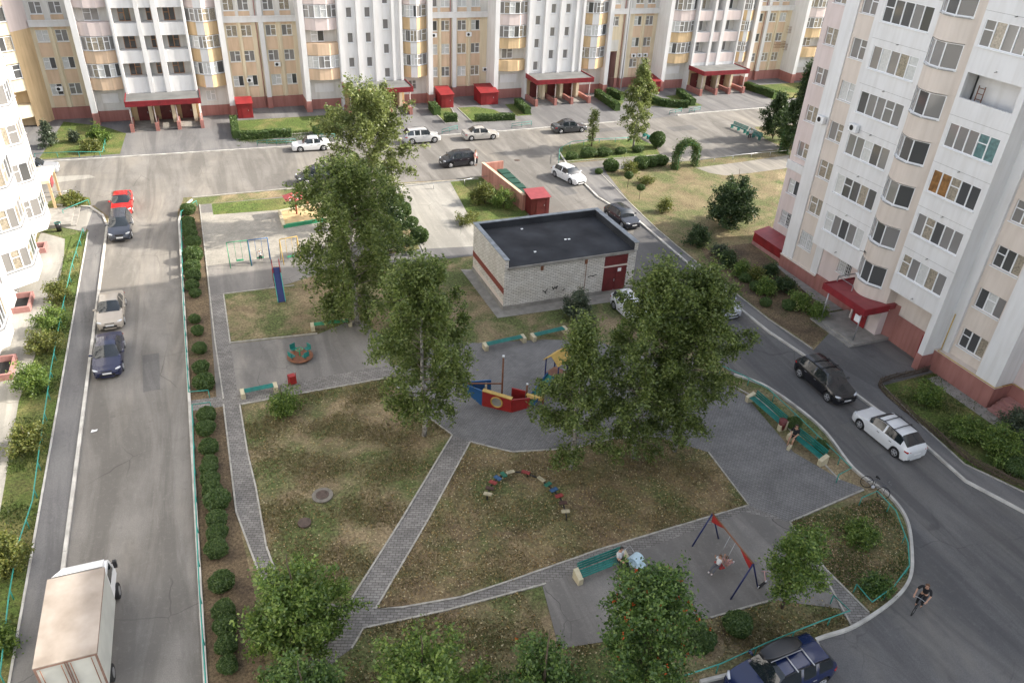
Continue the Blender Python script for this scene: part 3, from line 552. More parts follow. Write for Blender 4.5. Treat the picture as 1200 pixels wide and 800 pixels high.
def facade_section(label, s0, p1, lg, st, by, p2, s1, kind, top=30.5, arch=False, arch_r=None, nst=5, pink=False, blank=False, boxes=True):
    root = thing('apartment_building', label, 'building', (s0, 101.5, 0), 0.0, 'apartment block sections along the back road')
    B = Bld(root); s = s0; p1 -= s; lg -= s; st -= s; by -= s; p2 -= s; s1 -= s
    RW = 3.3; PB = 'terra'
    body = 'wall'
    rs_l = 0.35; c1 = 'yellow'; sp = 'peach'
    # recess walls left and right
    def recess(u0, u1, cols, archu=None):
        holes = []
        for c in cols:
            for k in range(nst):
                if archu and k < 2 and archu[0]-0.2 < c < archu[1]+0.2: continue
                z = 2.88+ST*k; holes.append((c, c+1.25, z, z+1.28)); window(root, c, z, 1.25, 1.28, RW, 2, 0.10, 'std')
        if archu: holes.append((archu[0], archu[1], 0, 5.3))
        lo = [h for h in holes if h[3] < 10.6]; hi = [h for h in holes if h[2] > 10.6]
        g = B.g('wall', c1); wall_mb(g, u0, u1, 1.45, 10.5, RW, [(a, b, max(c, 1.45), d) for a, b, c, d in lo])
        wall_mb(B.g('plinth', PB), u0, u1, 0, 1.45, RW-0.03, [(archu[0], archu[1], 0, 1.45)] if archu else [])
        B.g('cornice', 'white').box(u0, u1, RW-0.35, RW+0.02, 10.5, 11.2); B.g('cornice', 'white').box(u0, u1, RW-0.45, RW-0.3, 11.1, 11.25)
        wall_mb(B.g('wall', 'offwhite' if not pink else 'pinkpale'), u0, u1, 11.2, top, RW, hi)
        for c in cols:
            for k in range(nst-2):
                if archu and k < 2: continue
                B.g('spandrel', sp).box(c-0.04, c+1.29, RW-0.006, RW+0.02, 2.88+ST*k+1.34, 2.88+ST*(k+1)-0.08)
            if not archu: B.g('spandrel', sp).box(c-0.04, c+1.29, RW-0.006, RW+0.02, 1.5, 2.80)
        # light vertical fins between the columns
        for c in cols[:-1]: B.g('fin', c1).box(c+1.45, c+1.75, RW-0.18, RW-0.004, 1.45, 10.5)
        if archu:
            a, b = archu; g = B.g('archway', 'mauve')
            g.quad((a, RW, 0), (a, RW+9, 0), (a, RW+9, 5.3), (a, RW, 5.3)); g.quad((b, RW+9, 0), (b, RW, 0), (b, RW, 5.3), (b, RW+9, 5.3)); g.quad((a, RW, 5.3), (a, RW+9, 5.3), (b, RW+9, 5.3), (b, RW, 5.3)); g.quad((a, RW+9, 0), (b, RW+9, 0), (b, RW+9, 5.3), (a, RW+9, 5.3))
            B.g('wall', 'offwhite').box(a-0.3, b+0.1, RW-0.02, RW+0.01, 5.35, 6.9)
    if arch: recess(0, p1, [0.1+3.3, 5.2][:2], None) if False else recess(0, p1, [-0.05+1.1-1.0+0.0+0.15, 3.6, 5.15], (-0.0+0.05, 2.2))
    elif blank: recess(0, p1, [1.0], None)
    elif s0 > 59 and s0 < 61: recess(0, p1, [1.15, 3.1])
    else: recess(0, p1, [0.45, 2.4] if p1 > 4.1 else [0.3, 2.2])
    if arch_r: recess(p2+0.62, s1-0.35, [arch_r[0]-s+0.9], (arch_r[0]-s, arch_r[1]-s))
    elif s1-p2 > 2: recess(p2+0.62, s1-0.35, [p2+0.62+0.35, p2+0.62+2.05])
    # seam pilaster
    B.g('pilaster', 'white').box(s1-0.35, s1+0.22, RW-0.32, RW+0.4, 0.0 if not PB else 1.4, top); B.g('plinth', PB).box(s1-0.38, s1+0.25, RW-0.36, RW+0.3, 0, 1.4)
    # big pilasters (end walls of the projecting part)
    for p in (p1, p2):
        B.g('pilaster', 'white').box(p, p+0.62, 0, RW+1, 1.4, top); B.g('plinth', PB).box(p-0.03, p+0.65, -0.05, RW, 0, 1.4)
    # loggia column
    a, b = p1+0.62, lg; pr = bay_profile(a, b, 'curve'); gb = B.g('wall', 'offwhite')
    gb.quad((a, 1.2, 1.3), (b, 1.2, 1.3), (b, 1.2, top), (a, 1.2, top)); B.g('plinth', PB).quad((a, 1.18, 0), (b, 1.18, 0), (b, 1.18, 1.3), (a, 1.18, 1.3))
    B.g('wall', 'white').box(a+0.7, b-1.0, 1.13, 1.19, 2.2, 3.3)
    for k in range(nst):
        z = 3.95+ST*k; pc = 'peach' if z < 9 else 'pinkpale'
        if z < 9 and blank: pc = 'orange'
        g2 = B.g('balcony', pc if not (k < 2 and s0 > 20) else 'orange', k); strip(g2, pr, z, z+1.42); slab(g2, pr, 1.2, z); slab(g2, pr, 1.2, z+1.42)
        opened = RNG.random() < 0.22
        if opened:
            window(root, a+0.8, z+1.5, 1.6, 1.3, 1.18, 2, -0.06, 'std')
        else:
            for (q, r_) in zip(pr[:-1], pr[1:]):
                L = math.hypot(r_[0]-q[0], r_[1]-q[1]); rz = math.atan2(r_[1]-q[1], r_[0]-q[0])
                window(root, q[0], z+1.44, L, 1.48, q[1], 1 if L < 1 else 2, 0.02, 'flush', None, rz)
    gu = B.g('upper_balconies', 'pinkpale', 60); gu.ngon([(p[0], p[1], 3.95+ST*nst) for p in pr]+[(b, 1.2, 3.95+ST*nst), (a, 1.2, 3.95+ST*nst)]); strip(gu, pr, 3.95+ST*nst, top)
    # stair / entrance column
    a, b = lg, st; W = b-a
    if kind == 'stair':
        yy = 0.25; cols = [a+1.1, a+W*0.42, a+W*0.70] if s0 < 20 else [a+W*0.13, a+W*0.40, a+W*0.66]; offs = [0.0, 0.0, -1.45] if s0 < 20 else [-1.45, 0, 0]
        zb = [5.35, 5.35, 5.2+0.15]
        holes = []
        for ci, c in enumerate(cols):
            for k in range(nst+1):
                z = 5.3+offs[ci]+ST*k
                if z < 4.3: z0 = z; 
                holes.append((c, c+0.72, z, z+1.2)); window(root, c, z, 0.72, 1.2, yy, 1, 0.16, 'plain', 'g_mid')
        wall_mb(B.g('wall', 'white'), a, b, 3.4, top, yy, holes, 0.2)
        for c in (a, a+W*0.28, a+W*0.55, a+W*0.83, b-0.35): B.g('pilaster', 'white').box(c, c+0.35, yy-0.32, yy-0.004, 3.5, top)
        B.g('pilaster', 'white').box(a-0.12, a+0.15, 0, 1.2, 0, top); 
    else:
        zc = 3.5; bw = [(a+0.3, a+0.3+W*0.30), (a+W*0.40, a+W*0.56), (a+W*0.64, b-0.25)]
        wall = B.g('wall', 'white'); holes = []
        for (q, r_) in bw:
            for k in range(nst):
                z = 5.25+ST*k; holes.append((q, r_, z, z+1.62))
                sm = r_-q < 1.6; inner = B.g('wall', 'grey' if False else 'offwhite'); inner.quad((q, 1.45, z-1.2), (r_, 1.45, z-1.2), (r_, 1.45, z+1.62), (q, 1.45, z+1.62))
                st_ = 'wood' if s0 < 0 else 'std'
                if sm: window(root, r_-0.62, z+0.05, 0.5, 1.4, 1.40, 1, 0, st_, 'g_dark')
                else: window(root, q+0.55, z-0.0, 1.25, 1.45, 1.40, 2, 0, st_, 'g_dark' if st_ == 'wood' else None)
        wall_mb(wall, a, b, 3.4, top, 0.0, holes, 1.45)
        B.g('pilaster', 'white').box(a-0.1, a+0.1, 0.004, 1.3, 0, top); B.g('pilaster', 'white').box(b-0.1, b+0.05, 0.004, 1.3, 0, top)
        for (q, r_) in zip([a]+[x[1] for x in bw], [x[0] for x in bw]+[b]): B.g('pilaster', 'white').box(q+0.03, r_-0.03, -0.22, -0.004, 3.5, top)
        for h in holes:
            if s0 > 20: B.g('balcony', 'pinkpale', round(h[0]*100+h[2])).box(h[0]+0.01, h[1]-0.01, -0.03, -0.003, h[2]-1.3, h[2]-0.02)
    # entrance recess under the canopy
    g = B.g('entrance_wall', 'orange'); g.quad((a, 0.4, 0), (b, 0.4, 0), (b, 0.4, 3.5), (a, 0.4, 3.5))
    for c in (a+0.8, a+W*0.42, a+W*0.72):
        B.g('entrance_pier', 'yellow').box(c+1.3, c+1.7, -1.2, 0.4, 0.15, 3.0)
        d = MB(); d.box(c, c+1.25, 0.30, 0.38, 0.15, 2.3); dd = d.build('door', M['maroon'], root); hb = MB(); hb.box(c+1.05, c+1.1, 0.24, 0.30, 1.0, 1.2); hb.build('handle', M['steel'], dd)
    pl = MB(); pl.box(a, b, -3.2, 0.4, 0, 0.15); pl.box(a+0.5, a+W*0.4, -3.6, -3.2, 0, 0.08); pl.build('porch', M['concrete'], root)
    for c in (a+0.12, a+W*0.36, a+W*0.66, b-0.12):
        q = B.g('porch_wall', PB if s0 < 20 else 'terra'); q.box(c-0.16, c+0.16, -3.6, -0.1, 0, 0.75); q.box(c-0.2, c+0.2, -3.9, -3.6, 0, 0.95)
    pm = MB()
    for c in (a+0.25, a+W*0.36, a+W*0.66, b-0.15): pm.tube([(c, -3.5, 0.7), (c, -3.5, 3.0)], 0.06, 8)
    pm.build('canopy_post', M['pinkpale'], root)
    cx0, cx1 = a-0.05, b+0.15; sl_ = MB(); fy, fz, bz = -4.1, 3.62, 3.72
    sl_.use(M['canroof']); sl_.prism([(cx0+0.06, fy+0.06), (cx1-0.06, fy+0.06), (cx1-0.06, 0.2), (cx0+0.06, 0.2)], 3.2, fz-0.12)
    cp = sl_.build('canopy', None, root); fa = MB(); fa.use(M['canred'])
    fa.box(cx0, cx1, fy-0.04, fy+0.03, 3.0, fz); fa.box(cx0-0.04, cx0+0.03, fy, 0.2, 3.0, fz); fa.box(cx1-0.03, cx1+0.04, fy, 0.2, 3.0, fz)
    n_ = int((cx1-cx0)/0.22)
    for i in range(n_): fa.box(cx0+0.22*i+0.03, cx0+0.22*i+0.10, fy-0.062, fy-0.04, 3.02, fz-0.02)
    fa.build('fascia', None, cp)
    # bay column
    a, b = st, p2; pr = bay_profile(a, b, 'bay'); nb = nst+1
    gb = B.g('wall', 'offwhite'); wall_mb(gb, a, b, 1.3, top, 1.2, [(a+0.9, a+2.0, 1.9, 3.1)]); B.g('plinth', PB).quad((a, 1.18, 0), (b, 1.18, 0), (b, 1.18, 1.3), (a, 1.18, 1.3))
    window(root, a+0.9, 1.9, 1.1, 1.2, 1.2, 2)
    gb.quad((a, 0.1, 0), (a, 1.2, 0), (a, 1.2, top), (a, 0.1, top))
    for k in range(nb-1):
        z = 3.75+ST*k; cc = 'orange' if k < 3 else 'pinkpale'
        for i, (q, r_) in enumerate(zip(pr[:-1], pr[1:])):
            B.g('balcony', 'white' if i == 1 else cc, 20+k).quad((q[0], q[1], z), (r_[0], r_[1], z), (r_[0], r_[1], z+1.5), (q[0], q[1], z+1.5))  # middle face set white: its sunlit look is put into the colour
            L = math.hypot(r_[0]-q[0], r_[1]-q[1]); rz = math.atan2(r_[1]-q[1], r_[0]-q[0])
            window(root, q[0], z+1.52, L, 1.40, q[1], 2, 0.02, 'flush', None, rz)
        slab(B.g('balcony', cc, 20+k), pr, 1.2, z); slab(B.g('balcony', cc, 20+k), pr, 1.2, z+1.49); slab(B.g('balcony', cc, 20+k), pr, 1.2, z+ST-0.04)
    strip(B.g('upper_balconies', 'pinkpale', 61), pr, 3.75+ST*(nb-1), top)
    # body and roof
    B.g('wall', 'offwhite').box(0.02, s1-0.02, RW+1.5 if not arch_r else RW+9.2, RW+11, 0, top-0.3)
    B.g('roof', 'grey').box(-0.1, s1+0.1, -0.5, RW+11.3, top, top+0.4)
    B.g('downpipe', 'pinkplinth').tube([(s1-0.6, RW-0.12, 0.3), (s1-0.6, RW-0.12, top)], 0.06, 6)
    B.done(); return root
r1_ = facade_section('back block section with brown wooden loggia windows above the red canopy at far left', -16.8, -12.3, -8.2, -0.3, 3.1, 3.15, 8.3, 'loggia')
r2_ = facade_section('back block section whose red canopy stands behind the tallest birch, narrow stair windows above', 8.3, 12.5, 17.2, 25.3, 28.7, 28.7, 33.3, 'stair')
r3_ = facade_section('back block section with narrow stair windows, holding the dark archway at its right end', 33.3, 38.0, 42.8, 51.2, 55.1, 55.1, 59.8, 'stair', arch_r=(56.25, 58.6))
r4_ = facade_section('back block section right of the archway, with empty open loggias above its red canopy', 59.8, 64.8, 69.5, 77.4, 80.0, 80.0, 84.7, 'loggia')
r5_ = facade_section('rearmost back block section half hidden behind the near right building', 84.7, 89.3, 94.0, 102.0, 106.0, 106.0, 110.0, 'stair')
for (rt, ux, zz) in ((r1_, 1.0, 3.4), (r1_, 22.5, 3.4), (r2_, 1.0, 5.2), (r2_, 21.7, 8.1), (r3_, 1.6, 8.1), (r3_, 4.1, 3.4), (r4_, 1.2, 3.6+.8), (r4_, 2.2, 3.6+.8), (r4_, 3.2, 3.6+.8)): ac_unit(rt, ux, 3.3, zz)
# grid baskets on the fifth section
mb = MB()
for (u, z) in ((2.2, 5.0), (4.2, 4.6), (4.2, 7.2)):
    for i in range(9): mb.box(u+i*0.22, u+i*0.22+0.03, 2.55, 2.58, z, z+0.9)
    for zz in (z, z+0.45, z+0.9): mb.box(u, u+1.8, 2.55, 2.59, zz, zz+0.03); mb.box(u, u+0.03, 2.55, 3.3, zz, zz+0.03); mb.box(u+1.77, u+1.8, 2.55, 3.3, zz, zz+0.03)
mb.build('basket', M['brownp'], r5_)
# the left corner section (bay stack beside the first section)
root = thing('apartment_building', 'ochre corner section with stacked bay balconies at the far left of the back block', 'building', (-30, 101.5, 0), 0, 'apartment block sections along the back road'); B = Bld(root)
a, b = 7.2, 11.6; pr = [(a, 0.6), (a+1.6, -0.6), (a+2.3, -0.6), (b, 0.9)]
B.g('wall', 'orange').quad((b, 0.9, 0), (13.2, 3.3, 0), (13.2, 3.3, 10.4), (b, 0.9, 10.4)); B.g('wall', 'pinkpale').quad((b, 0.9, 10.4), (13.2, 3.3, 10.4), (13.2, 3.3, 30.5), (b, 0.9, 30.5))
B.g('wall', 'orange').quad((a, 1.6, 0), (b, 1.6, 0), (b, 1.6, 30.5), (a, 1.6, 30.5)); B.g('wall', 'offwhite').box(0, a, 0.6, 6, 0, 30.5); B.g('wall', 'offwhite').box(0, 13.0, 4.2, 14, 0, 30.2); B.g('roof', 'grey').box(0, 13.1, -0.6, 14, 30.5, 30.9)
for k in range(5):
    z = 1.2+ST*k
    for i, (q, r_) in enumerate(zip(pr[:-1], pr[1:])):
        B.g('balcony', 'offwhite' if i == 1 else 'yellow', k).quad((q[0], q[1], z), (r_[0], r_[1], z), (r_[0], r_[1], z+1.35), (q[0], q[1], z+1.35))  # off-white middle panel paints in the brightness of the lit face
        L = math.hypot(r_[0]-q[0], r_[1]-q[1]); rz = math.atan2(r_[1]-q[1], r_[0]-q[0])
        if k > 0: window(root, q[0], z+1.37, L, 1.5, q[1], 3 if i == 2 else 2, 0.02, 'flush', None, rz)
    slab(B.g('balcony', 'yellow', k), pr, 1.6, z); slab(B.g('balcony', 'yellow', k), pr, 1.6, z+1.34); slab(B.g('balcony', 'yellow', k), pr, 1.6, z+ST-0.05)
window(root, a+1.4, 2.7, 1.4, 1.3, 1.6, 2, -0.02, 'wood')
B.done()

# ------------------------------------------------------------------ right building (X > 43.4), facade towards the courtyard; x = along wall (50.8 - Y), y = X - 43.4
root = thing('apartment_building', 'tall white and pink apartment building rising along the right side of the yard', 'building', (43.4, 50.8, 0), -math.pi/2); RB = root
B = Bld(root); top = 33.5; S = 3.02; NS = 8
# a: pink end strip
hs = []
for k in range(NS):
    z = (2.35, 5.25, 8.55)[k] if k < 3 else 8.55+S*(k-2); hs.append((0.6, 1.9, z, z+1.28)); window(root, 0.6, z, 1.3, 1.28, 3.1, 2, 0.12)
wall_mb(B.g('wall', 'pinkpale'), -0.0, 4.0, 1.15, top, 3.1, hs); B.g('plinth', 'pinkplinth').quad((0, 3.08, 0), (4, 3.08, 0), (4, 3.08, 1.15), (0, 3.08, 1.15))
B.g('cornice', 'white').box(-0.05, 4.0, 2.95, 3.099, 7.3, 8.0)
B.g('wall', 'offwhite').box(0.0, 60, 4.6, 18, 0, top-0.3)
B.g('wall', 'pinkpale').quad((0, 3.1, 0), (0, 16, 0), (0, 16, top), (0, 3.1, top))
# b: pilaster
B.g('pilaster', 'white').box(4.0, 5.3, 1.1, 4.8, 1.15, top); B.g('plinth', 'terra').box(3.98, 8.4, 1.05, 3.0, 0, 1.12); B.g('plinth', 'terra').box(8.4, 13.2, 1.05, 3.0, 0, 1.35)
B.g('ledge', 'cream').box(5.3, 13.1, 0.98, 1.3, 1.12, 1.2) if False else B.g('ledge', 'beige').box(4.0, 8.4, 0.95, 1.2, 1.12, 1.2)
# c: beige strip
hs = []
for k in range(NS):
    z = 2.62+S*k; hs.append((5.5, 7.05, z, z+1.38)); window(root, 5.5, z, 1.55, 1.38, 1.2, 2, 0.10, label='barred ground floor window' if k == 0 else None)
wall_mb(B.g('wall', 'beige'), 5.3, 8.0, 1.2, top, 1.2, hs)
B.g('pilaster', 'white').box(7.6, 8.35, 1.12, 1.3, 1.2, top); B.g('pilaster', 'white').box(8.0, 8.38, 0.1, 1.25, 4.15, top)
# ground storey below block d
wall_mb(B.g('wall', 'pinkpale'), 8.35, 13.3, 1.35, 4.2, 1.2, [(10.15, 11.55, 2.5, 3.7)]); window(root, 10.15, 2.5, 1.4, 1.2, 1.2, 2)
# white grilles of the lowest windows
gm = MB()
for (u0, u1, z0, z1) in ((5.55, 7.0, 2.7, 3.95), (10.2, 11.5, 2.55, 3.65), (0.65, 1.85, 2.4, 3.6)):
    yy = 1.14 if u0 > 2 else 3.04
    for i in range(8): u = u0+(u1-u0)*i/7; gm.box(u-0.012, u+0.012, yy, yy+0.02, z0, z1)
    for i in range(5): z = z0+(z1-z0)*i/4; gm.box(u0, u1, yy-0.001, yy+0.018, z-0.012, z+0.012)
gm.build('window_grille', M['pvc'], root)
# d and f: white loggia blocks
def loggia(u0, u1, wu0, wu1, y, z0, blind=None):
    holes = []
    for k in range(NS):
        z = 5.65+S*k; op = (u0 > 15 and k == 4)
        holes.append((wu0, wu1, z, z+1.5))
        if op: continue
        gl = {(True, 2): ('g_orange', 'g_orange', 'g_dark', 'g_curt'), (True, 3): ('g_teal', 'g_teal', 'g_mid')}.get((u0 > 15, k))
        window(root, wu0, z, wu1-wu0, 1.5, y, 5, 0.03, 'std', gl, key=k+(0 if u0 > 15 else 20))
        B.g('block_seam', 'grey').box(u0+0.02, u1-0.02, y-0.004, y+0.01, z+1.92, z+1.94)
        dm = B.g('drain_spout', 'grey'); dm.tube([((wu0+wu1)/2, y, z-1.1), ((wu0+wu1)/2, y-0.18, z-1.12)], 0.035, 6)
    wall_mb(B.g('loggia_wall', 'white'), u0, u1, z0, top, y, holes, 0.2)
    g = B.g('loggia_wall', 'white'); g.quad((u0, y, z0), (u0, y+1.3, z0), (u0, y+1.3, top), (u0, y, top)); g.quad((u1, y, z0), (u1, y+1.3, z0), (u1, y+1.3, top), (u1, y, top)); g.quad((u0, y, z0), (u1, y, z0), (u1, y+1.3, z0), (u0, y+1.3, z0))
    for k in range(NS):  # inner back wall and floor, seen through open loggias
        z = 5.65+S*k
    g.quad((wu0-0.1, y+1.25, z0), (wu1+0.1, y+1.25, z0), (wu1+0.1, y+1.25, top), (wu0-0.1, y+1.25, top))
    for k in range(NS): zf = 5.65+S*k-1.0; g.quad((wu0-0.1, y+0.2, zf), (wu1+0.1, y+0.2, zf), (wu1+0.1, y+1.25, zf), (wu0-0.1, y+1.25, zf))
loggia(8.38, 13.2, 8.75, 12.75, 0.0, 4.2)
loggia(16.25, 20.6, 16.5, 20.2, 0.0, 4.3)
lad = MB()
for du in (0, 0.45): lad.tube([(16.9+du, 0.9, 5.65+S*4-0.9), (16.9+du, 0.9, 5.65+S*4+0.75)], 0.03, 6)
for i in range(5): lad.tube([(16.9, 0.9, 5.65+S*4-0.7+i*0.33), (17.35, 0.9, 5.65+S*4-0.7+i*0.33)], 0.022, 6)
ld = lad.build('ladder', M['brownp']); ld.location = (43.4, 50.8, 0); ld.rotation_euler = (0, 0, -math.pi/2); tag(ld, 'short brown ladder leaning inside the open loggia at upper right', 'ladder')
# e: curved bay
cv = []
for i in range(13):
    t = i/12; cv.append((13.2+2.75*t, 0.35-0.95*math.sin(math.pi*(0.12+0.80*t))))
cv = [(13.2, 0.6)] + cv + [(16.25, 0.25)]
for k in range(NS+1):
    z = 4.02+S*(k)-S if False else 4.02+S*k
    g = B.g('bay_wall', 'beige'); zl = 2.95 if k == 0 else z-1.48
    strip(g, cv, zl, z); 
    # window band: three flat panes across the middle, solid at the right end
    seg = [cv[1], cv[4], cv[8], cv[12]]
    for i, (q, r_) in enumerate(zip(seg[:-1], seg[1:])):
        L = math.hypot(r_[0]-q[0], r_[1]-q[1]); rz = math.atan2(r_[1]-q[1], r_[0]-q[0]); window(root, q[0], z, L, 1.5, q[1], 1, 0.03, 'plain', 'g_mid' if i == 0 else ('g_dark' if (i+k) % 3 else 'g_mid'), rz, key=i)
    strip(g, cv[12:], z, z+1.56); strip(g, cv[:2], z, z+1.56)
    lg_ = B.g('bay_ledge', 'grey'); out = [(p[0], p[1]-0.10) for p in cv[1:13]]; strip(lg_, out, z-0.09, z-0.02); lg_.ngon([(p[0], p[1], z-0.02) for p in out]+[(p[0], p[1]+0.02, z-0.02) for p in cv[1:13]][::-1])
    slab(g, cv, 1.3, z-0.01 if False else z-0.03); slab(g, cv, 1.3, z+1.5)
slab(B.g('bay_wall', 'beige'), cv, 1.3, 2.95)
# entrance below the bay: round pink wall, red door, platform
pc = [(13.1, 1.2)] + [(p[0], p[1]+0.75) for p in cv[2:13]] + [(16.9, 1.1)]
strip(B.g('plinth', 'terra'), [pc[0], (13.25, 0.65)], 0.25, 2.95); strip(B.g('entrance_wall', 'pinkpale'), [(13.05, 0.95), (13.75, 0.15)], 0.25, 2.95)
strip(B.g('plinth', 'terra'), pc[7:], 0, 2.95); strip(B.g('plinth', 'terra'), [(13.7, 0.18)]+pc[2:8], 2.3, 2.95)
d = MB(); d.box(0, 1.35, 0, 0.06, 0, 2.08); dr = d.build('door', M['redsheet'], root, (13.85, 0.12, 0.27), -0.03); d = MB(); d.tube([(1.15, -0.06, 0.9), (1.15, -0.06, 1.3)], 0.02, 6); d.build('handle', M['steel'], dr)
B.g('entrance_wall', 'pinkpale').box(13.5, 16.2, 0.25, 1.3, 0.25, 2.9)
pm = MB(); pm.box(12.5, 16.8, -2.2, 1.1, 0.0, 0.27); pm.box(12.5, 16.8, -2.55, -2.2, 0, 0.14); pm.build('entrance_platform', M['concrete'], root)
cpm = MB(); cpm.use(M['roofred']); cpm.box(12.35, 16.55, -1.95, 1.2, 2.60, 2.93); cp = cpm.build('canopy', None, root)
fa = MB(); fa.box(12.28, 16.62, -2.03, -1.95, 2.5, 3.02); fa.box(12.27, 12.35, -1.95, 1.15, 2.5, 3.02); fa.box(16.55, 16.63, -1.95, 0.3, 2.5, 3.02); fa.build('fascia', M['canred'], cp)
for u in (12.9, 16.3):
    pm = MB(); pm.tube([(u, -1.85, 0.1), (u, -1.85, 2.6)], 0.05, 8); pm.build('canopy_post', M['steel'], root)
rl = MB(); rl.box(12.4, 12.46, -0.9, 1.1, 3.4, 3.45); rl.box(12.4, 14.0, -0.9, -0.85, 3.4, 3.45)
for (u, y) in ((12.43, -0.87), (12.43, 0.9), (13.98, -0.87)): rl.box(u-0.03, u+0.03, y-0.03, y+0.03, 3.0, 3.45)
rl.build('canopy_rail', M['steel'], root)
nb = MB(); nb.box(15.85, 16.35, -1.93, -1.90, 1.75, 2.3); nb.build('notice_board', M['pvc'], root)
an = MB(); an.tube([(13.9, -0.6, 5.9), (14.0, -0.9, 6.3), (14.2, -1.0, 6.3)], 0.03, 6); an.tube([(13.8, -1.1, 6.25), (14.3, -1.0, 6.28)], 0.02, 5); an.build('wall_lamp', M['blackgloss'], root)
# wall below block f
wall_mb(B.g('wall', 'beige'), 16.2, 20.6, 2.25, 4.3, 1.1, []); wall_mb(B.g('plinth', 'terra'), 16.2, 20.6, 0, 2.25, 1.08, [])
d = MB(); d.box(19.35, 20.1, 1.0, 1.06, 0.05, 2.0); d.build('door', M['redsheet'], root)
B.g('loggia_wall', 'white').box(20.15, 20.598, 0.002, 1.5, 1.25, 4.298); B.g('wall', 'beige').box(15.9, 16.245, 0.3, 1.3, 2.3, 4.28); B.g('plinth', 'terra').box(20.12, 20.62, -0.04, 1.1, 0, 1.25)
B.g('pilaster', 'white').quad((20.602, 1.25, 4.3), (20.602, 2.0, 4.3), (20.602, 2.0, top), (20.602, 1.25, top))
# g: recessed beige strip with three pane windows
hs = []
for k in range(NS+1):
    z = 2.45+S*k; hs.append((21.55, 23.5, z, z+1.4)); window(root, 21.55, z, 1.95, 1.4, 1.55, 3, 0.10)
wall_mb(B.g('wall', 'beige'), 21.25, 23.9, 1.62, top, 1.55, hs); B.g('pilaster', 'white').box(20.6, 21.3, 1.35, 1.7, 1.62, top)
B.g('plinth', 'terra').box(20.6, 25.45, 0.97, 2.6, 0, 1.6); B.g('ledge', 'beige').box(20.6, 25.5, 0.9, 1.6, 1.6, 1.66)
B.g('pilaster', 'white').box(23.9, 25.4, 1.0, 4.0, 1.66, top)
pp = MB(); pp.use(M['yel']); pp.tube([(20.85, 1.25, 1.0), (20.85, 1.25, 4.5)], 0.035, 6); pp.tube([(20.85, 1.25, 1.72), (20.9, 0.88, 1.70), (25.5, 0.88, 1.70), (25.55, 2.5, 1.70), (34, 2.5, 1.7)], 0.03, 6); pp.build('gas_pipe', None, root)
# i: pink recess, then the rest of the building towards the viewer
hs = []
for k in range(NS+1):
    for u in (26.6, 29.6): z = 2.45+S*k; hs.append((u, u+1.3, z, z+1.35)); window(root, u, z, 1.3, 1.35, 2.6, 2, 0.10)
wall_mb(B.g('wall', 'pinkpale'), 25.4, 34.0, 1.6, top, 2.6, hs); B.g('plinth', 'terra').quad((25.4, 2.57, 0), (34, 2.57, 0), (34, 2.57, 1.6), (25.4, 2.57, 1.6))
B.g('wall', 'white').box(34, 60, 0.6, 4.7, 1.4, top); B.g('plinth', 'terra').box(34, 60, 0.55, 4.7, 0, 1.4)
st_ = MB()
for i in range(4): st_.box(25.6+0.0, 27.4, 0.9+0.3*i, 2.6, 0.0, 0.2+0.18*i)
st_.build('side_steps', M['pinkplinth'], root)
B.g('roof', 'grey').box(-0.2, 60.2, -0.4, 18.2, top, top+0.4)
ac_unit(root, 4.45, 1.1, 12.5+0.2); ac_unit(root, 8.9, 0.0, 13.05+0.4)
B.done()
# red basement entrance housing at the building end
t = thing('basement_housing', 'low red sheet metal basement housing against the near end of the right building', 'housing', (43.4, 50.8, 0), -math.pi/2)
m_ = MB(); m_.use(M['redsheet']); m_.prism([(-0.4, 1.5), (3.7, 1.5), (3.7, 3.05), (-0.4, 3.05)], 0.35, 1.3, topz=[1.15, 1.15, 1.5, 1.5])
for i in range(20): m_.box(-0.35+0.2*i, -0.30+0.2*i, 1.478, 1.5, 0.36, 1.13)
m_.build('body', None, t); m_ = MB(); m_.box(-0.42, 3.72, 1.46, 3.06, 0, 0.35); m_.build('base', M['pinkplinth'], t)
m_ = MB(); m_.use(M['roofred']); m_.prism([(-0.5, 1.42), (3.8, 1.42), (3.8, 3.06), (-0.5, 3.06)], 1.2, 1.25, topz=[1.2, 1.2, 1.56, 1.56]); m_.build('roof', None, t)

# ------------------------------------------------------------------ left building (X < -15)
root = thing('apartment_building', 'sunlit white apartment building with stacked bays at the left edge', 'building', (-15.0, 0, 0), math.pi/2)
B = Bld(root); top = 31
wall_mb(B.g('wall', 'white'), 5, 77.5, 0, top, 0.0, []); B.g('wall', 'white').quad((77.5, 0, 0), (77.5, 14, 0), (77.5, 14, top), (77.5, 0, top)); B.g('roof', 'grey').box(5, 77.6, -0.3, 14, top, top+0.4)
for (c, wd, out) in ((30, 4.6, 1.3), (41, 4.6, 1.3), (51.0, 3.4, 0.9), (60.6, 5.0, 1.55), (70.2, 4.6, 1.2)):
    pr = [(c-wd/2, 0.02), (c-wd*0.28, -out), (c+wd*0.28, -out), (c+wd/2, 0.02)]
    zb = 0.95
    for k in range(7):
        z = zb+S*k; g = B.g('balcony', 'white', c*10+k); strip(g, pr, z, z+1.3); slab(g, pr, 0.0, z); slab(g, pr, 0.0, z+1.3); slab(g, pr, 0.0, z+S-0.1)
        strip(g, pr, z+2.85, z+S)
        for (q, r_) in zip(pr[:-1], pr[1:]):
            L = math.hypot(r_[0]-q[0], r_[1]-q[1]); rz = math.atan2(r_[1]-q[1], r_[0]-q[0])
            window(root, q[0], z+1.32, L, 1.5, q[1], 3 if L > 1.8 else 2, 0.02, 'flush', ('g_mid', 'g_dark', 'g_mid', 'g_curt'), rz)
for c in (35.5, 46.0, 55.0, 65.0, 74.8):
    for k in range(7): window(root, c, 2.4+S*k, 1.4, 1.4, 0.0, 2, -0.05, 'std', ('g_mid', 'g_dark'))
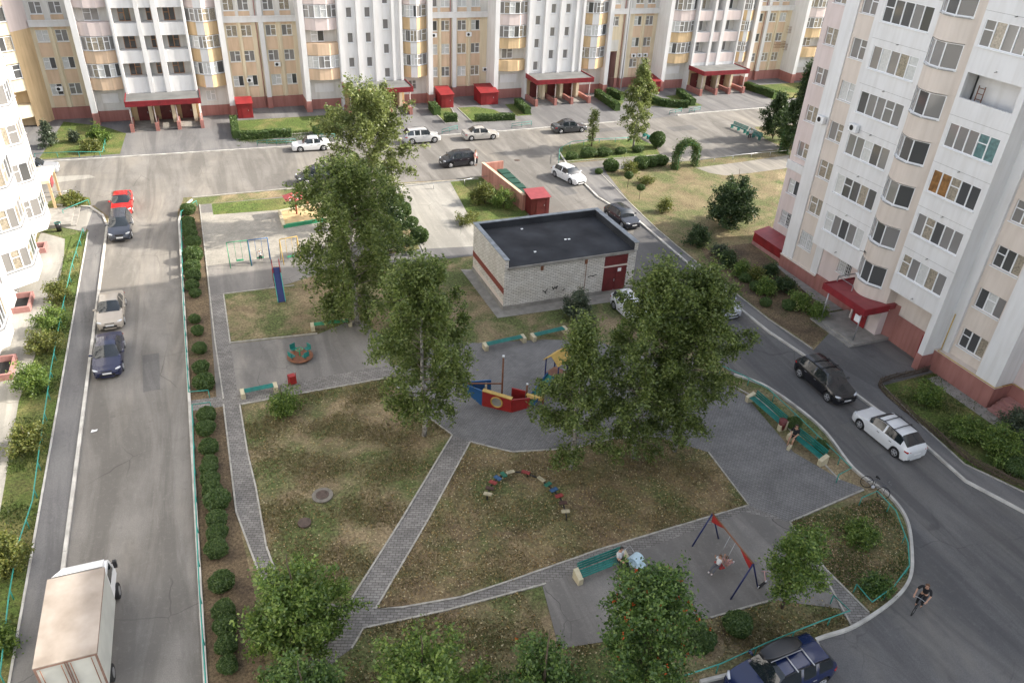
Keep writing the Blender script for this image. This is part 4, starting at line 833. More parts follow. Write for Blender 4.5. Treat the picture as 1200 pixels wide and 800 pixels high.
# ground floor pits and porch
for (u, wdt) in ((56.2, 2.4), (66.2, 1.3), (47.4, 2.4)):
    q = MB(); q.box(u, u+wdt, -1.15, -1.0, 0, 0.45); q.box(u, u+0.15, -1.0, 0, 0, 0.45); q.box(u+wdt-0.15, u+wdt, -1.0, 0, 0, 0.45); pt = q.build('light_well', M['pinkplinth'], root); q = MB(); q.box(u+0.15, u+wdt-0.15, -1.0, -0.01, 0.02, 0.06); q.build('well_floor', M['black'], pt)
q = MB(); q.box(75.0, 79.0, -1.2, 0.3, 2.7, 2.95); cp = q.build('canopy', M['yellow'], root); q = MB(); q.box(75.3, 76.6, -1.26, -1.2, 2.2, 2.95); q.build('sign', M['roofred'], cp)
q = MB()
for u in (75.2, 78.8): q.box(u, u+0.2, -1.15, -0.95, 0, 2.7)
q.build('canopy_post', M['orange'], root)
q = MB(); q.box(71.2, 75.4, -2.6, 0, 0, 0.3); q.box(71.2, 75.4, -3.0, -2.6, 0, 0.15); q.build('porch', M['concrete'], root)
B.done()

# ------------------------------------------------------------------ transformer / garage building
t = thing('utility_building', 'low white brick utility building with a flat black roof and maroon gate', 'building', (18.7, 46.5, 0), 0.01)
M['brick'] = brickmat('white_brick', (0.76, 0.73, 0.68), (0.60, 0.57, 0.52), (0.30, 0.28, 0.25)); M['bandred'] = mat('painted_brick_band', (0.20, 0.045, 0.03), 0.8, 0.2, 8)
L_, D_ = 11.1, 6.9
q = MB(); q.box(0, L_, 0, D_, 0.35, 3.55); q.build('wall', M['brick'], t)
q = MB(); q.box(-0.06, L_+0.06, -0.06, D_+0.06, 0, 0.35); q.build('foundation', M['concrete'], t)
q = MB(); q.box(0.27, L_-0.32, -0.10, D_-0.27, 3.56, 3.66); rf = q.build('roof', M['tar'], t)
q = MB(); q.use(M['brick']); q.box(-0.003, 0.25, -0.12, D_+0.003, 3.56, 4.22); q.box(L_-0.3, L_+0.003, -0.12, D_+0.003, 3.56, 4.22); q.box(0.25, L_-0.3, D_-0.25, D_+0.003, 3.56, 4.22)
q.use(M['tar']); q.box(0.25, 0.262, -0.1, D_-0.25, 3.66, 4.2); q.box(L_-0.312, L_-0.3, -0.1, D_-0.25, 3.66, 4.2); q.box(0.27, L_-0.32, D_-0.262, D_-0.25, 3.66, 4.2); pa = q.build('parapet', None, t)
q = MB()
for (a, b, c, d) in ((-0.06, 0.31, -0.16, D_+0.05), (L_-0.36, L_+0.06, -0.16, D_+0.05), (0.31, L_-0.36, D_-0.31, D_+0.05)): q.box(a, b, c, d, 4.22, 4.27)
q.build('coping', mat('zinc_coping', (0.20, 0.22, 0.24), 0.6, 0.3, 2), pa)
q = MB(); q.box(0.25, L_-0.3, -0.2, -0.004, 3.42, 3.62); q.build('roof_edge', M['concrete'], t)
q = MB(); q.box(-0.02, 0.0, 0.02, D_, 1.35, 1.85); q.build('painted_band', M['bandred'], t)
q = MB(); q.box(-0.012, 0.0, -0.0, D_, 0.36, 0.75); q.build('painted_base', M['beige'], t)
q = MB(); q.use(M['maroon']); q.box(8.35, 10.35, -0.05, -0.003, 0.2, 2.35); 
for i in range(2): q.box(8.4+i*1.0, 9.3+i*1.0, -0.075, -0.05, 0.3, 2.25)
gt = q.build('gate', None, t); q = MB(); q.box(8.35, 10.35, -0.05, -0.003, 2.5, 3.3); q.build('gate_panel', M['maroon'], t); q = MB(); q.box(8.3, 10.4, -0.07, -0.003, 2.36, 2.49); q.build('lintel', M['beige'], t)
q = MB(); q.box(9.55, 9.85, -0.085, -0.076, 1.9, 2.2); q.build('notice', M['pvc'], gt)
q = MB(); q.box(9.28, 9.34, -0.11, -0.076, 1.1, 1.3); q.build('handle', M['steel'], gt)
q = MB()
for u in (2.9, 6.6): q.box(u, u+0.22, -0.06, -0.004, 2.95, 3.35)
q.tube([(6.75, -0.06, 0.4), (6.75, -0.06, 3.0)], 0.02, 5); q.build('vent', M['brownp'], t)
# scrawled spray paint marks on the wall
q = MB()
def scrawl(u, z, s, pts):
    for a, b in zip(pts[:-1], pts[1:]):
        ax, az, bx, bz = u+a[0]*s, z+a[1]*s, u+b[0]*s, z+b[1]*s; dx, dz = bx-ax, bz-az; l = math.hypot(dx, dz)+1e-6; nx, nz = -dz/l*0.035, dx/l*0.035
        q.quad((ax-nx, -0.004-0.0004*len(q.f), az-nz), (bx-nx, -0.004-0.0004*len(q.f), bz-nz), (bx+nx, -0.004-0.0004*len(q.f), bz+nz), (ax+nx, -0.004-0.0004*len(q.f), az+nz))
scrawl(3.2, 1.0, 0.5, [(0, .4), (.4, 0), (.8, .5), (.5, .1), (.6, -.3)]); scrawl(4.0, 1.1, 0.5, [(0, .6), (.2, 0), (.4, .5), (.7, .1), (.9, .6), (.5, .3)]); scrawl(7.0, 1.75, 0.5, [(0, 0), (.5, .15), (1.0, .1), (1.5, .25), (.8, .0)]); scrawl(4.9, 0.9, 0.35, [(0, 0), (.3, .4), (.7, .2)])
q.build('spray_marks', M['black'], t)
r = random.Random(4)
for k, (u, v, lab) in enumerate(((6.2, 3.0, 'pair of small white scraps in the middle of the black roof'), (3.0, 1.6, 'white scrap near the front left of the black roof'), (3.6, 5.8, 'small white scrap by the rear parapet of the black roof'))):
    q = MB(); q.prism([(0, 0), (0.2, 0.05), (0.24, 0.2), (0.05, 0.22)], 0, 0.03)
    if k == 0: q.prism([(0.3, 0), (0.5, 0.0), (0.5, 0.15), (0.33, 0.17)], 0, 0.035)
    tag(q.build('litter', M['pvc'], None, (18.7+u, 46.5+v, 3.665)), lab, 'litter')
# ------------------------------------------------------------------ vegetation
def leaf_quads(C, size, rng, flat=0.3, aspect=0.6):
    k = len(C); d = rng.normal(size=(k, 3)); d[:, 2] *= (1-flat); d /= np.linalg.norm(d, axis=1, keepdims=True)
    e = rng.normal(size=(k, 3)); e -= d*(d*e).sum(1, keepdims=True); e /= np.linalg.norm(e, axis=1, keepdims=True)
    s = size*rng.uniform(0.4, 1.45, (k, 1)); a = d*s; b = e*s*aspect
    v = np.stack([C-a*0.5, C+b*0.5, C+a*0.5, C-b*0.5], 1); return v.reshape(-1, 3)
def grow(h, rad, rng, crown0=0.15, nb=46, droop=0.5, shape='birch', rise=0.7, density=1.0, twig=1.0, lean=(0, 0)):
    """returns trunk/limb paths and leaf centres"""
    limbs = []; leaves = []
    n = 9; tr = [Vector((0, 0, 0))]
    for i in range(1, n): t = i/(n-1); tr.append(Vector((lean[0]*t*t + rng.normal(0, 0.02*h*0.2), lean[1]*t*t + rng.normal(0, 0.02*h*0.2), h*(0.95 if shape in ('oval', 'cone') else 0.80)*t)))
    def at(t):
        f = t*(n-1); i = min(int(f), n-2); return tr[i].lerp(tr[i+1], f-i)
    for b in range(nb):
        t = crown0 + (0.99-crown0)*((b+rng.uniform(0, 1))/nb)**0.9
        u = (t-crown0)/(1-crown0)
        if shape == 'birch': pr = (1-u)**0.75*(min(1, 0.62+2.2*u))
        elif shape == 'oval': pr = math.sqrt(max(0.03, 1-(2*u-0.92)**2*0.95))
        elif shape == 'cone': pr = (1-u)**0.85*1.05+0.05
        elif shape == 'bush': pr = math.sqrt(max(0.05, 1-u*u))
        L = rad*pr*rng.uniform(0.62, 1.18); az = b*2.39996+rng.uniform(-.5, .5)
        if L < 0.15: L = 0.15
        p0 = at(t*(0.97 if shape != 'bush' else rng.uniform(0.3, 0.8))); up = rise*(0.4+0.9*u); pts = [p0]; dirv = Vector((math.cos(az), math.sin(az), up)).normalized(); p = p0.copy(); m_ = 6
        for i in range(m_):
            dirv = (dirv + Vector((0, 0, -droop*0.26*(i+1)/m_*(1.3-u*0.6))) + Vector(rng.normal(0, 0.09, 3))).normalized(); p = p + dirv*(L/m_*1.12); pts.append(p.copy())
        limbs.append((pts, u))
        nt_ = max(3, int(L*7*density))
        for k in range(nt_):
            s = rng.uniform(0.22, 1.0)**0.8; f = s*m_; i = min(int(f), m_-1); q = pts[i].lerp(pts[i+1], f-i)
            tl = twig*rng.uniform(0.3, 1.0)*(0.5+0.5*rad/3)
            dv = Vector((dirv.x, dirv.y, 0))*0.5 + Vector(rng.normal(0, 0.55, 3)) + Vector((0, 0, -droop*1.1)); dv = dv.normalized()*tl
            c = max(4, int(13*tl)); ss = rng.uniform(0, 1, c)[:, None]; base = np.array(q)[None] + ss*np.array(dv)[None]; base[:, 2] -= droop*0.28*(ss[:, 0]**2)*tl
            leaves.append(base + rng.normal(0, 0.085, (c, 3)))
    for k in range(int(30+h*5) if (shape == 'oval' and h > 6) or (shape == 'cone' and h > 5) else 0):
        q = at(rng.uniform(0.70, 0.99)); ln = rad*0.42; leaves.append(np.array(q)[None]+rng.normal(0, ln*0.35, (9, 3))*(1, 1, 1.0)+np.array([[0, 0, rng.uniform(-.2, .35)]]))
    return tr, limbs, np.concatenate(leaves)
def tree_parts(root, h, rad, seed, leaf, leafsize, barkm='bark', count=14000, trunk_r=None, berries=0, **kw):
    rng = np.random.default_rng(seed); tr, limbs, C = grow(h, rad, rng, **kw)
    C = C[C[:, 2] > 0.08]; count = int(count*1.7); leafsize *= 1.22
    if len(C) > count: C = C[rng.permutation(len(C))[:count]]
    elif len(C) < count*0.9:
        ex = C[rng.integers(0, len(C), int(count-len(C)))]; C = np.concatenate([C, ex+rng.normal(0, 0.13, ex.shape)]); C = C[C[:, 2] > 0.08]
    tm = MB(); tm.use(M[barkm]); r0 = trunk_r or 0.010*h+0.025
    tm.tube(tr, [r0*(1-0.92*i/(len(tr)-1))+0.008 for i in range(len(tr))], 9)
    tm.use(M['limb'] if barkm == 'birch' else M[barkm])
    for pts, u in limbs: rr = max(0.012, r0*0.34*(1-u*0.7)); tm.tube(pts, [rr*(1-0.85*i/(len(pts)-1)) for i in range(len(pts))], 5, cap=False)
    tm.build('trunk', None, root)
    put('crown', npmesh('crown', leaf_quads(C, leafsize, rng), 4, M[leaf]), root)
    if berries:
        bm_ = MB(); idx = rng.integers(0, len(C), berries)
        for i in idx:
            c = C[i]
            if c[0]**2+c[1]**2 < (rad*0.45)**2 and c[2] < h*0.7: continue
            for k in range(5): o = rng.normal(0, 0.045, 3)+c; bm_.tube([(o[0], o[1], o[2]-0.035), (o[0], o[1], o[2]), (o[0], o[1], o[2]+0.035)], [0.012, 0.034, 0.012], 5, cap=False)
        bm_.build('berries', M['berries'], root)
def tree(label, base, top, wpx, leaf, size, cat='tree', name='tree', seed=1, bark='bark', count=14000, group=None, hh=None, dz=0, **kw):
    X, Y = G(*base); h = hh or hgt(base, top); rad = widthpx(base, wpx)/2*0.93
    t = thing(name, label, cat, (X, Y, 0), random.Random(seed).uniform(0, 6), group)
    tree_parts(t, h, rad, seed, leaf, size, bark, count, **kw); return t
GB = 'birch trees in the courtyard'
tree('tallest weeping birch in front of the playground, hanging over a green backless bench', (419, 380), 172, 126, 'leaf_birch', 0.15, 'birch', 'birch_tree', 11, 'birch', 30000, GB, droop=1.15, nb=70, crown0=0.12, rise=0.9, shape='oval', density=1.2, twig=1.5)
tree('light green birch behind the weeping birch, reaching up towards the red canopy', (438, 262), 98, 108, 'leaf_birch2', 0.17, 'birch', 'birch_tree', 12, 'birch', 20000, GB, droop=0.6, nb=56, crown0=0.25, rise=1.3, shape='oval', density=1.1, twig=1.0)
tree('round birch standing alone between the middle lawn and the play ship', (497, 510), 290, 114, 'leaf_birch', 0.13, 'birch', 'birch_tree', 13, 'birch', 26000, GB, droop=0.95, nb=60, crown0=0.16, rise=1.0, shape='oval', twig=1.2)
tree('slender white-stemmed birch in front of the dense pair, beside the play ship', (668, 550), 368, 108, 'leaf_birch', 0.12, 'birch', 'birch_tree', 14, 'birch', 16000, GB, droop=0.6, nb=44, crown0=0.2, rise=0.8, shape='cone', twig=0.9)
tree('birch in the middle of the dense group, hiding parked cars behind it', (742, 536), 296, 108, 'leaf_birch', 0.125, 'birch', 'birch_tree', 15, 'birch', 26000, GB, droop=0.7, nb=64, crown0=0.1, rise=0.9, shape='oval', twig=1.1)
tree('dense birch at the right of the group, nearest the teal benches', (790, 528), 302, 112, 'leaf_birch', 0.125, 'birch', 'birch_tree', 16, 'birch', 28000, GB, droop=0.6, nb=66, crown0=0.12, rise=0.9, shape='oval', twig=1.0)
tree('young birch on the small island lawn in front of the archway', (742, 174), 72, 37, 'leaf_birch2', 0.17, 'birch', 'birch_tree', 17, 'birch', 9000, 'birch trees in the courtyard', droop=0.5, nb=44, crown0=0.12, rise=0.8, shape='oval')
tree('thin leafy sapling left of the young birch on the island lawn', (693, 172), 126, 15, 'leaf_birch2', 0.14, 'sapling', 'sapling', 18, 'bark', 1500, None, droop=0.1, nb=16, crown0=0.15, rise=1.4, shape='cone')
tree('broad tree beside the green benches, partly behind the right building', (930, 176), 70, 50, 'leaf_dark', 0.18, 'tree', 'tree', 19, 'bark', 14000, None, droop=0.2, nb=60, crown0=0.05, rise=0.9, shape='cone')
tree('wide low-branched tree just left of the tall one by the green benches', (905, 163), 108, 42, 'leaf_dark', 0.17, 'tree', 'tree', 20, 'bark', 9000, None, droop=0.2, nb=46, crown0=0.08, rise=0.9, shape='cone')
tree('dark spiky-crowned tree standing on the parched lawn beside the right building', (853, 266), 180, 72, 'leaf_dark', 0.15, 'tree', 'tree', 21, 'bark', 15000, None, droop=0.05, nb=60, crown0=0.05, rise=1.0, shape='bush', twig=0.9)
tree('dark shrub at the foot of the spiky-crowned tree, on its left', (816, 288), 248, 26, 'leaf_dark', 0.13, 'shrub', 'shrub', 22, 'bark', 2500, None, droop=0.1, nb=26, crown0=0.03, rise=0.9, shape='bush')
tree('dark fir behind the row of round hedge balls, right of the weeping birch', (458, 292), 222, 58, 'leaf_dark', 0.15, 'fir', 'fir_tree', 23, 'bark', 9000, None, droop=0.4, nb=56, crown0=0.05, rise=0.25, shape='cone')
GT = 'garden trees along the near side of the courtyard'
tree('bright green bushy tree with sunlit tips beside the left shrub row', (352, 752), 618, 124, 'leaf_green', 0.12, 'tree', 'tree', 31, 'bark', 17000, GT, droop=0.1, nb=64, crown0=0.1, rise=1.1, shape='bush', twig=0.9)
tree('leafy yellow-green tree in the middle of the bottom edge', (497, 842), 716, 136, 'leaf_green', 0.12, 'tree', 'tree', 32, 'bark', 15000, GT, droop=0.1, nb=60, crown0=0.12, rise=1.0, shape='bush')
tree('small dark tree in the bottom left corner of the garden, below the bright one', (362, 850), 752, 110, 'leaf_rowan', 0.11, 'tree', 'tree', 33, 'bark', 13000, GT, droop=0.1, nb=54, crown0=0.12, rise=1.0, shape='bush')
tree('rowan with scattered orange berries left of the large rowan', (632, 850), 706, 126, 'leaf_rowan', 0.11, 'rowan', 'rowan_tree', 34, 'bark', 16000, GT, berries=90, droop=0.1, nb=60, crown0=0.12, rise=1.0, shape='bush')
tree('large round rowan full of orange berries beside the bench with the seated woman', (744, 812), 676, 118, 'leaf_rowan', 0.11, 'rowan', 'rowan_tree', 35, 'bark', 22000, GT, berries=150, droop=0.1, nb=70, crown0=0.12, rise=1.1, shape='oval')
tree('slim young tree beside the narrow paved path near the swing', (916, 712), 624, 66, 'leaf_green', 0.105, 'tree', 'tree', 36, 'bark', 7000, GT, droop=0.1, nb=40, crown0=0.2, rise=0.9, shape='oval')
GS = 'loose shrubs'
def shrub(label, base, top, wpx, leaf='leaf_green', seed=50, count=2600, size=0.1, cat='shrub', **kw):
    k = dict(droop=0.1, nb=28, crown0=0.03, rise=1.0, shape='bush', twig=0.6); k.update(kw)
    return tree(label, base, top, wpx, leaf, size, cat, 'shrub', seed, 'bark', count, None, **k)
shrub('bushy shrub at the corner of the middle lawn by the teal bench and red bin', (333, 484), 443, 40, 'leaf_green', 51, 3000)
shrub('bright low shrub in the middle of the rounded corner bed', (1004, 632), 604, 40, 'leaf_green', 52, 2600)
shrub('flat dark shrub at the bottom of the rounded corner bed by the fence', (1024, 692), 672, 34, 'leaf_rowan', 53, 2000)
shrub('fan-shaped shrub growing against the white brick wall', (676, 374), 322, 42, 'leaf_grey', 54, 4200, 0.12)
shrub('grey-leaved elder by the steps at the right edge', (1186, 512), 464, 44, 'leaf_grey', 55, 4200)
shrub('broad green shrub in the front garden with the woven fence', (1165, 532), 490, 50, 'leaf_green', 56, 4200)
shrub('low leafy plant in the middle of the front garden', (1130, 512), 482, 44, 'leaf_green', 57, 2600)
shrub('plant beside the wall at the top of the front garden', (1085, 472), 448, 40, 'leaf_green', 58, 2200)
shrub('yellow-green bush alone on the right lawn near the two lollipop shrubs', (778, 248), 226, 19, 'leaf_yel', 59, 1600)
shrub('low pale green clump on the right lawn', (757, 216), 203, 20, 'leaf_yel', 60, 1400, hh=0.7)
shrub('yellowish bush inside the clipped hedge on the right lawn', (738, 204), 184, 20, 'leaf_yel', 61, 1600)
shrub('hydrangea-like bush with pale flowers near the canopy', (937, 362), 334, 32, 'leaf_green', 62, 2200)
shrub('weedy tall grass clump behind the rubbish enclosure wall', (568, 238), 205, 34, 'leaf_yel', 63, 3000, 0.12, 'weeds')
shrub('dark weedy bush leaning on the rubbish enclosure wall', (590, 243), 212, 30, 'leaf_green', 64, 2600)
shrub('small weeds spreading over the concrete slabs beside the weedy lawn', (546, 262), 246, 30, 'leaf_yel', 65, 1500, 0.1, 'weeds', hh=0.6)
shrub('yellow-green shrub right behind the teal fence on the left, close to the white truck', (14, 668), 602, 46, 'leaf_yel', 71, 4200, 0.11)
shrub('dark shrub cut by the left picture edge beside the truck', (4, 762), 716, 40, 'leaf_green', 72, 3000)
shrub('pale yellow shrub halfway along the left fence', (35, 526), 492, 44, 'leaf_yel', 73, 3400)
shrub('wide grassy shrub on the left lawn, beyond the pale yellow one', (42, 458), 420, 46, 'leaf_green', 74, 3200)
shrub('yellow-leaved shrub in front of the pink light well', (56, 412), 378, 42, 'leaf_yel', 75, 3200)
shrub('dark green shrub touching the pink light well', (62, 386), 352, 40, 'leaf_green', 76, 3200)
shrub('airy yellowish shrub at the far end of the left lawn', (70, 352), 320, 30, 'leaf_yel', 77, 2200)
shrub('round olive bush on the small lawn by the left entrance', (88, 242), 220, 26, 'leaf_yel', 78, 3000, 0.13)
shrub('tall bush with pale leaves at the corner of the far left lawn', (118, 168), 138, 24, 'leaf_green', 79, 3000, 0.15)
shrub('small silvery pine on the far left lawn', (60, 172), 142, 19, 'leaf_grey', 80, 2200, 0.15, 'pine', shape='cone')
shrub('small round shrub between the silvery pine and the tall bush', (88, 166), 149, 13, 'leaf_grey', 81, 1200, 0.13)
shrub('low yellowish shrub in front of the tall bush at the far left lawn', (108, 178), 164, 28, 'leaf_yel', 82, 1800, 0.12)
for i, (b, t_, w_, lf) in enumerate([((852, 312), 288, 22, 'leaf_dark'), ((868, 322), 300, 24, 'leaf_green'), ((884, 330), 306, 22, 'leaf_yel'), ((842, 300), 282, 20, 'leaf_grey'), ((896, 345), 320, 24, 'leaf_green'), ((918, 340), 318, 26, 'leaf_dark'), ((955, 372), 350, 22, 'leaf_green'), ((902, 322), 304, 20, 'leaf_dark')]):
    shrub('%s loose shrub, counted from the far end of the bed beside the right pavement' % ORD[i+1], b, t_, w_, lf, 90+i, 1900, 0.11)
# pale flowers of the hydrangea-like bush
C_ = np.random.default_rng(2).normal(size=(60, 3)); C_ /= np.linalg.norm(C_, axis=1, keepdims=True); C_[:, 2] = abs(C_[:, 2]); C_ *= (0.75, 0.75, 0.95)
X, Y = G(937, 360); fl = put('flowers', npmesh('flowers', leaf_quads(np.repeat(C_, 6, 0)+np.random.default_rng(3).normal(0, .05, (360, 3)), 0.12, np.random.default_rng(4)), 4, M['flower']))
for o in bpy.data.objects:
    if o.get('label', '').startswith('hydrangea'): fl.parent = o

# clipped balls -------------------------------------------------------
def clipped_mesh(seed, sq=0.85, n=5200, rx=1.0, ry=1.0, leaf='leaf_box', lump=0.07):
    rng = np.random.default_rng(seed); P = rng.normal(size=(n, 3)); P /= np.linalg.norm(P, axis=1, keepdims=True)
    def R(P): return 1 + lump*np.sin(3.1*P[:, 0]+seed)*np.cos(2.7*P[:, 1]-seed) + lump*0.7*np.sin(5*P[:, 2]+2*P[:, 0]) + lump*0.7*np.sin(9*P[:, 0]+7*P[:, 1])+lump*0.5*np.sin(13*P[:, 2]+11*P[:, 0]+seed)
    Q = P*R(P)[:, None]*rng.uniform(0.92, 1.07, (n, 1)); Q[:, 2] = Q[:, 2]*sq; Q[:, 0] *= rx; Q[:, 1] *= ry
    leafv = leaf_quads(Q, 0.13, rng, 0.2, 0.8); me = npmesh('leaves', leafv, 4, M[leaf])
    bm = bmesh.new(); bmesh.ops.create_icosphere(bm, subdivisions=3, radius=0.90)
    for v in bm.verts: p = np.array(v.co)[None]/0.90; s = float(R(p)[0]); v.co = Vector((v.co.x*s*rx, v.co.y*s*ry, v.co.z*s*sq))
    core = bpy.data.meshes.new('core'); bm.to_mesh(core); bm.free(); core.materials.append(M[leaf]); core.polygons.foreach_set('use_smooth', [True]*len(core.polygons))
    bmj = bmesh.new(); bmj.from_mesh(core); bmj.from_mesh(me); out = bpy.data.meshes.new('foliage'); bmj.to_mesh(out); bmj.free(); out.materials.append(M[leaf]); return out
BALL = [clipped_mesh(s) for s in (1, 2, 3, 4)]
_st = MB(); _st.tube([(0, 0, 0), (0, 0, 0.6)], 0.03, 6); STEM = _st.mesh('stem', M['bark'])
def ball(px, py, rpx, label, group, sq=1.0, name='clipped_shrub', stem=0.0, cat='clipped shrub', rxy=(1, 1)):
    X, Y = G(px, py, 0.45); r = widthpx((px, py), rpx)*0.90; o = thing(name, label, cat, (X, Y, 0), RNG.uniform(0, 6) if rxy == (1, 1) else 0, group)
    me = RNG.choice(BALL); f = put('foliage', me, o, (0, 0, stem+r*0.80*sq)); f.scale = (r*rxy[0]*RNG.uniform(0.94, 1.06), r*rxy[1]*RNG.uniform(.94, 1.06), r*sq*RNG.uniform(.92, 1.08))
    s = put('stem', STEM, o); s.scale = (1, 1, (stem+0.15)/0.6 if stem else 0.3); return o
row1 = [(220, 245, 8.5), (220, 259, 8), (221, 266, 8), (223, 274, 9), (226, 283, 9.5), (226, 299, 11.5), (225, 312, 10), (226.5, 322, 9.5), (224.5, 333, 8.5), (228, 341, 7), (227.5, 371, 7), (231, 385, 7.5)]
for i, p in enumerate(row1): ball(*p, '%s clipped ball from the far end of the shrub row beside the left road' % ORD[i+1], 'clipped balls in the row beside the left road', 0.95)
row2 = [(233.5, 406, 9), (235, 429, 10), (239, 447, 12.5)]
for i, p in enumerate(row2): ball(*p, '%s of the three clipped balls just before the cross path, counted from the far one' % ORD[i+1], 'clipped balls in the row beside the left road', 0.95)
row3 = [(241.5, 485, 11.5), (240.5, 500, 11), (244, 522, 12), (245.5, 538, 9.5), (244, 547, 10), (246, 560, 11.5), (248, 572, 12), (254, 586, 16), (254, 606, 12.5), (254, 623, 12.5), (253, 641, 14), (259.5, 680, 15), (262, 713, 14), (264, 731, 14.5), (265, 753, 14), (266, 776, 12.5)]
for i, p in enumerate(row3): ball(*p, '%s clipped ball after the cross path, counting towards the camera beside the left road' % ORD[i+1], 'clipped balls in the row beside the left road', 0.95)
for i, p in enumerate([(466, 235, 8.5), (473, 247, 10), (483, 260, 8), (492, 277, 11.5)]): ball(*p, '%s round ball from the far end of the diagonal row beside the concrete slabs' % ORD[i+1], 'round balls beside the concrete slabs', 1.0)
ball(865, 731, 17.5, 'large clipped ball right of the rowans, below the swing yard', 'large clipped balls below the swing yard'); ball(823, 748, 16, 'large clipped ball tucked behind the berry-laden rowan', 'large clipped balls below the swing yard')
ball(963, 520, 9, 'small round shrub between the two-toned bench end and the curved fence', 'round shrubs behind the teal benches'); ball(931, 494, 9, 'round shrub behind the gap between the two teal benches', 'round shrubs behind the teal benches')
for i, p in enumerate([(670, 182, 6.5), (690, 179.5, 8.5), (708, 178.5, 8), (727.5, 176, 6), (748, 174, 6)]): ball(*p, '%s small clipped shrub from the left on the island lawn' % ORD[i+1], 'clipped shrubs on the island lawn', 0.85, rxy=(1.25, 0.9))
ball(770, 169, 9.5, 'big ball-shaped shrub on a short trunk at the right tip of the island', None, 1.05, 'ball_tree', 0.35)
ball(736, 215, 5.5, 'left lollipop shrub on a thin stem on the parched lawn', 'lollipop shrubs on the parched lawn', 1.0, 'lollipop_shrub', 1.0); ball(749.5, 229, 5, 'right lollipop shrub on a thin stem on the parched lawn', 'lollipop shrubs on the parched lawn', 1.0, 'lollipop_shrub', 1.0)
for i, p in enumerate([(702, 199, 5), (716, 195, 10), (752, 192, 10), (763, 190, 9), (775, 188.5, 9)]): ball(*p, '%s mound from the left in the clipped hedge along the right lawn' % ORD[i+1], 'hedge mounds along the right lawn', 0.85)
for i, p in enumerate([(848, 297, 8), (874, 324, 8), (886, 334, 8), (903, 332, 8), (898, 352, 7.5), (925, 356, 9)]): ball(*p, '%s clipped mound from the far end of the bed beside the right pavement' % ORD[i+1], 'clipped mounds in the right shrub bed', 0.85)
ball(1192, 545, 16, 'dark rounded shrub at the right edge inside the woven fence', None, 0.7)
# box hedges ------------------------------------------------------------
def hedge(p0, p1, wd, ht, label, leaf='leaf_box', group='low clipped hedges along the front of the back block'):
    a = Vector(p0); b = Vector(p1); L = (b-a).length; an = math.atan2(b.y-a.y, b.x-a.x); o = thing('hedge', label, 'hedge', (a.x, a.y, 0), an, group)
    rng = np.random.default_rng(int(L*100)); n = int(900*L*(wd+2*ht)/2); n = min(n, 9000)
    P = rng.uniform((0, -wd/2, 0.05), (L, wd/2, ht), (n, 3)); s = rng.integers(0, 4, n); P[s == 0, 2] = ht; P[s == 1, 2] = ht; P[s == 2, 1] = -wd/2; P[s == 3, 1] = wd/2
    P += rng.normal(0, 0.03, P.shape); P[:, 2] += 0.05*np.sin(P[:, 0]*2.1); put('foliage', npmesh('foliage', leaf_quads(P, 0.15, rng, 0.2, 0.8), 4, M[leaf]), o)
    q = MB(); q.box(0.03, L-0.03, -wd/2+0.04, wd/2-0.04, 0, ht-0.05); q.build('core', M[leaf], o); return o
hedge((3.2, 99), (3.0, 92.6), 0.7, 0.9, 'low hedge at the left edge of the lawn in front of the second red canopy'); hedge((3.4, 92.3), (9.2, 92.2), 0.8, 0.85, 'low hedge along the front of the lawn left of the birches')
hedge((11.8, 92.4), (15.4, 93.2), 0.8, 0.8, 'short hedge behind the white parked car'); hedge((15.6, 99.6), (15.9, 94.2), 0.8, 1.0, 'hedge at the right edge of the lawn, by the second red canopy')
hedge((28.5, 99.5), (28.4, 96.6), 0.9, 1.0, 'short hedge beside the leftmost of the two front garden paths'); hedge((28.5, 93.8), (30.1, 93.6), 1.1, 0.9, 'small block hedge behind the silver crossover')
hedge((32.4, 92.9), (37.6, 92.5), 0.9, 0.8, 'hedge behind the silver sedan'); hedge((40.6, 99.0), (40.3, 94.4), 0.8, 0.9, 'hedge left of the third red canopy')
hedge((53.8, 100.8), (53.2, 93.2), 0.8, 1.0, 'hedge right of the third red canopy'); hedge((55.9, 101.2), (56.6, 98.0), 0.8, 1.0, 'hedge left of the driveway into the archway')
hedge((60.0, 99.8), (59.8, 97.0), 0.8, 0.9, 'upper part of the curved hedge right of the archway driveway'); hedge((59.8, 97), (61.2, 93.8), 0.8, 0.9, 'middle part of the curved hedge right of the archway driveway'); hedge((61.2, 93.8), (64.2, 92.6), 0.8, 0.9, 'lower end of the curved hedge ending at the green rail')
hedge((66.6, 99), (65.4, 93.2), 0.8, 0.9, 'hedge left of the fourth red canopy'); hedge((79.4, 100), (80.6, 94.2), 0.9, 1.0, 'hedge right of the fourth red canopy')
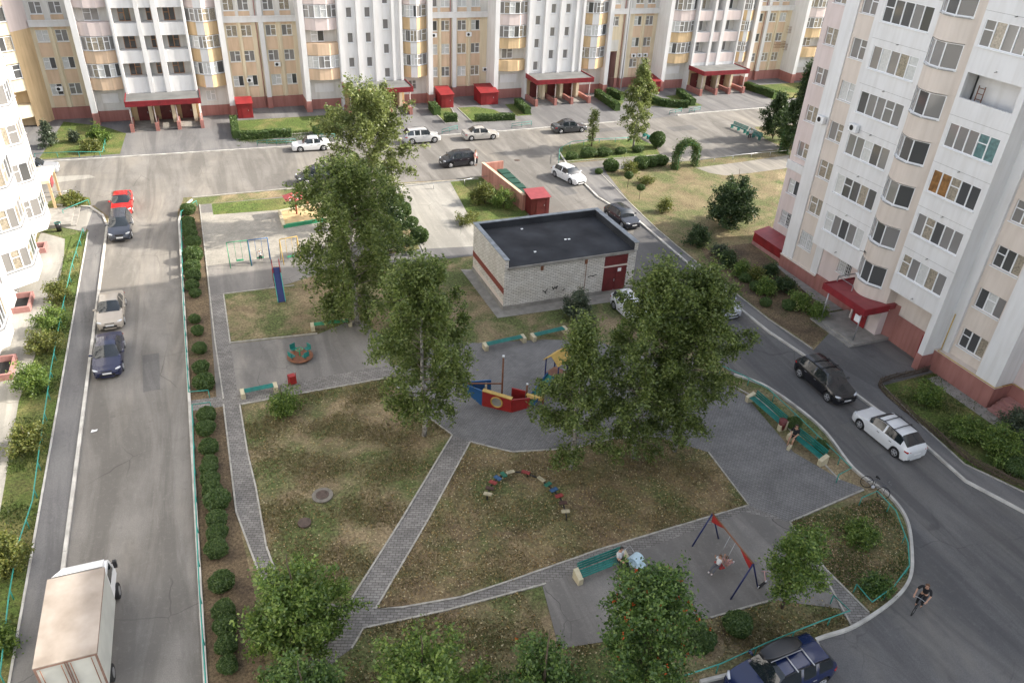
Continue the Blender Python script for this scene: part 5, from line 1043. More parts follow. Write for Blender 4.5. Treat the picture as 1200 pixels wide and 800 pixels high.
# ivy arches --------------------------------------------------------------
def ivy_arch(base, label, w_, h_, seed, rz):
    X, Y = G(*base); o = thing('ivy_arch', label, 'ivy arch', (X, Y, 0), rz, 'ivy arches over the garden path'); rng = np.random.default_rng(seed)
    path = [(-w_/2, 0), (-w_/2, h_*0.6), (-w_*0.36, h_*0.85), (0, h_), (w_*0.36, h_*0.85), (w_/2, h_*0.6), (w_/2, 0)]; pts = []
    for a, b in zip(path[:-1], path[1:]):
        for i in range(8): s = i/8; pts.append((a[0]+(b[0]-a[0])*s, a[1]+(b[1]-a[1])*s))
    P = np.array(pts)[rng.integers(0, len(pts), 7000)]; C = np.stack([P[:, 0], rng.uniform(-.5, .5, len(P)), P[:, 1]], 1)+rng.normal(0, 0.17, (len(P), 3)); C[:, 2] = np.clip(C[:, 2], .03, 9)
    put('foliage', npmesh('foliage', leaf_quads(C, 0.16, rng), 4, M['leaf_box']), o)
    q = MB()
    for y in (-.45, .45): q.tube([(p[0], y, p[1]) for p in path], 0.03, 6)
    q.build('frame', M['green'], o)
ivy_arch((802, 196), 'dark green ivy arch standing free at the end of the garden path', 2.9, 3.0, 5, 0.15); ivy_arch((918, 176), 'ivy-covered arch close to the right building', 2.6, 2.8, 6, 0.9)
# ------------------------------------------------------------------ vehicles
def car(label, cat, base, rz, col, kind='sedan', group='cars parked in the yard', L=4.4, W=1.78, Ht=1.46, loc=None, rack=None, name='parked_car'):
    """front looks along local +X"""
    X, Y = loc if loc else G(*base, 0.6)
    root = thing(name, label, cat, (X, Y, 0), rz, group)
    pm = paint('paint', col); hb = {'sedan': 0.92, 'hatch': 0.95, 'suv': 1.08, 'wagon': 0.98, 'mpv': 1.02}[kind]*(Ht/1.46 if kind not in ('suv',) else Ht/1.68)
    wr = 0.32 if kind != 'suv' else 0.36; xf, xr = L/2-0.86, -L/2+0.80
    if kind == 'sedan': K = dict(h0=0.04, h1=0.29, w1=0.43, r1=0.68, g1=0.83)
    elif kind == 'hatch': K = dict(h0=0.04, h1=0.25, w1=0.41, r1=0.80, g1=0.96)
    elif kind == 'mpv': K = dict(h0=0.03, h1=0.19, w1=0.38, r1=0.86, g1=0.985)
    elif kind == 'wagon': K = dict(h0=0.04, h1=0.26, w1=0.41, r1=0.88, g1=0.98)
    else: K = dict(h0=0.03, h1=0.25, w1=0.385, r1=0.87, g1=0.975)
    ts = set(np.linspace(0, 1, 37).round(4)) | {K['h1'], K['w1'], K['r1'], K['g1'], 0.012, 0.03, 0.975, 0.99}
    ra = wr+0.07
    for xw in (xf, xr):
        for a in np.linspace(-ra, ra, 11): ts.add(round(0.5-(xw+a)/L, 4))
    ts = sorted(t for t in ts if 0 <= t <= 1); zl = 0.20 if kind != 'suv' else 0.26
    def lerp(x, xs, ys): return float(np.interp(x, xs, ys))
    rings = []
    for t in ts:
        x = L*(0.5-t)
        tail = 0.95 if kind == 'sedan' else 0.99
        zb = lerp(t, [0, 0.015, 0.05, 0.12, K['h1'], K['w1'], K['r1'], K['g1'], 0.985, 1], [0.56, 0.68, hb*0.76, hb*0.83, hb*0.95, hb*0.985, hb*1.02, hb*(1.06 if kind == 'sedan' else 1.0), hb*(1.02 if kind == 'sedan' else 0.92), hb*0.80])
        zr_ = lerp(t, [0, K['h1'], K['h1']+0.05, K['w1']-0.02, K['w1']+0.06, 0.55, K['r1'], K['g1'], 1], [0, 0, 0.42, 0.93, 0.99, 1.0, 0.955 if kind != 'suv' else 0.97, 0.03 if kind in ('sedan',) else 0.10, 0])
        wd = W/2*lerp(t, [0, 0.012, 0.04, 0.12, 0.3, 0.75, 0.93, 0.985, 1], [0.70, 0.80, 0.90, 0.975, 1, 1, 0.965, 0.87, 0.80])
        x_c = x - (0.0)
        za = zl
        for xw in (xf, xr):
            dx = abs(x-xw)
            if dx < ra: za = max(za, wr+math.sqrt(ra*ra-dx*dx)*0.98)
        if t < 0.012 or t > 0.988: za = zl+0.10; 
        rt = wd*(0.87-0.17*zr_); zt = zb+(Ht-zb)*zr_
        rings.append([(x, 0, zl), (x, wd*0.6, zl), (x, wd*0.62, za), (x, wd*0.955, za), (x, wd, max(za+0.03, 0.52*hb)), (x, wd*0.975, zb-0.09), (x, wd*0.92, zb), (x, rt, zb+(zt-zb)*0.88+0.001), (x, rt*0.86, zt+0.002), (x, 0, zt+0.03)])
    def ctype(i, j):
        t = (ts[i]+ts[i+1])/2
        if j == 6:
            lo, hi = K['h1']+0.055, K['g1']-(0.035 if kind == 'sedan' else 0.03)
            if lo < t < hi:
                for pl in (0.565,) + ((0.74,) if kind in ('suv', 'mpv', 'wagon') else ()):
                    if abs(t-pl) < 0.014: return 'body'
                if t > K['r1']+ (0.07 if kind == 'sedan' else 0.05): return 'body'
                return 'side'
        if j in (7, 8) and K['h1'] < t < K['w1']-0.005 and j == 8: return 'wind'
        if j == 7 and K['h1']+0.02 < t < K['w1']-0.01: return 'wind'
        if K['r1']+0.012 < t < K['g1']-0.01 and j in (7, 8): return 'rear'
        if j in (1, 2): return 'under'
        return 'body'
    sets = {k: MB() for k in ('body', 'side', 'wind', 'rear', 'under')}
    for k in sets: sets[k].smooth = True
    for sgn in (1, -1):
        for i in range(len(ts)-1):
            for j in range(9):
                a, b, c, d = rings[i][j], rings[i+1][j], rings[i+1][j+1], rings[i][j+1]; fl = lambda p: (p[0], p[1]*sgn, p[2])
                q = [fl(a), fl(b), fl(c), fl(d)]
                if sgn > 0: q = q[::-1]
                sets[ctype(i, j)].quad(*q)
    for e, rg in ((0, rings[0]), (-1, rings[-1])):
        pts = rg + [(p[0], -p[1], p[2]) for p in rg[::-1][1:-1]]; sets['body'].smooth = False; sets['body'].ngon(pts if e else pts[::-1])
    def bld(mb, nm, mt, par):
        me = mb.mesh(nm, mt); bm = bmesh.new(); bm.from_mesh(me); bmesh.ops.remove_doubles(bm, verts=bm.verts, dist=0.0008); bm.to_mesh(me); bm.free()
        try: me.set_sharp_from_angle(angle=math.radians(38))
        except Exception: pass
        return put(nm, me, par)
    body = bld(sets['body'], 'body', pm, root); bld(sets['under'], 'underbody', M['black'], root)
    bld(sets['side'], 'side_window', M['carglass'], root); bld(sets['wind'], 'windscreen', M['carglass'], root); bld(sets['rear'], 'rear_window', M['carglass'], root)
    wm = MB(); wm.tube([(0, -0.10, 0), (0, -0.085, 0), (0, 0.085, 0), (0, 0.10, 0)], [wr*0.9, wr, wr, wr*0.9], 22); ty = wm.mesh('tyre', M['black'])
    rm = MB(); rm.use(M['blackgloss']); rm.tube([(0, -0.02, 0), (0, 0.104, 0)], wr*0.66, 20); rm.use(M['rim']); rm.ring((0, 0.10, 0), wr*0.62, 0.02, 'y', 20, 5)
    for k in range(5): a = 2*math.pi*k/5; rm.tube([(0, 0.11, 0), (math.cos(a)*wr*0.62, 0.11, math.sin(a)*wr*0.62)], [0.045, 0.03], 5)
    rmm = rm.mesh('rim')
    for xw in (xf, xr):
        for sg in (1, -1):
            o = put('wheel', ty, root, (xw, sg*(W/2-0.125), wr)); 
            if sg < 0: o.rotation_euler = (0, 0, math.pi)
            put('rim', rmm, o)
    # lights, mirrors, plates, grille, handles, trims
    for sg in (1, -1):
        q = MB(); q.smooth = True; y0, y1 = sg*W*0.28, sg*W*0.445; q.tube([(L/2-0.12, y0, hb*0.70), (L/2-0.17, (y0+y1)/2, hb*0.725), (L/2-0.30, y1, hb*0.755)], [0.05, 0.085, 0.05], 8); q.build('headlight', M['lamp'], root)
        q = MB(); q.smooth = True; q.tube([(-L/2+0.05, sg*W*0.30, hb*0.82), (-L/2+0.10, sg*W*0.40, hb*0.82), (-L/2+0.28, sg*W*0.468, hb*0.86)], [0.05, 0.08, 0.045], 8); q.build('tail_light', M['tail'], root)
        q = MB(); q.smooth = True; xm = L*(0.5-K['h1']-0.07); q.tube([(xm, sg*W*0.46, hb+0.06), (xm+0.02, sg*(W/2+0.06), hb+0.09), (xm+0.01, sg*(W/2+0.16), hb+0.09)], [0.03, 0.085, 0.06], 8); q.build('mirror', pm, root)
        q = MB(); 
        for t in (0.50, 0.71): xx = L*(0.5-t); q.box(xx-0.09, xx+0.09, sg*(W/2-0.01)-0.012, sg*(W/2-0.01)+0.012, hb*0.80, hb*0.83)
        q.build('door_handle', M['blackgloss'] if col[0] > .3 else M['steel'], root)
    q = MB(); q.box(L/2-0.06, L/2+0.006, -W*0.25, W*0.25, 0.32, 0.47); q.box(L/2-0.09, L/2-0.018, -W*0.17, W*0.17, hb*0.60, hb*0.71); q.build('grille', M['blackgloss'], root)
    q = MB(); q.box(L/2+0.004, L/2+0.016, -0.26, 0.26, 0.44, 0.55); q.box(-L/2-0.016, -L/2-0.004, -0.26, 0.26, 0.55, 0.66); q.build('number_plate', M['plate'], root)
    q = MB(); q.use(M['blackgloss'])
    for sg in (1, -1): q.tube([(L*(0.5-K['w1']+0.01), sg*W*0.365, Ht*0.965), (0, sg*W*0.35, Ht+0.02), (L*(0.5-K['r1']), sg*W*0.36, Ht*0.955)], 0.018 if not rack else 0.03, 5)
    for t in (K['h1']+0.03,): 
        q.tube([(L*(0.5-t), -W*0.30, hb*0.985+0.01), (L*(0.5-t)-0.12, 0.05, hb*1.07)], 0.012, 4); q.tube([(L*(0.5-t), 0.0, hb*1.0+0.03), (L*(0.5-t)-0.12, W*0.30, hb*1.07)], 0.012, 4)
    q.build('roof_trim', None, root)
    if rack:
        q = MB(); q.use(M['steel'] if rack == 'steel' else M['blackgloss'])
        for t in (0.50, 0.68): xx = L*(0.5-t); q.tube([(xx, -W*0.40, Ht+0.045), (xx, 0, Ht+0.085), (xx, W*0.40, Ht+0.045)], 0.03, 6)
        q.build('roof_rack', None, root)
    return root
D = math.pi/2
car('bright red sedan at the far end of the left road, behind the grey crossover', 'car', (143, 237), -D, (0.50, 0.012, 0.01), 'sedan')
car('dark grey crossover with silver roof rails on the sunny far part of the left road', 'car', (141, 265), -D, (0.035, 0.04, 0.055), 'suv', L=4.5, W=1.84, Ht=1.66)
car('beige silver sedan, middle one of the cars lined up on the left road', 'car', (130, 362), -D, (0.36, 0.32, 0.27), 'sedan', L=4.4)
car('dark navy sedan, nearest of the cars lined up on the left road', 'car', (127, 414), -D, (0.010, 0.014, 0.05), 'sedan', L=4.5)
car('white sedan parked in front of the hedge left of the birches', 'car', (364, 169), math.pi-0.05, (0.70, 0.70, 0.70), 'sedan', L=4.2)
car('silver crossover parked right of the birches in front of the second canopy', 'car', (494, 160.5), 0.0, (0.42, 0.42, 0.42), 'suv', L=4.4, Ht=1.66)
car('silver beige sedan with luggage rails parked beside the silver crossover', 'car', (563, 156.5), -0.02, (0.40, 0.38, 0.35), 'sedan', L=4.4)
car('black hatchback standing in the road with a person behind it', 'car', (537, 187), math.pi+0.05, (0.012, 0.013, 0.018), 'mpv', L=4.1, Ht=1.55)
car('dark grey sedan parked alone below the third red canopy', 'car', (667, 148.5), -0.02, (0.045, 0.048, 0.052), 'sedan', L=4.5)
car('dark car half hidden behind the light birch on the back road', 'car', (372, 206), math.pi+0.1, (0.03, 0.035, 0.045), 'suv', L=4.4, Ht=1.6)
car('white hatchback in the sun where the right road meets the rubbish enclosure yard', 'car', (666.5, 204), -D+0.25, (0.72, 0.72, 0.72), 'hatch', L=4.3)
car('black hatchback parked by the pavement beside the flat black roof', 'car', (729, 253), -D+0.1, (0.012, 0.014, 0.022), 'hatch', L=4.25)
car('white car mostly hidden by birch leaves beside the maroon gate', 'car', None, -D+0.05, (0.68, 0.69, 0.72), 'wagon', loc=G(742, 362, .6), L=4.4)
car('light car hidden behind the dense birch on the right road', 'car', (838, 352), -D, (0.4, 0.42, 0.46), 'hatch', loc=G(842, 352, .6), L=4.2)
car('black crossover with roof bars parked below the right entrance', 'car', (967, 445), -D-0.03, (0.008, 0.008, 0.011), 'suv', L=4.5, W=1.88, Ht=1.62, rack='black')
car('white hatchback with black roof bars parked nearest on the right road', 'car', (1041, 505), D+0.02, (0.66, 0.67, 0.68), 'hatch', L=4.45, W=1.82, Ht=1.5, rack='black')
car('silver car poking out from behind the left building', 'car', (40, 196), 0.0, (0.33, 0.34, 0.36), 'sedan', L=4.4)
bl = car('blue estate car with a black roof box at the bottom edge', 'car', None, math.pi+0.04, (0.008, 0.017, 0.065), 'suv', L=4.7, W=1.88, Ht=1.70, rack='steel', loc=G(915, 786, .8))
t = thing('roof_box', 'black roof box strapped on top of the blue car', 'roof box', (bl.location.x, bl.location.y, 0), math.pi+0.04)
q = MB(); q.smooth = True; rgs = []
for s in np.linspace(-1, 1, 13):
    w_ = 0.36*(1-abs(s)**3.5*0.55); h_ = 0.17*(1-abs(s)**4*0.75); x = 0.1+s*1.0; rgs.append([(x, -0.30+w_*math.copysign(abs(math.cos(a))**0.6, math.cos(a)), 1.98+h_*math.copysign(abs(math.sin(a))**0.6, math.sin(a))) for a in np.linspace(0, 2*math.pi, 20, endpoint=False)])
for a, b in zip(rgs[:-1], rgs[1:]):
    for k in range(20): q.quad(a[k], a[(k+1) % 20], b[(k+1) % 20], b[k])
q.smooth = False; q.ngon(rgs[0][::-1]); q.ngon(rgs[-1]); me = q.mesh('lid', M['blackgloss']); bm = bmesh.new(); bm.from_mesh(me); bmesh.ops.remove_doubles(bm, verts=bm.verts, dist=0.0005); bmesh.ops.recalc_face_normals(bm, faces=bm.faces); bm.to_mesh(me); bm.free(); put('lid', me, t)
q = MB(); q.box(-0.7, 0.9, 0.06, 0.08, 1.94, 1.985); q.build('edge_trim', M['steel'], t)
# delivery truck
tx = G(90, 735, 2.6); t = thing('delivery_truck', 'white box truck with a dusty tan roof parked on the left pavement side', 'truck', (-8.05, 24.85, 0), D-0.015); t.scale = (0.95, 0.95, 1)
M['boxroof'] = mat('dusty_box_roof', (0.27, 0.225, 0.185), 0.85, 0.15, 0.9, col2=(0.38, 0.33, 0.285), detail=8); M['truckw'] = mat('dirty_white_panel', (0.48, 0.48, 0.44), 0.5, 0.1, 1.5)
q = MB(); q.box(-2.9, 1.6, -1.1, 1.1, 0.95, 3.02); bx = q.build('cargo_box', M['truckw'], t)
q = MB(); q.box(-2.93, 1.63, -1.13, 1.13, 3.02, 3.06); q.build('box_roof', M['boxroof'], bx)
q = MB(); q.use(mat('box_edge_trim', (0.22, 0.13, 0.10), 0.6, 0.2, 5))
for (y0, y1) in ((-1.12, -1.04), (1.04, 1.12), (-0.06, -0.02), (0.02, 0.06)): q.box(-2.935, -2.90, y0, y1, 0.95, 3.0)
q.box(-2.935, -2.9, -1.04, 1.04, 2.93, 3.01)
for sg in (-1, 1): q.box(-2.9, 1.6, sg*1.115-0.015, sg*1.115+0.015, 2.94, 3.015)
q.build('edge_trim', None, bx)
q = MB()
for y in (-0.16, 0.16, -0.9, 0.9): q.tube([(-2.96, y, 1.0), (-2.96, y, 2.9)], 0.018, 6)
q.build('door_bar', M['brownp'], bx)
q = MB(); q.smooth = True; prof = [(1.75, 0.7), (3.55, 0.7), (3.62, 1.15), (3.45, 1.35), (2.95, 2.2), (2.75, 2.32), (1.75, 2.34)]
def cab(mb, w_, pf):
    for a, b in zip(pf, pf[1:]+pf[:1]): mb.quad((a[0], -w_, a[1]), (b[0], -w_, b[1]), (b[0], w_, b[1]), (a[0], w_, a[1]))
    mb.smooth = False
    for sg in (-1, 1): mb.ngon([(p[0], sg*w_, p[1]) for p in pf][::sg])
cab(q, 0.98, prof); cb = q.build('cab', M['pvc'], t)
q = MB(); q.quad((3.44, -0.86, 1.40), (3.44, 0.86, 1.40), (3.0, 0.80, 2.15), (3.0, -0.80, 2.15)); 
for v in range(len(q.v)): q.v[v] = (q.v[v][0]+0.02, q.v[v][1], q.v[v][2]+0.012)
q.build('windscreen', M['carglass'], cb)
for sg in (-1, 1):
    q = MB(); q.quad((3.15, sg*0.985, 1.45), (2.1, sg*0.985, 1.45), (2.1, sg*0.985, 2.12), (2.85, sg*0.985, 2.12)); q.build('side_window', M['carglass'], cb)
    q = MB(); q.box(3.12, 3.26, sg*1.06, sg*1.22, 1.45, 1.85); q.tube([(3.2, sg*0.95, 1.7), (3.2, sg*1.1, 1.75)], 0.02, 5); q.build('mirror', M['blackgloss'], cb)
q = MB(); q.smooth = True; q.tube([(1.6, 0, 2.3), (2.2, 0, 2.72), (1.7, 0, 3.0)], [0.02, 0.02, 0.02], 4)
q = MB(); q.quad((2.9, -0.85, 2.32), (2.9, 0.85, 2.32), (1.75, 1.0, 3.0), (1.75, -1.0, 3.0)); q.ngon([(2.9, 0.85, 2.32), (1.75, 1.0, 2.34), (1.75, 1.0, 3.0)]); q.ngon([(2.9, -0.85, 2.32), (1.75, -1.0, 3.0), (1.75, -1.0, 2.34)]); q.build('wind_deflector', M['pvc'], t)
q = MB(); q.box(-2.8, 3.4, -0.45, 0.45, 0.55, 0.93); q.build('chassis', M['black'], t)
wm = MB(); wm.tube([(0, -0.13, 0), (0, -0.11, 0), (0, 0.11, 0), (0, 0.13, 0)], [0.34, 0.38, 0.38, 0.34], 22); ty = wm.mesh('tyre', M['black']); rm = MB(); rm.tube([(0, 0, 0), (0, 0.135, 0)], 0.22, 16); rmm = rm.mesh('rim', M['rim'])
for xw in (2.75, -1.8):
    for sg in (1, -1): o = put('wheel', ty, t, (xw, sg*0.95, 0.38)); o.rotation_euler = (0, 0, 0 if sg > 0 else math.pi); put('rim', rmm, o)
q = MB(); q.box(-0.6, 0.9, 0.98, 1.06, 0.5, 0.85); q.build('side_guard', M['pvc'], t)

# ------------------------------------------------------------------ fences
def fence(label, pts, h=0.62, m='tealpipe', step=2.2, group='low teal pipe fences', ends=(False, False), rails=1, name='pipe_fence', world=False):
    P = [p if world else G(*p, h) for p in pts]; o = thing(name, label, 'fence', (P[0][0], P[0][1], 0), 0, group); Q = [(p[0]-P[0][0], p[1]-P[0][1]) for p in P]
    for r_ in range(rails):
        q = MB(); z = h-0.3*r_; q.tube([(p[0], p[1], z) for p in Q], 0.032, 6); q.build('rail', M[m], o)
    pmesh = MB(); pmesh.tube([(0, 0, 0), (0, 0, h-0.02)], 0.03, 6); pme = pmesh.mesh('post', M[m])
    dist = [0]
    for a, b in zip(Q[:-1], Q[1:]): dist.append(dist[-1]+math.hypot(b[0]-a[0], b[1]-a[1]))
    n = max(1, round(dist[-1]/step))
    for k in range(n+1):
        d = dist[-1]*k/n; put('post', pme, o, (float(np.interp(d, dist, [p[0] for p in Q])), float(np.interp(d, dist, [p[1] for p in Q])), 0))
    return o
fence('long teal pipe fence along the verge of the left building', [(0, 790), (10, 700), (20, 640), (38, 586), (48, 510), (60, 430), (72, 365), (84, 310), (97, 268)], 0.62)
fence('teal pipe fence between the left road and the far half of the clipped balls', [(230, 235), (212, 248), (213, 292), (215, 360), (221, 459), (244, 457)], 0.62)
fence('teal pipe fence between the left road and the near half of the clipped balls', [(246, 471), (225, 474), (228, 560), (233, 680), (241, 800)], 0.62)
fence('teal pipe fence around the little lawn at the left entrance', [(73, 246), (103, 234)], 0.62)
fence('thin grey rail at the rear of the little lawn at the left entrance', [(50, 226), (80, 224)], 0.6, 'steel')
fence('teal fence along the front of the far left lawn', [(40, 180), (80, 178), (120, 178), (124, 158)], 0.62)
fence('curved teal fence behind the two teal benches', [(845, 428), (872, 440), (900, 455), (940, 492), (998, 548), (983, 556)], 0.62)
fence('teal fence around the rounded corner bed', [(1010, 583), (1028, 575), (1050, 598), (1064, 635), (1066, 662), (1048, 686), (1022, 705), (1004, 684)], 0.62)
fence('teal fence along the bottom bend beside the blue car', [(977, 697), (996, 715), (960, 728), (900, 752), (845, 777), (790, 795), (740, 812)], 0.62)
fence('pale green fence around the left tip of the island', [(655, 186), (656, 174), (670, 166), (700, 163), (740, 161)], 0.6)
fence('thin rail between the back road and the playground', [(470, 219), (535, 212), (578, 205)], 0.6, 'steel', 3)
fence('thin wire fence along the garden path behind the ivy arch', [(815, 188), (870, 181), (925, 176)], 0.5, 'steel', 2.5, 'thin fences')
for i, (a, b) in enumerate([((301, 165), (346, 163)), ((362, 158), (392, 157)), ((518, 152), (536, 147)), ((600, 145), (623, 142)), ((785, 130), (799, 127)), ((808, 128), (821, 125))]):
    fence('%s short green hurdle from the left along the front of the back block gardens' % ORD[i+1], [a, b], 0.6, 'teal', 1.2, 'short green hurdles', rails=2, name='hurdle')
# woven willow fence around the front garden
P = [G(*p) for p in [(1087, 436), (1040, 447), (1030, 455), (1060, 483), (1095, 510), (1130, 538), (1170, 560), (1215, 578)]]; P = smooth(P, 5); o = thing('woven_fence', 'low brown woven willow fence around the right front garden', 'fence', (P[0][0], P[0][1], 0))
q = MB(); Q = [(p[0]-P[0][0], p[1]-P[0][1]) for p in P]
for k in range(9): q.tube([(p[0]+0.03*math.sin(i*2.1+k*1.7), p[1]+0.03*math.cos(i*2.1+k*2.3), 0.05+0.055*k+0.05*math.sin(i*1.3+k)) for i, p in enumerate(Q)], 0.022, 5)
q.build('woven_rods', M['bark'], o); q = MB()
for i in range(0, len(Q), 1): q.tube([(Q[i][0], Q[i][1], 0), (Q[i][0], Q[i][1], 0.62)], 0.02, 5)
q.build('stakes', M['bark'], o)['kind'] = 'stuff'

# ------------------------------------------------------------------ benches
def bench(label, a, b, back=True, m='teal', flip=False, group='teal benches', z=0.42, seatw=0.42, ends=True):
    A = Vector(G(*a)); Bp = Vector(G(*b)); L = (Bp-A).length; o = thing('bench', label, 'bench', (A.x, A.y, 0), math.atan2(Bp.y-A.y, Bp.x-A.x), group); s = -1 if flip else 1
    q = MB()
    for k in range(4): q.box(0, L, *sorted((s*(0.02+k*0.115), s*(0.095+k*0.115))), z, z+0.035)
    q.build('seat', M[m], o)
    if back:
        q = MB()
        for k in range(3): q.box(0, L, *sorted((s*(0.50+0.03*k), s*(0.53+0.03*k))), z+0.06+k*0.14, z+0.17+k*0.14)
        q.build('backrest', M[m], o)
    if ends:
        for x0 in (-0.24, L-0.02):
            q = MB(); q.prism([(x0, s*-0.05), (x0+0.26, s*-0.05), (x0+0.26, s*0.5), (x0, s*0.5)], 0, z+0.04, topz=[z-0.02, z-0.02, z+(0.22 if back else 0.04), z+(0.22 if back else 0.04)]); me = q.mesh('end_block', M['cream'])
            put('end_block', fixn(me), o)
    else:
        for x0 in (0.15, L*0.5, L-0.2): q = MB(); q.box(x0, x0+0.06, *sorted((0, s*0.45)), 0, z); q.build('leg', M[m], o)
    return o
bench('teal slatted bench beside the swing with a woman sitting at its right end', (682, 684), (733, 664), True, flip=False)
bench('long teal bench with concrete ends nearest the playground side of the curved fence', (876, 472), (911, 503), True, flip=False)
bench('long teal bench with concrete ends where a person in black sits', (925, 517), (958, 544), True, flip=False)
bench('backless teal bench behind the play ship', (572, 411), (613, 402), False, group='backless benches')
bench('backless teal bench at the edge of the lawn below the brick wall', (628, 400), (662, 392), False, group='backless benches')
bench('backless green bench under the weeping birch', (369, 388), (409, 383), False, 'green', group='backless benches')
bench('backless teal bench partly behind the shrub by the red bin', (288, 467), (322, 460), False, group='backless benches')
bench('left of the two green benches beside the right trees', (855, 150), (872, 157), True, 'teal', flip=False, group='green benches by the back road', ends=False)
bench('green bench beside the right trees with a seated woman in white', (873, 158), (889, 165), True, 'teal', flip=False, group='green benches by the back road', ends=False)
bench('short green bench right of the young birch on the island', (752, 160), (763, 167), False, 'teal', group='green benches by the back road', ends=False)
bench('green bench at the edge of the right building, past the ivy arch', (938, 172), (948, 173), False, 'green', group='green benches by the back road', ends=False)

# ------------------------------------------------------------------ playground
# A-frame double swing
A = Vector(G(821, 655)); t = thing('swing_set', 'blue and red A-frame swing with two children on it', 'swing', (A.x, A.y, 0))
t.location = (0, 0, 0)
e1 = [G(811, 640), G(842, 631)]; e2 = [G(856, 702), G(888, 688)]; tp1 = ((e1[0][0]+e1[1][0])/2, (e1[0][1]+e1[1][1])/2); tp2 = ((e2[0][0]+e2[1][0])/2, (e2[0][1]+e2[1][1])/2)
bx_, by_ = tp1; t.location = (bx_, by_, 0); rel = lambda p, z: (p[0]-bx_, p[1]-by_, z); HS = 2.05
for e, tp in ((e1, tp1), (e2, tp2)):
    for g in e: q = MB(); q.tube([rel(g, 0), rel(tp, HS)], 0.04, 8); q.build('leg', M['navy'], t)
q = MB(); q.tube([rel(tp1, HS), rel(tp2, HS)], 0.04, 8); q.build('top_bar', M['brownp'], t)
dx, dy = tp2[0]-tp1[0], tp2[1]-tp1[1]; lln = math.hypot(dx, dy); ux, uy = dx/lln, dy/lln
for s0, s1 in ((0.02, 0.32), (0.68, 0.98)):
    q = MB(); a = (tp1[0]+dx*s0, tp1[1]+dy*s0); b = (tp1[0]+dx*s1, tp1[1]+dy*s1); th = 0.03
    if s0 > .5: a, b = b, a
    q.prism([(0, -th), (0, th), (0, th)], 0, 0.001) if False else None
    A0 = Vector(rel(a, HS)); B0 = Vector(rel(b, HS)); C0 = Vector(rel(a, HS-0.5)); nx = Vector((-uy, ux, 0))*0.02
    D0 = A0.lerp(B0, 0.5)+Vector((0, 0, -0.28))
    q.ngon([A0+nx, C0+nx, D0+nx, B0+nx]); q.ngon([A0-nx, B0-nx, D0-nx, C0-nx]); q.quad(C0+nx, C0-nx, D0-nx, D0+nx); q.quad(D0+nx, D0-nx, B0-nx, B0+nx); q.build('corner_plate', M['red'], t)
sc1 = (tp1[0]+dx*0.52, tp1[1]+dy*0.52); sw_off = (-0.55, -0.15); q = MB()
for s in (-0.22, 0.22): q.tube([rel((sc1[0]+ux*s, sc1[1]+uy*s), HS), rel((sc1[0]+ux*s+sw_off[0], sc1[1]+uy*s+sw_off[1]), 0.62)], 0.012, 5)
q.build('chain', M['steel'], t); cx, cy2 = sc1[0]+sw_off[0], sc1[1]+sw_off[1]; q = MB(); q.box(-0.14, 0.14, -0.26, 0.26, 0.58, 0.62)
o = q.build('seat', M['red'], t); o.location = (cx-bx_, cy2-by_, 0); o.rotation_euler = (0, 0, math.atan2(uy, ux)-math.pi/2)
SWING_AT = (cx, cy2)
# school-type frame swings near the sandbox
def frame_swing(label, a, b, m, seat=True, h=2.1):
    A = Vector(G(*a)); Bp = Vector(G(*b)); L = (Bp-A).length; o = thing('pipe_swing', label, 'swing', (A.x, A.y, 0), math.atan2(Bp.y-A.y, Bp.x-A.x), 'pipe swing frames')
    for x in (0, L):
        q = MB(); q.tube([(x, -0.45, 0), (x, 0, h), (x, 0.45, 0)], 0.035, 6); q.build('leg', M[m], o)
    q = MB(); q.tube([(0, 0, h), (L, 0, h)], 0.035, 6); q.build('top_bar', M[m], o)
    if seat:
        q = MB()
        for x in (L/2-0.25, L/2+0.25): q.tube([(x, 0, h), (x, 0, 0.45)], 0.015, 5)
        q.build('hanger', M[m], o); q = MB(); q.box(L/2-0.28, L/2+0.28, -0.14, 0.14, 0.42, 0.46); q.build('seat', M['green'], o)
frame_swing('green pipe swing with an empty green seat', (270, 312), (294, 309), 'green'); frame_swing('pale blue pipe swing right of the green one', (294.5, 309), (317, 306), 'blue')
frame_swing('yellow pipe swing partly behind the weeping birch', (331, 308), (351, 304), 'yel')
# slide
A = Vector(G(331, 352)); t = thing('slide', 'metal slide with dark blue chute and red ladder', 'slide', (A.x, A.y+2.6, 0), -D-0.03)
q = MB(); q.use(M['navy']); 
def beam(mb, a, b, w0, th): 
    a, b = Vector(a), Vector(b); mb.prism([(a.x, a.y-w0/2), (b.x, b.y-w0/2), (b.x, b.y+w0/2), (a.x, a.y+w0/2)], 0, 0.001, None); 
    n = len(mb.v); zz = [a.z, b.z, b.z, a.z]
    for i in range(4): v = mb.v[n-8+i]; mb.v[n-8+i] = (v[0], v[1], zz[i]); v = mb.v[n-4+i]; mb.v[n-4+i] = (v[0], v[1], zz[i]+th)
beam(q, (0.35, 0, 1.65), (3.3, 0, 0.25), 0.5, 0.04); q.build('chute', None, t)
for sg in (-1, 1):
    q = MB(); beam(q, (0.3, sg*0.27, 1.66), (3.35, sg*0.27, 0.24), 0.05, 0.18); q.build('side_rail', M['tealpipe'], t)
    q = MB(); q.tube([(-0.9, sg*0.3, 0), (0.15, sg*0.27, 1.7), (0.3, sg*0.27, 2.35), (1.0, sg*0.27, 1.55)], 0.03, 6); q.tube([(0.3, sg*0.28, 0), (0.3, sg*0.27, 1.7)], 0.03, 6); q.build('ladder_post', M['red'], t)
q = MB()
for k in range(7): q.tube([(-0.9+1.05*k/7+0.1, -0.28, 1.7*k/7+0.15), (-0.9+1.05*k/7+0.1, 0.28, 1.7*k/7+0.15)], 0.02, 5)
q.build('rung', M['red'], t)
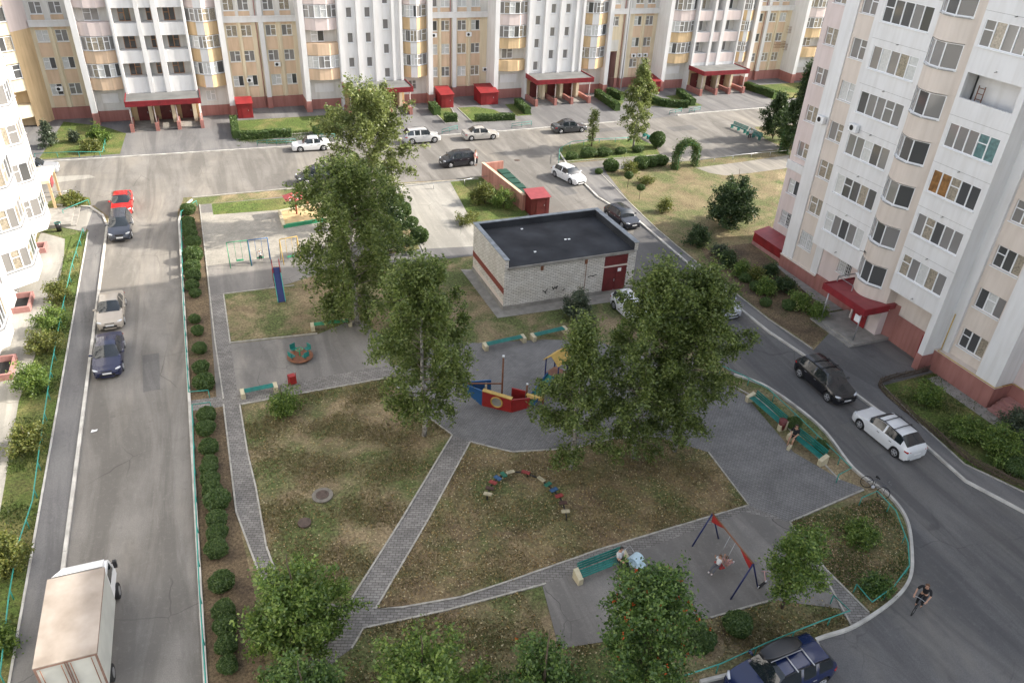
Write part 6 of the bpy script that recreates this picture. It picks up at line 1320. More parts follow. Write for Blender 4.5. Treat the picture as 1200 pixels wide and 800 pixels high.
# carousel
X, Y = G(352, 420); t = thing('carousel', 'small roundabout with a worn grey disc and teal seats', 'roundabout', (X, Y, 0))
q = MB(); q.tube([(0, 0, 0.18), (0, 0, 0.24)], 0.85, 24); q.build('disc', M['brownp'], t); q = MB(); q.tube([(0, 0, 0), (0, 0, 0.75)], 0.05, 8); q.ring((0, 0, 0.75), 0.22, 0.03, 'z', 14, 5); q.build('hub', M['green'], t)
for k in range(4):
    a = k*math.pi/2+0.5; c, s = math.cos(a), math.sin(a); q = MB(); q.box(-0.16, 0.16, -0.2, 0.2, 0.48, 0.52); q.box(0.13, 0.17, -0.2, 0.2, 0.52, 0.85); q.tube([(0, 0, 0.24), (0, 0, 0.5)], 0.025, 5); o = q.build('seat', M['teal'], t, (0.62*c, 0.62*s, 0), a)
# red bin
X, Y = G(343, 450); t = thing('litter_bin', 'red metal litter bin behind the lawn shrub', 'bin', (X, Y, 0), 0.2, 'red litter bins')
q = MB(); q.prism([(-.2, -.2), (.2, -.2), (.2, .2), (-.2, .2)], 0.12, 0.7); q.build('bucket', M['red'], t); q = MB()
for sg in (-1, 1): q.box(sg*0.25-0.02, sg*0.25+0.02, -0.03, 0.03, 0, 0.8)
q.build('frame', M['red'], t)
X, Y = G(915, 503); t = thing('litter_bin', 'dark red bin standing between the two teal benches', 'bin', (X, Y, 0), 0.2, 'red litter bins'); q = MB(); q.tube([(0, 0, 0.08), (0, 0, 0.72)], [0.2, 0.25], 14); q.build('bucket', M['maroon'], t); q = MB(); q.ring((0, 0, 0.72), 0.24, 0.02, 'z'); q.build('rim', M['maroon'], t)
X, Y = G(70, 271); t = thing('litter_bin', 'dark bin beside the left building entrance walk', 'bin', (X, Y, 0), 0.2, 'red litter bins'); q = MB(); q.tube([(0, 0, 0.05), (0, 0, 0.8)], [0.2, 0.24], 14); q.build('bucket', M['blackgloss'], t); q = MB(); q.ring((0, 0, 0.8), 0.24, 0.025, 'z'); q.build('rim', M['teal'], t)
# mushroom and sandbox
sb = [G(333, 267), (8.8, 66.6), (8.9, 70.4), G(328, 250)]; t = thing('sandbox', 'square sandbox with green and pale timber rim under the mushroom', 'sandbox', (sb[0][0], sb[0][1], 0)); q = MB(); Q = [(p[0]-sb[0][0], p[1]-sb[0][1]) for p in sb]; q.prism(Q, 0, 0.12); q.build('sand', M['sand'], t)
for i in range(4):
    a, b = Q[i], Q[(i+1) % 4]; L = math.hypot(b[0]-a[0], b[1]-a[1]); q = MB(); q.box(-0.05, L+0.05, -0.14, 0.14, 0, 0.3); q.build('rim_board', M['green'] if i == 0 else M['cream'], t, (a[0], a[1], 0.001*i), math.atan2(b[1]-a[1], b[0]-a[0]))
X, Y = G(348, 252); t = thing('mushroom_shelter', 'red mushroom-shaped sunshade with white dots over the sandbox', 'sunshade', (X, Y, 0), 0.1); q = MB(); q.tube([(0, 0, 0), (0, 0, 2.0)], 0.07, 10); q.build('pole', M['red'], t)
M['faded'] = mat('faded_red', (0.52, 0.10, 0.10), 0.6, 0.1, 2); q = MB(); q.use(M['faded']); b_ = [(-1.0, -.8, 1.75), (1.0, -.8, 1.75), (1.0, .8, 1.75), (-1.0, .8, 1.75)]; r_ = [(-0.25, 0, 2.25), (0.25, 0, 2.25)]
q.ngon([b_[0], b_[1], r_[1], r_[0]]); q.ngon([b_[2], b_[3], r_[0], r_[1]]); q.ngon([b_[1], b_[2], r_[1]]); q.ngon([b_[3], b_[0], r_[0]]); q.ngon(b_[::-1]); rf = q.build('roof', None, t); q = MB()
for (x, y) in ((-0.6, -0.5), (0.1, -0.6), (0.6, -0.5), (-0.2, -0.3), (0.3, -0.2), (-0.6, -0.7), (0.8, -0.3)): q.tube([(x, y, 2.25-abs(y)*0.625-0.01), (x, y-0.01, 2.25-abs(y)*0.625+0.02)], 0.07, 8)
q.build('dots', M['pvc'], rf)
# play ship
X, Y = G(585, 472); t = thing('play_ship', 'wooden play ship with blue bow, red sides, mast and yellow bench', 'play ship', (0, 0, 0)); t.location = (X, Y, 0)
W_ = lambda px, py, z=0: Vector((G(px, py, z)[0]-X, G(px, py, z)[1]-Y, z))
s0, s1 = W_(565, 475), W_(599, 483); q = MB(); dd = (s1-s0).normalized(); nn = Vector((-dd.y, dd.x, 0))*0.04
def plate(mb, pts, th=0.04):
    n = (Vector(pts[1])-Vector(pts[0])).cross(Vector(pts[2])-Vector(pts[0])).normalized()*th
    a = [Vector(p)-n for p in pts]; b = [Vector(p)+n for p in pts]; mb.ngon(a[::-1]); mb.ngon(b)
    for i in range(len(pts)): j = (i+1) % len(pts); mb.quad(a[i], a[j], b[j], b[i])
up = Vector((0, 0, 1)); plate(q, [s0, s1, s1+up*1.0, s0+up*1.15]); side = q.build('side_panel', M['red'], t)
cen = (s0+s1)/2+up*0.55; q = MB(); ring_ = [cen+dd*math.cos(a)*0.33+up*math.sin(a)*0.33-nn*1.3 for a in np.linspace(0, 2*math.pi, 20, endpoint=False)]; q.ngon(ring_); q.build('porthole', M['concrete'], side)
q = MB(); q.tube([cen+dd*math.cos(a)*0.36+up*math.sin(a)*0.36-nn*1.35 for a in np.linspace(0, 2*math.pi, 21)], 0.05, 6, cap=False); q.build('porthole_ring', M['yel'], side)
q = MB(); plate(q, [s0+up*1.17-nn*2, s1+up*1.02-nn*2, s1+up*1.02+nn*5, s0+up*1.17+nn*5], 0.03); q.build('top_board', M['yel'], t)
bw = W_(553, 470); bw = Vector((s0.x-1.15, s0.y+0.65, 0)); q = MB(); plate(q, [s0-dd*0.02, s0+up*1.15-dd*0.02, bw+up*1.55, bw+up*0.85+(s0-bw)*0.25]); q.build('bow', M['blue'], t)
s0b = s0+nn*32+dd*0.1; q = MB(); plate(q, [s0b, s0b+up*1.15, bw+up*1.55+nn*2, bw+up*0.85+(s0b-bw)*0.25]); q.build('bow', M['blue'], t)
s2 = s1+dd*0.9+nn*22; q = MB(); plate(q, [s1+dd*0.02, s2, s2+up*0.75, s1+dd*0.02+up*0.98]); q.build('side_panel', M['red'], t)
far0, far1 = s0b+dd*1.4, s0b+dd*2.3; q = MB(); plate(q, [far0, far1, far1+up*0.9, far0+up*0.9]); q.build('side_panel', M['red'], t)
m0 = (s0+s1)/2+nn*12+dd*0.15; q = MB(); q.tube([m0, m0+up*3.6], 0.06, 8); ms = q.build('mast', M['brownp'], t); q = MB(); q.tube([m0+up*3.6, m0+up*3.72], 0.08, 8); q.build('mast_cap', M['pvc'], ms)
q = MB(); q.tube([bw+up*1.5, m0+up*1.55+nn*4], 0.05, 6); q.build('boom', M['brownp'], t); q = MB(); q.tube([s0+nn*16, s0+nn*16+up*1.3], 0.07, 6); q.build('post', M['cream'], t)
q = MB(); 
for k, z in ((0, 0.45), (1, 0.75)): p = far1+dd*0.1+nn*(2-5*k); plate(q, [p+up*z-nn*3, p+dd*1.0+up*z-nn*3, p+dd*1.0+up*z+nn*3, p+up*z+nn*3], 0.025)
q.build('bench_board', M['yel'], t)
for k in (0, 1.1): q = MB(); p = far1+dd*(0.05+k)+nn*3; q.tube([p, p+up*1.3], 0.06, 6); q.build('post', M['brownp'], t); q = MB(); q.tube([p+up*1.3, p+up*1.4], 0.07, 6); q.build('post_cap', M['pvc'], t)
# climbing frame under the birch
X, Y = G(650, 455); t = thing('climbing_frame', 'colourful climbing frame with teal slide and red and yellow steps under the birches', 'climbing frame', (X, Y, 0), 0.5)
for (x, y) in ((-.5, -.5), (.5, -.5), (.5, .5), (-.5, .5)): q = MB(); q.tube([(x, y, 0), (x, y, 2.4)], 0.05, 6); q.build('post', M['navy'], t)
q = MB(); q.box(-.5, .5, -.5, .5, 1.2, 1.26); q.build('platform', M['brownp'], t); q = MB(); beam(q, (-0.5, 0, 1.22), (-2.6, 0, 0.15), 0.55, 0.05); q.build('slide_chute', M['teal'], t)
q = MB(); beam(q, (-0.5, 0.3, 1.22), (-2.6, 0.3, 0.15), 0.05, 0.2); beam(q, (-0.5, -0.3, 1.22), (-2.6, -0.3, 0.15), 0.05, 0.2); q.build('slide_rail', M['blue'], t)
q = MB(); beam(q, (0.5, 0, 1.22), (1.9, 0, 0.0), 0.6, 0.06)
q.build('ramp', M['red'], t); q = MB(); plate(q, [(-.7, -.6, 2.3), (.7, -.6, 2.3), (.7, 0, 2.85), (-.7, 0, 2.85)], 0.02); plate(q, [(-.7, .6, 2.3), (.7, .6, 2.3), (.7, 0, 2.85), (-.7, 0, 2.85)], 0.02); q.build('roof', M['yel'], t)
# curved stepping bridge on the lawn
arc = [(571, 580), (577, 566), (590, 556), (608, 552), (628, 558), (645, 570), (658, 585), (664, 604)]; P = smooth([G(*p, 0.35) for p in arc], 6); t = thing('stepping_bridge', 'arched row of coloured stepping boards on a black frame on the big lawn', 'play bridge', (P[0][0], P[0][1], 0)); Q = [(p[0]-P[0][0], p[1]-P[0][1]) for p in P]; q = MB(); q.tube([(Q[0][0], Q[0][1], 0)]+[(p[0], p[1], 0.30) for p in Q]+[(Q[-1][0], Q[-1][1], 0)], 0.045, 6); q.build('frame', M['black'], t)
MU = {'cream': mat('worn_cream', (0.34, 0.30, 0.20), 0.8, 0.3, 9), 'brownp': mat('worn_brown', (0.06, 0.03, 0.022), 0.8, 0.3, 9), 'red': mat('worn_red', (0.22, 0.035, 0.03), 0.8, 0.35, 9), 'blue': mat('worn_blue', (0.03, 0.08, 0.17), 0.8, 0.35, 9), 'green': mat('worn_green', (0.02, 0.12, 0.075), 0.8, 0.35, 9)}
cols = ['cream', 'brownp', 'red', 'blue', 'green', 'cream', None, 'red', None, 'cream', 'green', 'blue', 'red', 'brownp', 'cream']
for i, c in enumerate(cols):
    if not c: continue
    f = (i+0.3)/len(cols)*(len(Q)-1); k = min(int(f), len(Q)-2); x = Q[k][0]+(Q[k+1][0]-Q[k][0])*(f-k); y = Q[k][1]+(Q[k+1][1]-Q[k][1])*(f-k); an = math.atan2(Q[k+1][1]-Q[k][1], Q[k+1][0]-Q[k][0]); q = MB(); q.box(-0.12, 0.12, -0.22, 0.22, 0, 0.05) if i not in (7, 9, 5) else q.box(-0.24, 0.24, -0.1, 0.12, 0, 0.05); q.build('board', MU[c], t, (x, y, 0.34), an)
q = MB()
for f in (0.25, 0.5, 0.75): p = Q[int(f*(len(Q)-1))]; q.tube([(p[0], p[1], 0), (p[0], p[1], 0.30)], 0.03, 5)
q.build('legs', M['black'], t)
# manholes
for (px, py, r_, lab) in ((378, 581, 0.55, 'concrete-ringed manhole cover in the middle lawn'), (357, 613.5, 0.33, 'bare rusty manhole cover below the concrete-ringed one')):
    X, Y = G(px, py); t = thing('manhole', lab, 'manhole', (X, Y, 0))
    if r_ > .4: q = MB(); q.tube([(0, 0, 0), (0, 0, 0.10)], r_, 28); q.build('ring', M['walkc'] if 'walkc' in M else M.setdefault('walkc', mat('old_ring_concrete', (0.17, 0.155, 0.13), 0.95, 0.25, 4)), t)
    q = MB(); q.use(M.setdefault('rust', mat('rusty_iron', (0.085, 0.06, 0.048), 0.8, 0.3, 6))); q.tube([(0, 0, 0.0), (0, 0, 0.13)], r_*0.62 if r_ > .4 else r_, 24); q.ring((0, 0, 0.13), (r_*0.62 if r_ > .4 else r_)*0.7, 0.012, 'z', 24, 5); q.build('cover', None, t)
for (px, py, lab) in ((606, 188, 'dark manhole cover in the road left of the white hatchback'), (550, 717/4+0, 'manhole cover in the road right of the black hatchback')):
    X, Y = G(px, py); t = thing('manhole', lab, 'manhole', (X, Y, 0)); q = MB(); q.tube([(0, 0, 0.0), (0, 0, 0.03)], 0.34, 20); q.ring((0, 0, 0.03), 0.24, 0.01, 'z', 20, 4); q.build('cover', M['rust'], t)

# ------------------------------------------------------------------ rubbish enclosure, red sheds
w0, w1 = (27.4, 64.0), (26.6, 73.6); t = thing('rubbish_enclosure', 'pink walled rubbish enclosure open towards the road', 'enclosure', (w0[0], w0[1], 0), math.atan2(w1[1]-w0[1], w1[0]-w0[0])); L = math.hypot(w1[0]-w0[0], w1[1]-w0[1])
M['encl'] = plaster('enclosure_pink', (0.50, 0.25, 0.20), 0.12); q = MB(); q.box(0, L, -0.12, 0.12, 0, 1.6); q.box(L-0.24, L-0.002, -2.3, -0.12, 0, 1.6); q.box(0, 0.24, -2.2, -0.12, 0, 1.6); q.build('wall', M['encl'], t)
q = MB(); q.box(-0.03, L+0.03, -0.16, 0.16, 1.6, 1.66); q.build('coping', M['peach'], t)
for k in range(5):
    p = (28.2-0.0*k, 66.0+1.45*k); t = thing('rubbish_container', '%s dark green rubbish container from the red shed' % ORD[k+1], 'container', (p[0]+0.1, p[1], 0), 0.03*k-0.08, 'green rubbish containers inside the enclosure')
    q = MB(); q.prism([(-.5, -.6), (.5, -.6), (.5, .6), (-.5, .6)], 0.12, 1.15); q.build('bin_body', M['dkgreen'] if 'dkgreen' in M else M.setdefault('dkgreen', mat('dark_green_paint', (0.012, 0.06, 0.04), 0.5, 0.2, 4)), t); q = MB(); q.box(-.53, .53, -.63, .63, 1.15, 1.2); q.build('lid', M['dkgreen'], t)
    q = MB()
    for (x, y) in ((-.4, -.5), (.4, -.5), (.4, .5), (-.4, .5)): q.tube([(x-.03, y, 0.07), (x+.03, y, 0.07)], 0.07, 8)
    q.build('castor', M['black'], t)
def sheet_shed(label, x0, x1, y0, y1, h0, h1, m='redsheet', roof='redsheet', name='sheet_shed'):
    t = thing(name, label, 'shed', (x0, y0, 0), 0, 'red sheet metal sheds'); w_, d_ = x1-x0, y1-y0
    q = MB(); q.prism([(0, 0), (w_, 0), (w_, d_), (0, d_)], 0, 1, topz=[h0, h0, h1, h1]); n = int(w_/0.22)
    for i in range(n): q.box(0.04+i*0.22, 0.10+i*0.22, -0.02, 0.0-0.001, 0.05, h0-0.05)
    for i in range(int(d_/0.22)): 
        q.box(-0.02, -0.001, 0.04+i*0.22, 0.10+i*0.22, 0.05, h0-0.03)
    q.build('wall', M[m], t); q = MB(); q.prism([(-.12, -.15), (w_+.12, -.15), (w_+.12, d_+.08), (-.12, d_+.08)], h0, h0+.05, topz=[h0+.04, h0+.04, h1+.06, h1+.06]); 
    v = q.v; 
    for i in (0, 1): v[i] = (v[i][0], v[i][1], h0+0.002)
    for i in (2, 3): v[i] = (v[i][0], v[i][1], h1+0.01)
    q.build('roof', M[roof], t)
    q = MB(); q.box(w_*0.3, w_*0.75, -0.035, -0.021, 0.08, min(h0-0.1, 1.7)); d = q.build('door', M[m], t); q = MB(); q.box(w_*0.70, w_*0.73, -0.06, -0.036, 0.9, 1.05); q.build('handle', M['steel'], d)
sheet_shed('maroon ribbed metal shed at the end of the rubbish enclosure', 27.6, 29.5, 62.6, 64.4, 1.75, 2.0, 'maroon', 'roofred')
sheet_shed('narrow bright red shed between the first and second building sections', 3.9, 5.7, 100.6, 102.0, 1.8, 2.25)
sheet_shed('small red shed right of the second red canopy', 29.9, 31.6, 99.7, 102.6, 1.75, 2.15); sheet_shed('larger red shed right of the small one, in front of the beige wall', 35.6, 38.1, 99.9, 102.9, 1.65, 2.1)
sheet_shed('red shed on the right side of the archway', 62.1, 64.6, 101.0, 104.0, 1.6, 2.0)

# ------------------------------------------------------------------ people
def skin_obj(name, J, E, R, m, parent=None, root=0, sub=1, loc=(0, 0, 0)):
    me = bpy.data.meshes.new(name); me.from_pydata([tuple(j) for j in J], [], []) ; bm = bmesh.new(); bm.from_mesh(me); bm.verts.ensure_lookup_table()
    for a, b in E: bm.edges.new((bm.verts[a], bm.verts[b]))
    ly = bm.verts.layers.skin.verify()
    for i, v in enumerate(bm.verts): r_ = R[i]; v[ly].radius = (r_, r_) if not isinstance(r_, tuple) else r_; v[ly].use_root = (i == root)
    bm.to_mesh(me); bm.free(); o = bpy.data.objects.new(name, me); COL.objects.link(o); sk = o.modifiers.new('s', 'SKIN'); sk.use_smooth_shade = True; sb_ = o.modifiers.new('u', 'SUBSURF'); sb_.levels = sub; sb_.render_levels = sub
    bpy.context.view_layer.update(); dg = bpy.context.evaluated_depsgraph_get(); n = bpy.data.meshes.new_from_object(o.evaluated_get(dg)); n.name = name; o.modifiers.clear(); o.data = n; bpy.data.meshes.remove(me); n.materials.clear(); n.materials.append(m)
    n.polygons.foreach_set('use_smooth', [True]*len(n.polygons))
    o.location = loc
    if parent: o.parent = parent
    return o
def person(label, loc, rz, pose, shirt, legs, hair, scale=1.0, shorts=False, group=None, sleeves=True):
    """faces local -Y"""
    t = thing('person', label, 'person', (loc[0], loc[1], loc[2] if len(loc) > 2 else 0), rz, group); t.scale = (scale,)*3
    P = {}
    if pose == 'stand': P = dict(pel=(0, 0, .94), wai=(0, 0, 1.1), che=(0, 0, 1.3), nec=(0, 0, 1.48), hd0=(0, -.01, 1.58), hd1=(0, -.015, 1.70), hip=(.1, 0, .9), kne=(.11, -.03, .5), ank=(.11, .02, .09), toe=(.13, -.14, .04), sho=(.17, 0, 1.41), elb=(.24, .02, 1.13), wri=(.24, -.10, .90)); L = {}
    elif pose == 'sit': P = dict(pel=(0, 0, .55), wai=(0, .03, .70), che=(0, .05, .92), nec=(0, .03, 1.09), hd0=(0, -.02, 1.19), hd1=(0, -.04, 1.31), hip=(.1, -.02, .52), kne=(.12, -.44, .52), ank=(.11, -.44, .10), toe=(.12, -.58, .05), sho=(.17, .05, 1.02), elb=(.22, -.02, .76), wri=(.13, -.25, .68)); L = {}
    elif pose == 'ride': P = dict(pel=(0, .12, .98), wai=(0, .04, 1.12), che=(0, -.07, 1.36), nec=(0, -.15, 1.53), hd0=(0, -.20, 1.63), hd1=(0, -.23, 1.75), hip=(.1, .10, .95), kne=(.12, -.28, .80), ank=(.12, -.14, .42), toe=(.12, -.27, .38), sho=(.19, -.09, 1.48), elb=(.31, -.22, 1.24), wri=(.27, -.45, 1.08)); L = dict(kne=(.12, -.10, .60), ank=(.12, .02, .20), toe=(.12, -.11, .17))
    elif pose == 'swing': P = dict(pel=(0, 0, .10), wai=(0, .06, .24), che=(0, .12, .42), nec=(0, .14, .56), hd0=(0, .10, .66), hd1=(0, .08, .77), hip=(.09, 0, .08), kne=(.10, -.36, .12), ank=(.10, -.62, -.12), toe=(.10, -.74, -.06), sho=(.14, .12, .50), elb=(.24, .04, .42), wri=(.24, -.02, .58)); L = {}
    def g(k, s): p = (L[k] if s < 0 and k in L else P[k]); return (p[0]*s, p[1], p[2])
    J = [P['pel'], P['wai'], P['che'], P['nec'], P['hd0'], P['hd1']]; R = [(.13, .10), (.115, .09), (.14, .10), .052, (.075, .085), (.072, .085)]; E = [(0, 1), (1, 2), (2, 3), (3, 4), (4, 5)]
    for s in (1, -1):
        n = len(J); J += [g('hip', s), g('kne', s), g('ank', s), g('toe', s)]; R += [.085, .055, .04, .035]; E += [(0, n), (n, n+1), (n+1, n+2), (n+2, n+3)]
        n = len(J); J += [g('sho', s), g('elb', s), g('wri', s)]; R += [.055, .04, .027]; E += [(2, n), (n, n+1), (n+1, n+2)]
        wv = Vector(g('wri', s)); dv = (wv-Vector(g('elb', s))).normalized(); pal = wv+dv*0.07; sd = dv.cross(Vector((0, 0, 1) if abs(dv.z) < .8 else (0, 1, 0))).normalized(); cl = dv.cross(sd)*(-1)
        n2 = len(J); J += [tuple(pal)]; R += [.030]; E += [(n+2, n2)]
        for k, (off, ln) in enumerate(((-.030, .055), (-.010, .066), (.010, .07), (.030, .06))):
            f0 = pal+dv*0.035+sd*off*1.1; f1 = f0+dv*ln*.6+cl*0.008; f2 = f1+dv*ln*.35+cl*0.025; n3 = len(J); J += [tuple(f0), tuple(f1), tuple(f2)]; R += [.011, .0095, .008]; E += [(n2, n3), (n3, n3+1), (n3+1, n3+2)]
        th = wv+dv*.03+sd*(-.045)*s; n3 = len(J); J += [tuple(th), tuple(th+dv*.035-sd*.012*s)]; R += [.012, .009]; E += [(n+2, n3), (n3, n3+1)]
    skin_obj('body', J, E, R, M['skin'], t)
    hd = Vector(P['hd1']); 
    # garments
    J = [P['pel'], P['wai'], P['che'], tuple(Vector(P['che']).lerp(Vector(P['nec']), .55))]; R = [(.150, .118), (.135, .108), (.158, .118), (.085, .08)]; E = [(0, 1), (1, 2), (2, 3)]
    for s in (1, -1): n = len(J); J += [g('sho', s), tuple(Vector(g('sho', s)).lerp(Vector(g('elb', s)), .95 if sleeves else .55))]; R += [.072, .058]; E += [(2, n), (n, n+1)]
    skin_obj('shirt', J, E, R, shirt, t)
    J = [tuple(Vector(P['pel'])+Vector((0, 0, .03))), P['pel']]; R = [(.148, .118), (.152, .125)]; E = [(0, 1)]
    for s in (1, -1):
        n = len(J); J += [g('hip', s), g('kne', s)]; R += [.102, .074]; E += [(1, n), (n, n+1)]
        if shorts: J[-1] = tuple(Vector(g('hip', s)).lerp(Vector(g('kne', s)), .8))
        else: J += [tuple(Vector(g('ank', s))+Vector((0, 0, .02)))]; R += [.055]; E += [(n+1, n+2)]
    skin_obj('trousers', J, E, R, legs, t)
    for s in (1, -1): skin_obj('shoe', [tuple(Vector(g('ank', s))-Vector((0, -.02, .03))), g('toe', s)], [(0, 1)], [.05, .045], M['pvc'] if scale < 1 else M['blackgloss'], t)
    bm = bmesh.new(); bmesh.ops.create_icosphere(bm, subdivisions=3, radius=.098); bm.verts.ensure_lookup_table()
    bmesh.ops.delete(bm, geom=[v for v in bm.verts if v.co.y < -0.035 and v.co.z < 0.045 or v.co.z < -0.07], context='VERTS'); hm = bpy.data.meshes.new('hair'); bm.to_mesh(hm); bm.free(); hm.materials.append(hair); ho = put('hair', hm, t, (hd.x, hd.y+.012, hd.z-.015)); ho.scale = (1, 1.1, 1.08)
    fm = MB(); fm.use(M['black'])
    for s in (-1, 1): fm.tube([(hd.x+s*.03, hd.y-.088, hd.z-.03), (hd.x+s*.03, hd.y-.094, hd.z-.03)], .010, 6)
    fm.use(M['skin']); fm.tube([(hd.x, hd.y-.08, hd.z-.035), (hd.x, hd.y-.108, hd.z-.062)], [.008, .014], 6)
    for s in (-1, 1): fm.tube([(hd.x+s*.076, hd.y, hd.z-.02), (hd.x+s*.092, hd.y+.005, hd.z-.05)], [.02, .014], 6)
    fm.use(M['maroon']); fm.box(hd.x-.024, hd.x+.024, hd.y-.092, hd.y-.084, hd.z-.088, hd.z-.078); fm.build('face', None, t)
    return t
M['hair_d'] = mat('dark_hair', (0.02, 0.014, 0.01), 0.6, 0.1); M['hair_b'] = mat('brown_hair', (0.12, 0.06, 0.03), 0.6, 0.1); M['hair_w'] = mat('grey_hair', (0.35, 0.33, 0.3), 0.6, 0.1)
M['c_white'] = mat('white_cloth', (0.62, 0.62, 0.62), 0.9, 0.06, 8); M['c_black'] = mat('black_cloth', (0.014, 0.014, 0.016), 0.9, 0.1); M['c_pink'] = mat('pink_cloth', (0.55, 0.30, 0.28), 0.9, 0.06); M['c_blue'] = mat('pale_blue_cloth', (0.42, 0.55, 0.62), 0.8, 0.1, 8); M['c_grey'] = mat('grey_cloth', (0.10, 0.10, 0.11), 0.9, 0.1)
bb = [o for o in bpy.data.objects if o.name.startswith('bench')]
def on_bench(b, s, fwd): # point on a bench at fraction s
    return b
X, Y = G(725, 666); person('woman in a white top sitting at the right end of the swing-side bench', (X+0.05, Y+0.12), 0.35, 'sit', M['c_white'], M['c_black'], M['hair_d'])
X, Y = G(932, 522); person('person in black with bare legs sitting on the teal bench by the curved fence', (X+0.0, Y+0.3), -1.05, 'sit', M['c_black'], M['c_black'], M['hair_d'], shorts=True)
X, Y = G(879, 163); person('elderly woman in white sitting on the green bench beside the trees', (X+0.1, Y+0.2), -0.9, 'sit', M['c_white'], M['c_black'], M['hair_w'])
X, Y = G(557, 194); person('person in pale pink standing behind the black hatchback', (X, Y), 0.6, 'stand', M['c_pink'], M['c_white'], M['hair_b'])
X, Y = G(361, 247); person('small child in a white hat standing at the edge of the sandbox', (X, Y), 0.3, 'stand', M['brownp'], M['c_grey'], M['c_white'], 0.62)
X, Y = SWING_AT; person('child in a white shirt on the A-frame swing, leaning back', (X-0.12, Y, 0.56), -1.2, 'swing', M['c_white'], M['c_grey'], M['hair_b'], 0.85); person('child in pink on the A-frame swing beside the one in white', (X+0.35, Y-0.05, 0.5), 1.9, 'swing', M['c_pink'], M['c_pink'], M['hair_b'], 0.8)
X, Y = G(304, 296); person('toddler in white on the pale blue swing', (G(306, 307)[0], G(306, 307)[1], 0.5), 0.0, 'swing', M['c_white'], M['c_black'], M['c_white'], 0.7)
# cyclist and bicycles
def bicycle(label, loc, rz, frame='c_grey'):
    """front towards local -Y"""
    t = thing('bicycle', label, 'bicycle', (loc[0], loc[1], 0), rz, 'bicycles'); r_ = 0.33
    for y in (-.55, .50):
        q = MB(); q.ring((0, 0, 0), r_, 0.022, 'x', 26, 6); o = q.build('wheel', M['black'], t, (0, y, r_+.02)); q = MB()
        for k in range(10): a = math.pi*2*k/10; q.tube([(0, 0, 0), (0, math.cos(a)*r_, math.sin(a)*r_)], 0.004, 3)
        q.build('spokes', M['steel'], o)
    q = MB(); A_, B_, C_, D_ = (0, -.42, .78), (0, .05, .30), (0, .18, .80), (0, .50, .35)
    for a, b in ((A_, B_), (A_, C_), (B_, C_), (B_, D_), (C_, D_)): q.tube([a, b], 0.02, 6)
    q.tube([(0, -.55, .35), A_, (0, -.40, .98)], 0.018, 6); q.build('frame', M[frame], t)
    q = MB(); q.tube([(-.28, -.50, 1.02), (-.1, -.42, 1.0), (.1, -.42, 1.0), (.28, -.50, 1.02)], 0.015, 6); q.build('handlebar', M['steel'], t)
    q = MB(); q.smooth = True; q.tube([(0, .05, .88), (0, .18, .90), (0, .30, .90)], [.03, .05, .08], 8); q.tube([(0, .18, .80), (0, .18, .88)], .015, 5); q.build('saddle', M['black'], t)
    q = MB(); q.tube([(-.12, .05, .15), (-.06, .05, .30), (.06, .05, .30), (.12, .05, .45)], .012, 5); q.tube([(-.05, .05, .30), (-.07, .05, .30)], .09, 12); q.build('crank', M['steel'], t); return t
X, Y = G(1075, 712); bicycle('bicycle being ridden on the road by the person in black', (X, Y), -1.2, 'c_grey'); person('cyclist in a black t-shirt and black trousers riding on the near road', (X, Y), -1.2, 'ride', M['c_black'], M['c_black'], M['hair_b'])
X, Y = G(1017, 575); b = bicycle('bicycle left leaning on the gap of the teal fence', (X+0.1, Y-0.1), 2.75-math.pi, 'c_grey'); b.rotation_euler = (0, 0.85, 0.2)
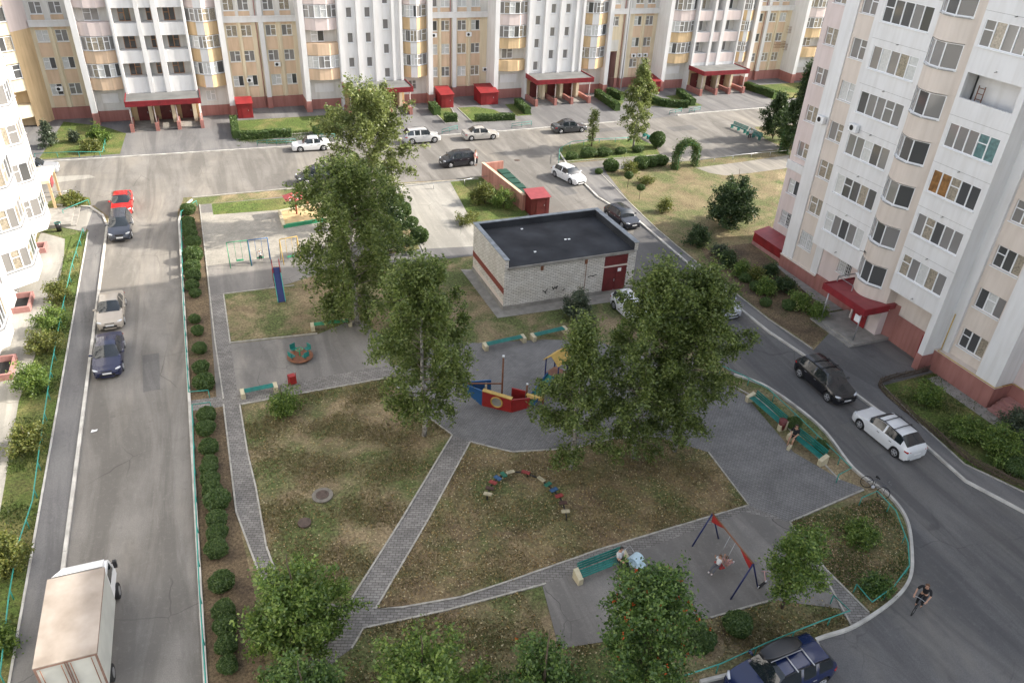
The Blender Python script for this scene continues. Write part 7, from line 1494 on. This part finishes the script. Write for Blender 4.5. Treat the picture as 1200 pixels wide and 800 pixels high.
# stroller, bags, scooter
X, Y = G(743, 668); t = thing('pushchair', 'pale blue pushchair standing beside the seated woman', 'pushchair', (X, Y, 0), 0.4); q = MB(); q.smooth = True
for i in range(8):
    a0, a1 = math.pi*0.15+i*math.pi*0.65/8, math.pi*0.15+(i+1)*math.pi*0.65/8
    q.quad((-.28, .35*math.cos(a0), .62+.38*math.sin(a0)), (.28, .35*math.cos(a0), .62+.38*math.sin(a0)), (.28, .35*math.cos(a1), .62+.38*math.sin(a1)), (-.28, .35*math.cos(a1), .62+.38*math.sin(a1)))
q.build('hood', M['c_blue'], t); q = MB(); q.prism([(-.26, -.45), (.26, -.45), (.26, .4), (-.26, .4)], .42, .62); q.build('carrycot', M['c_blue'], t); q = MB()
for sg in (-.3, .3): q.tube([(sg, -.4, .15), (sg, .3, .75), (sg, .65, .98)], .015, 5); q.tube([(sg, .4, .15), (sg, -.2, .6)], .015, 5)
q.tube([(-.3, .65, .98), (.3, .65, .98)], .02, 5); q.build('frame', M['steel'], t)
for x in (-.3, .3):
    for y in (-.4, .4): q = MB(); q.ring((0, 0, 0), .13, .025, 'x', 14, 5); q.build('wheel', M['black'], t, (x, y, .15))
X, Y = G(885, 686); t = thing('scooter', 'small child scooter dropped beside the swing leg', 'scooter', (X+.3, Y-.1, 0), 0.3); q = MB(); q.box(-.3, .25, -.06, .06, .07, .10); q.build('deck', M['black'], t); q = MB(); q.tube([(.28, 0, .08), (.55, .25, .12), (.75, .4, .10)], .018, 6); q.tube([(.65, .5, .1), (.85, .3, .12)], .016, 6); q.build('handlebar', M['c_pink'], t)
for x in (-.28, .3): q = MB(); q.ring((0, 0, 0), .06, .018, 'y', 12, 5); q.build('wheel', M['pvc'], t, (x, 0, .08))
X, Y = G(924, 524); t = thing('handbag', 'pale handbag on the paving at the feet of the person in black', 'bag', (X-.1, Y-.15, 0), .5); q = MB(); q.prism([(-.18, -.09), (.18, -.09), (.18, .09), (-.18, .09)], 0, .26); q.build('bag_body', M['cream'], t); q = MB(); q.tube([(-.12, 0, .25), (-.08, 0, .42), (.08, 0, .42), (.12, 0, .25)], .012, 5); q.build('strap', M['brownp'], t)
X, Y = G(106.5, 507); q = MB(); q.prism([(0, 0), (.3, .05), (.35, .2), (.2, .16), (.05, .25)], .006, .04); tag(q.build('litter', M['pvc'], None, (X, Y, 0.004)), 'white scrap of paper on the left road', 'litter')
# lamp post on the back block side
X, Y = G(727, 108); t = thing('street_lamp', 'tall thin grey lamp post standing in front of the archway', 'street lamp', (57.9, 101.2, 0)); q = MB(); q.tube([(0, 0, 0), (0, 0, 12.8), (0, -.8, 13.3)], [.09, .06, .04], 8); q.build('pole', M['steel'], t); q = MB(); q.box(-.15, .15, -1.4, -.7, 13.25, 13.38); q.build('lamp_head', M['steel'], t)
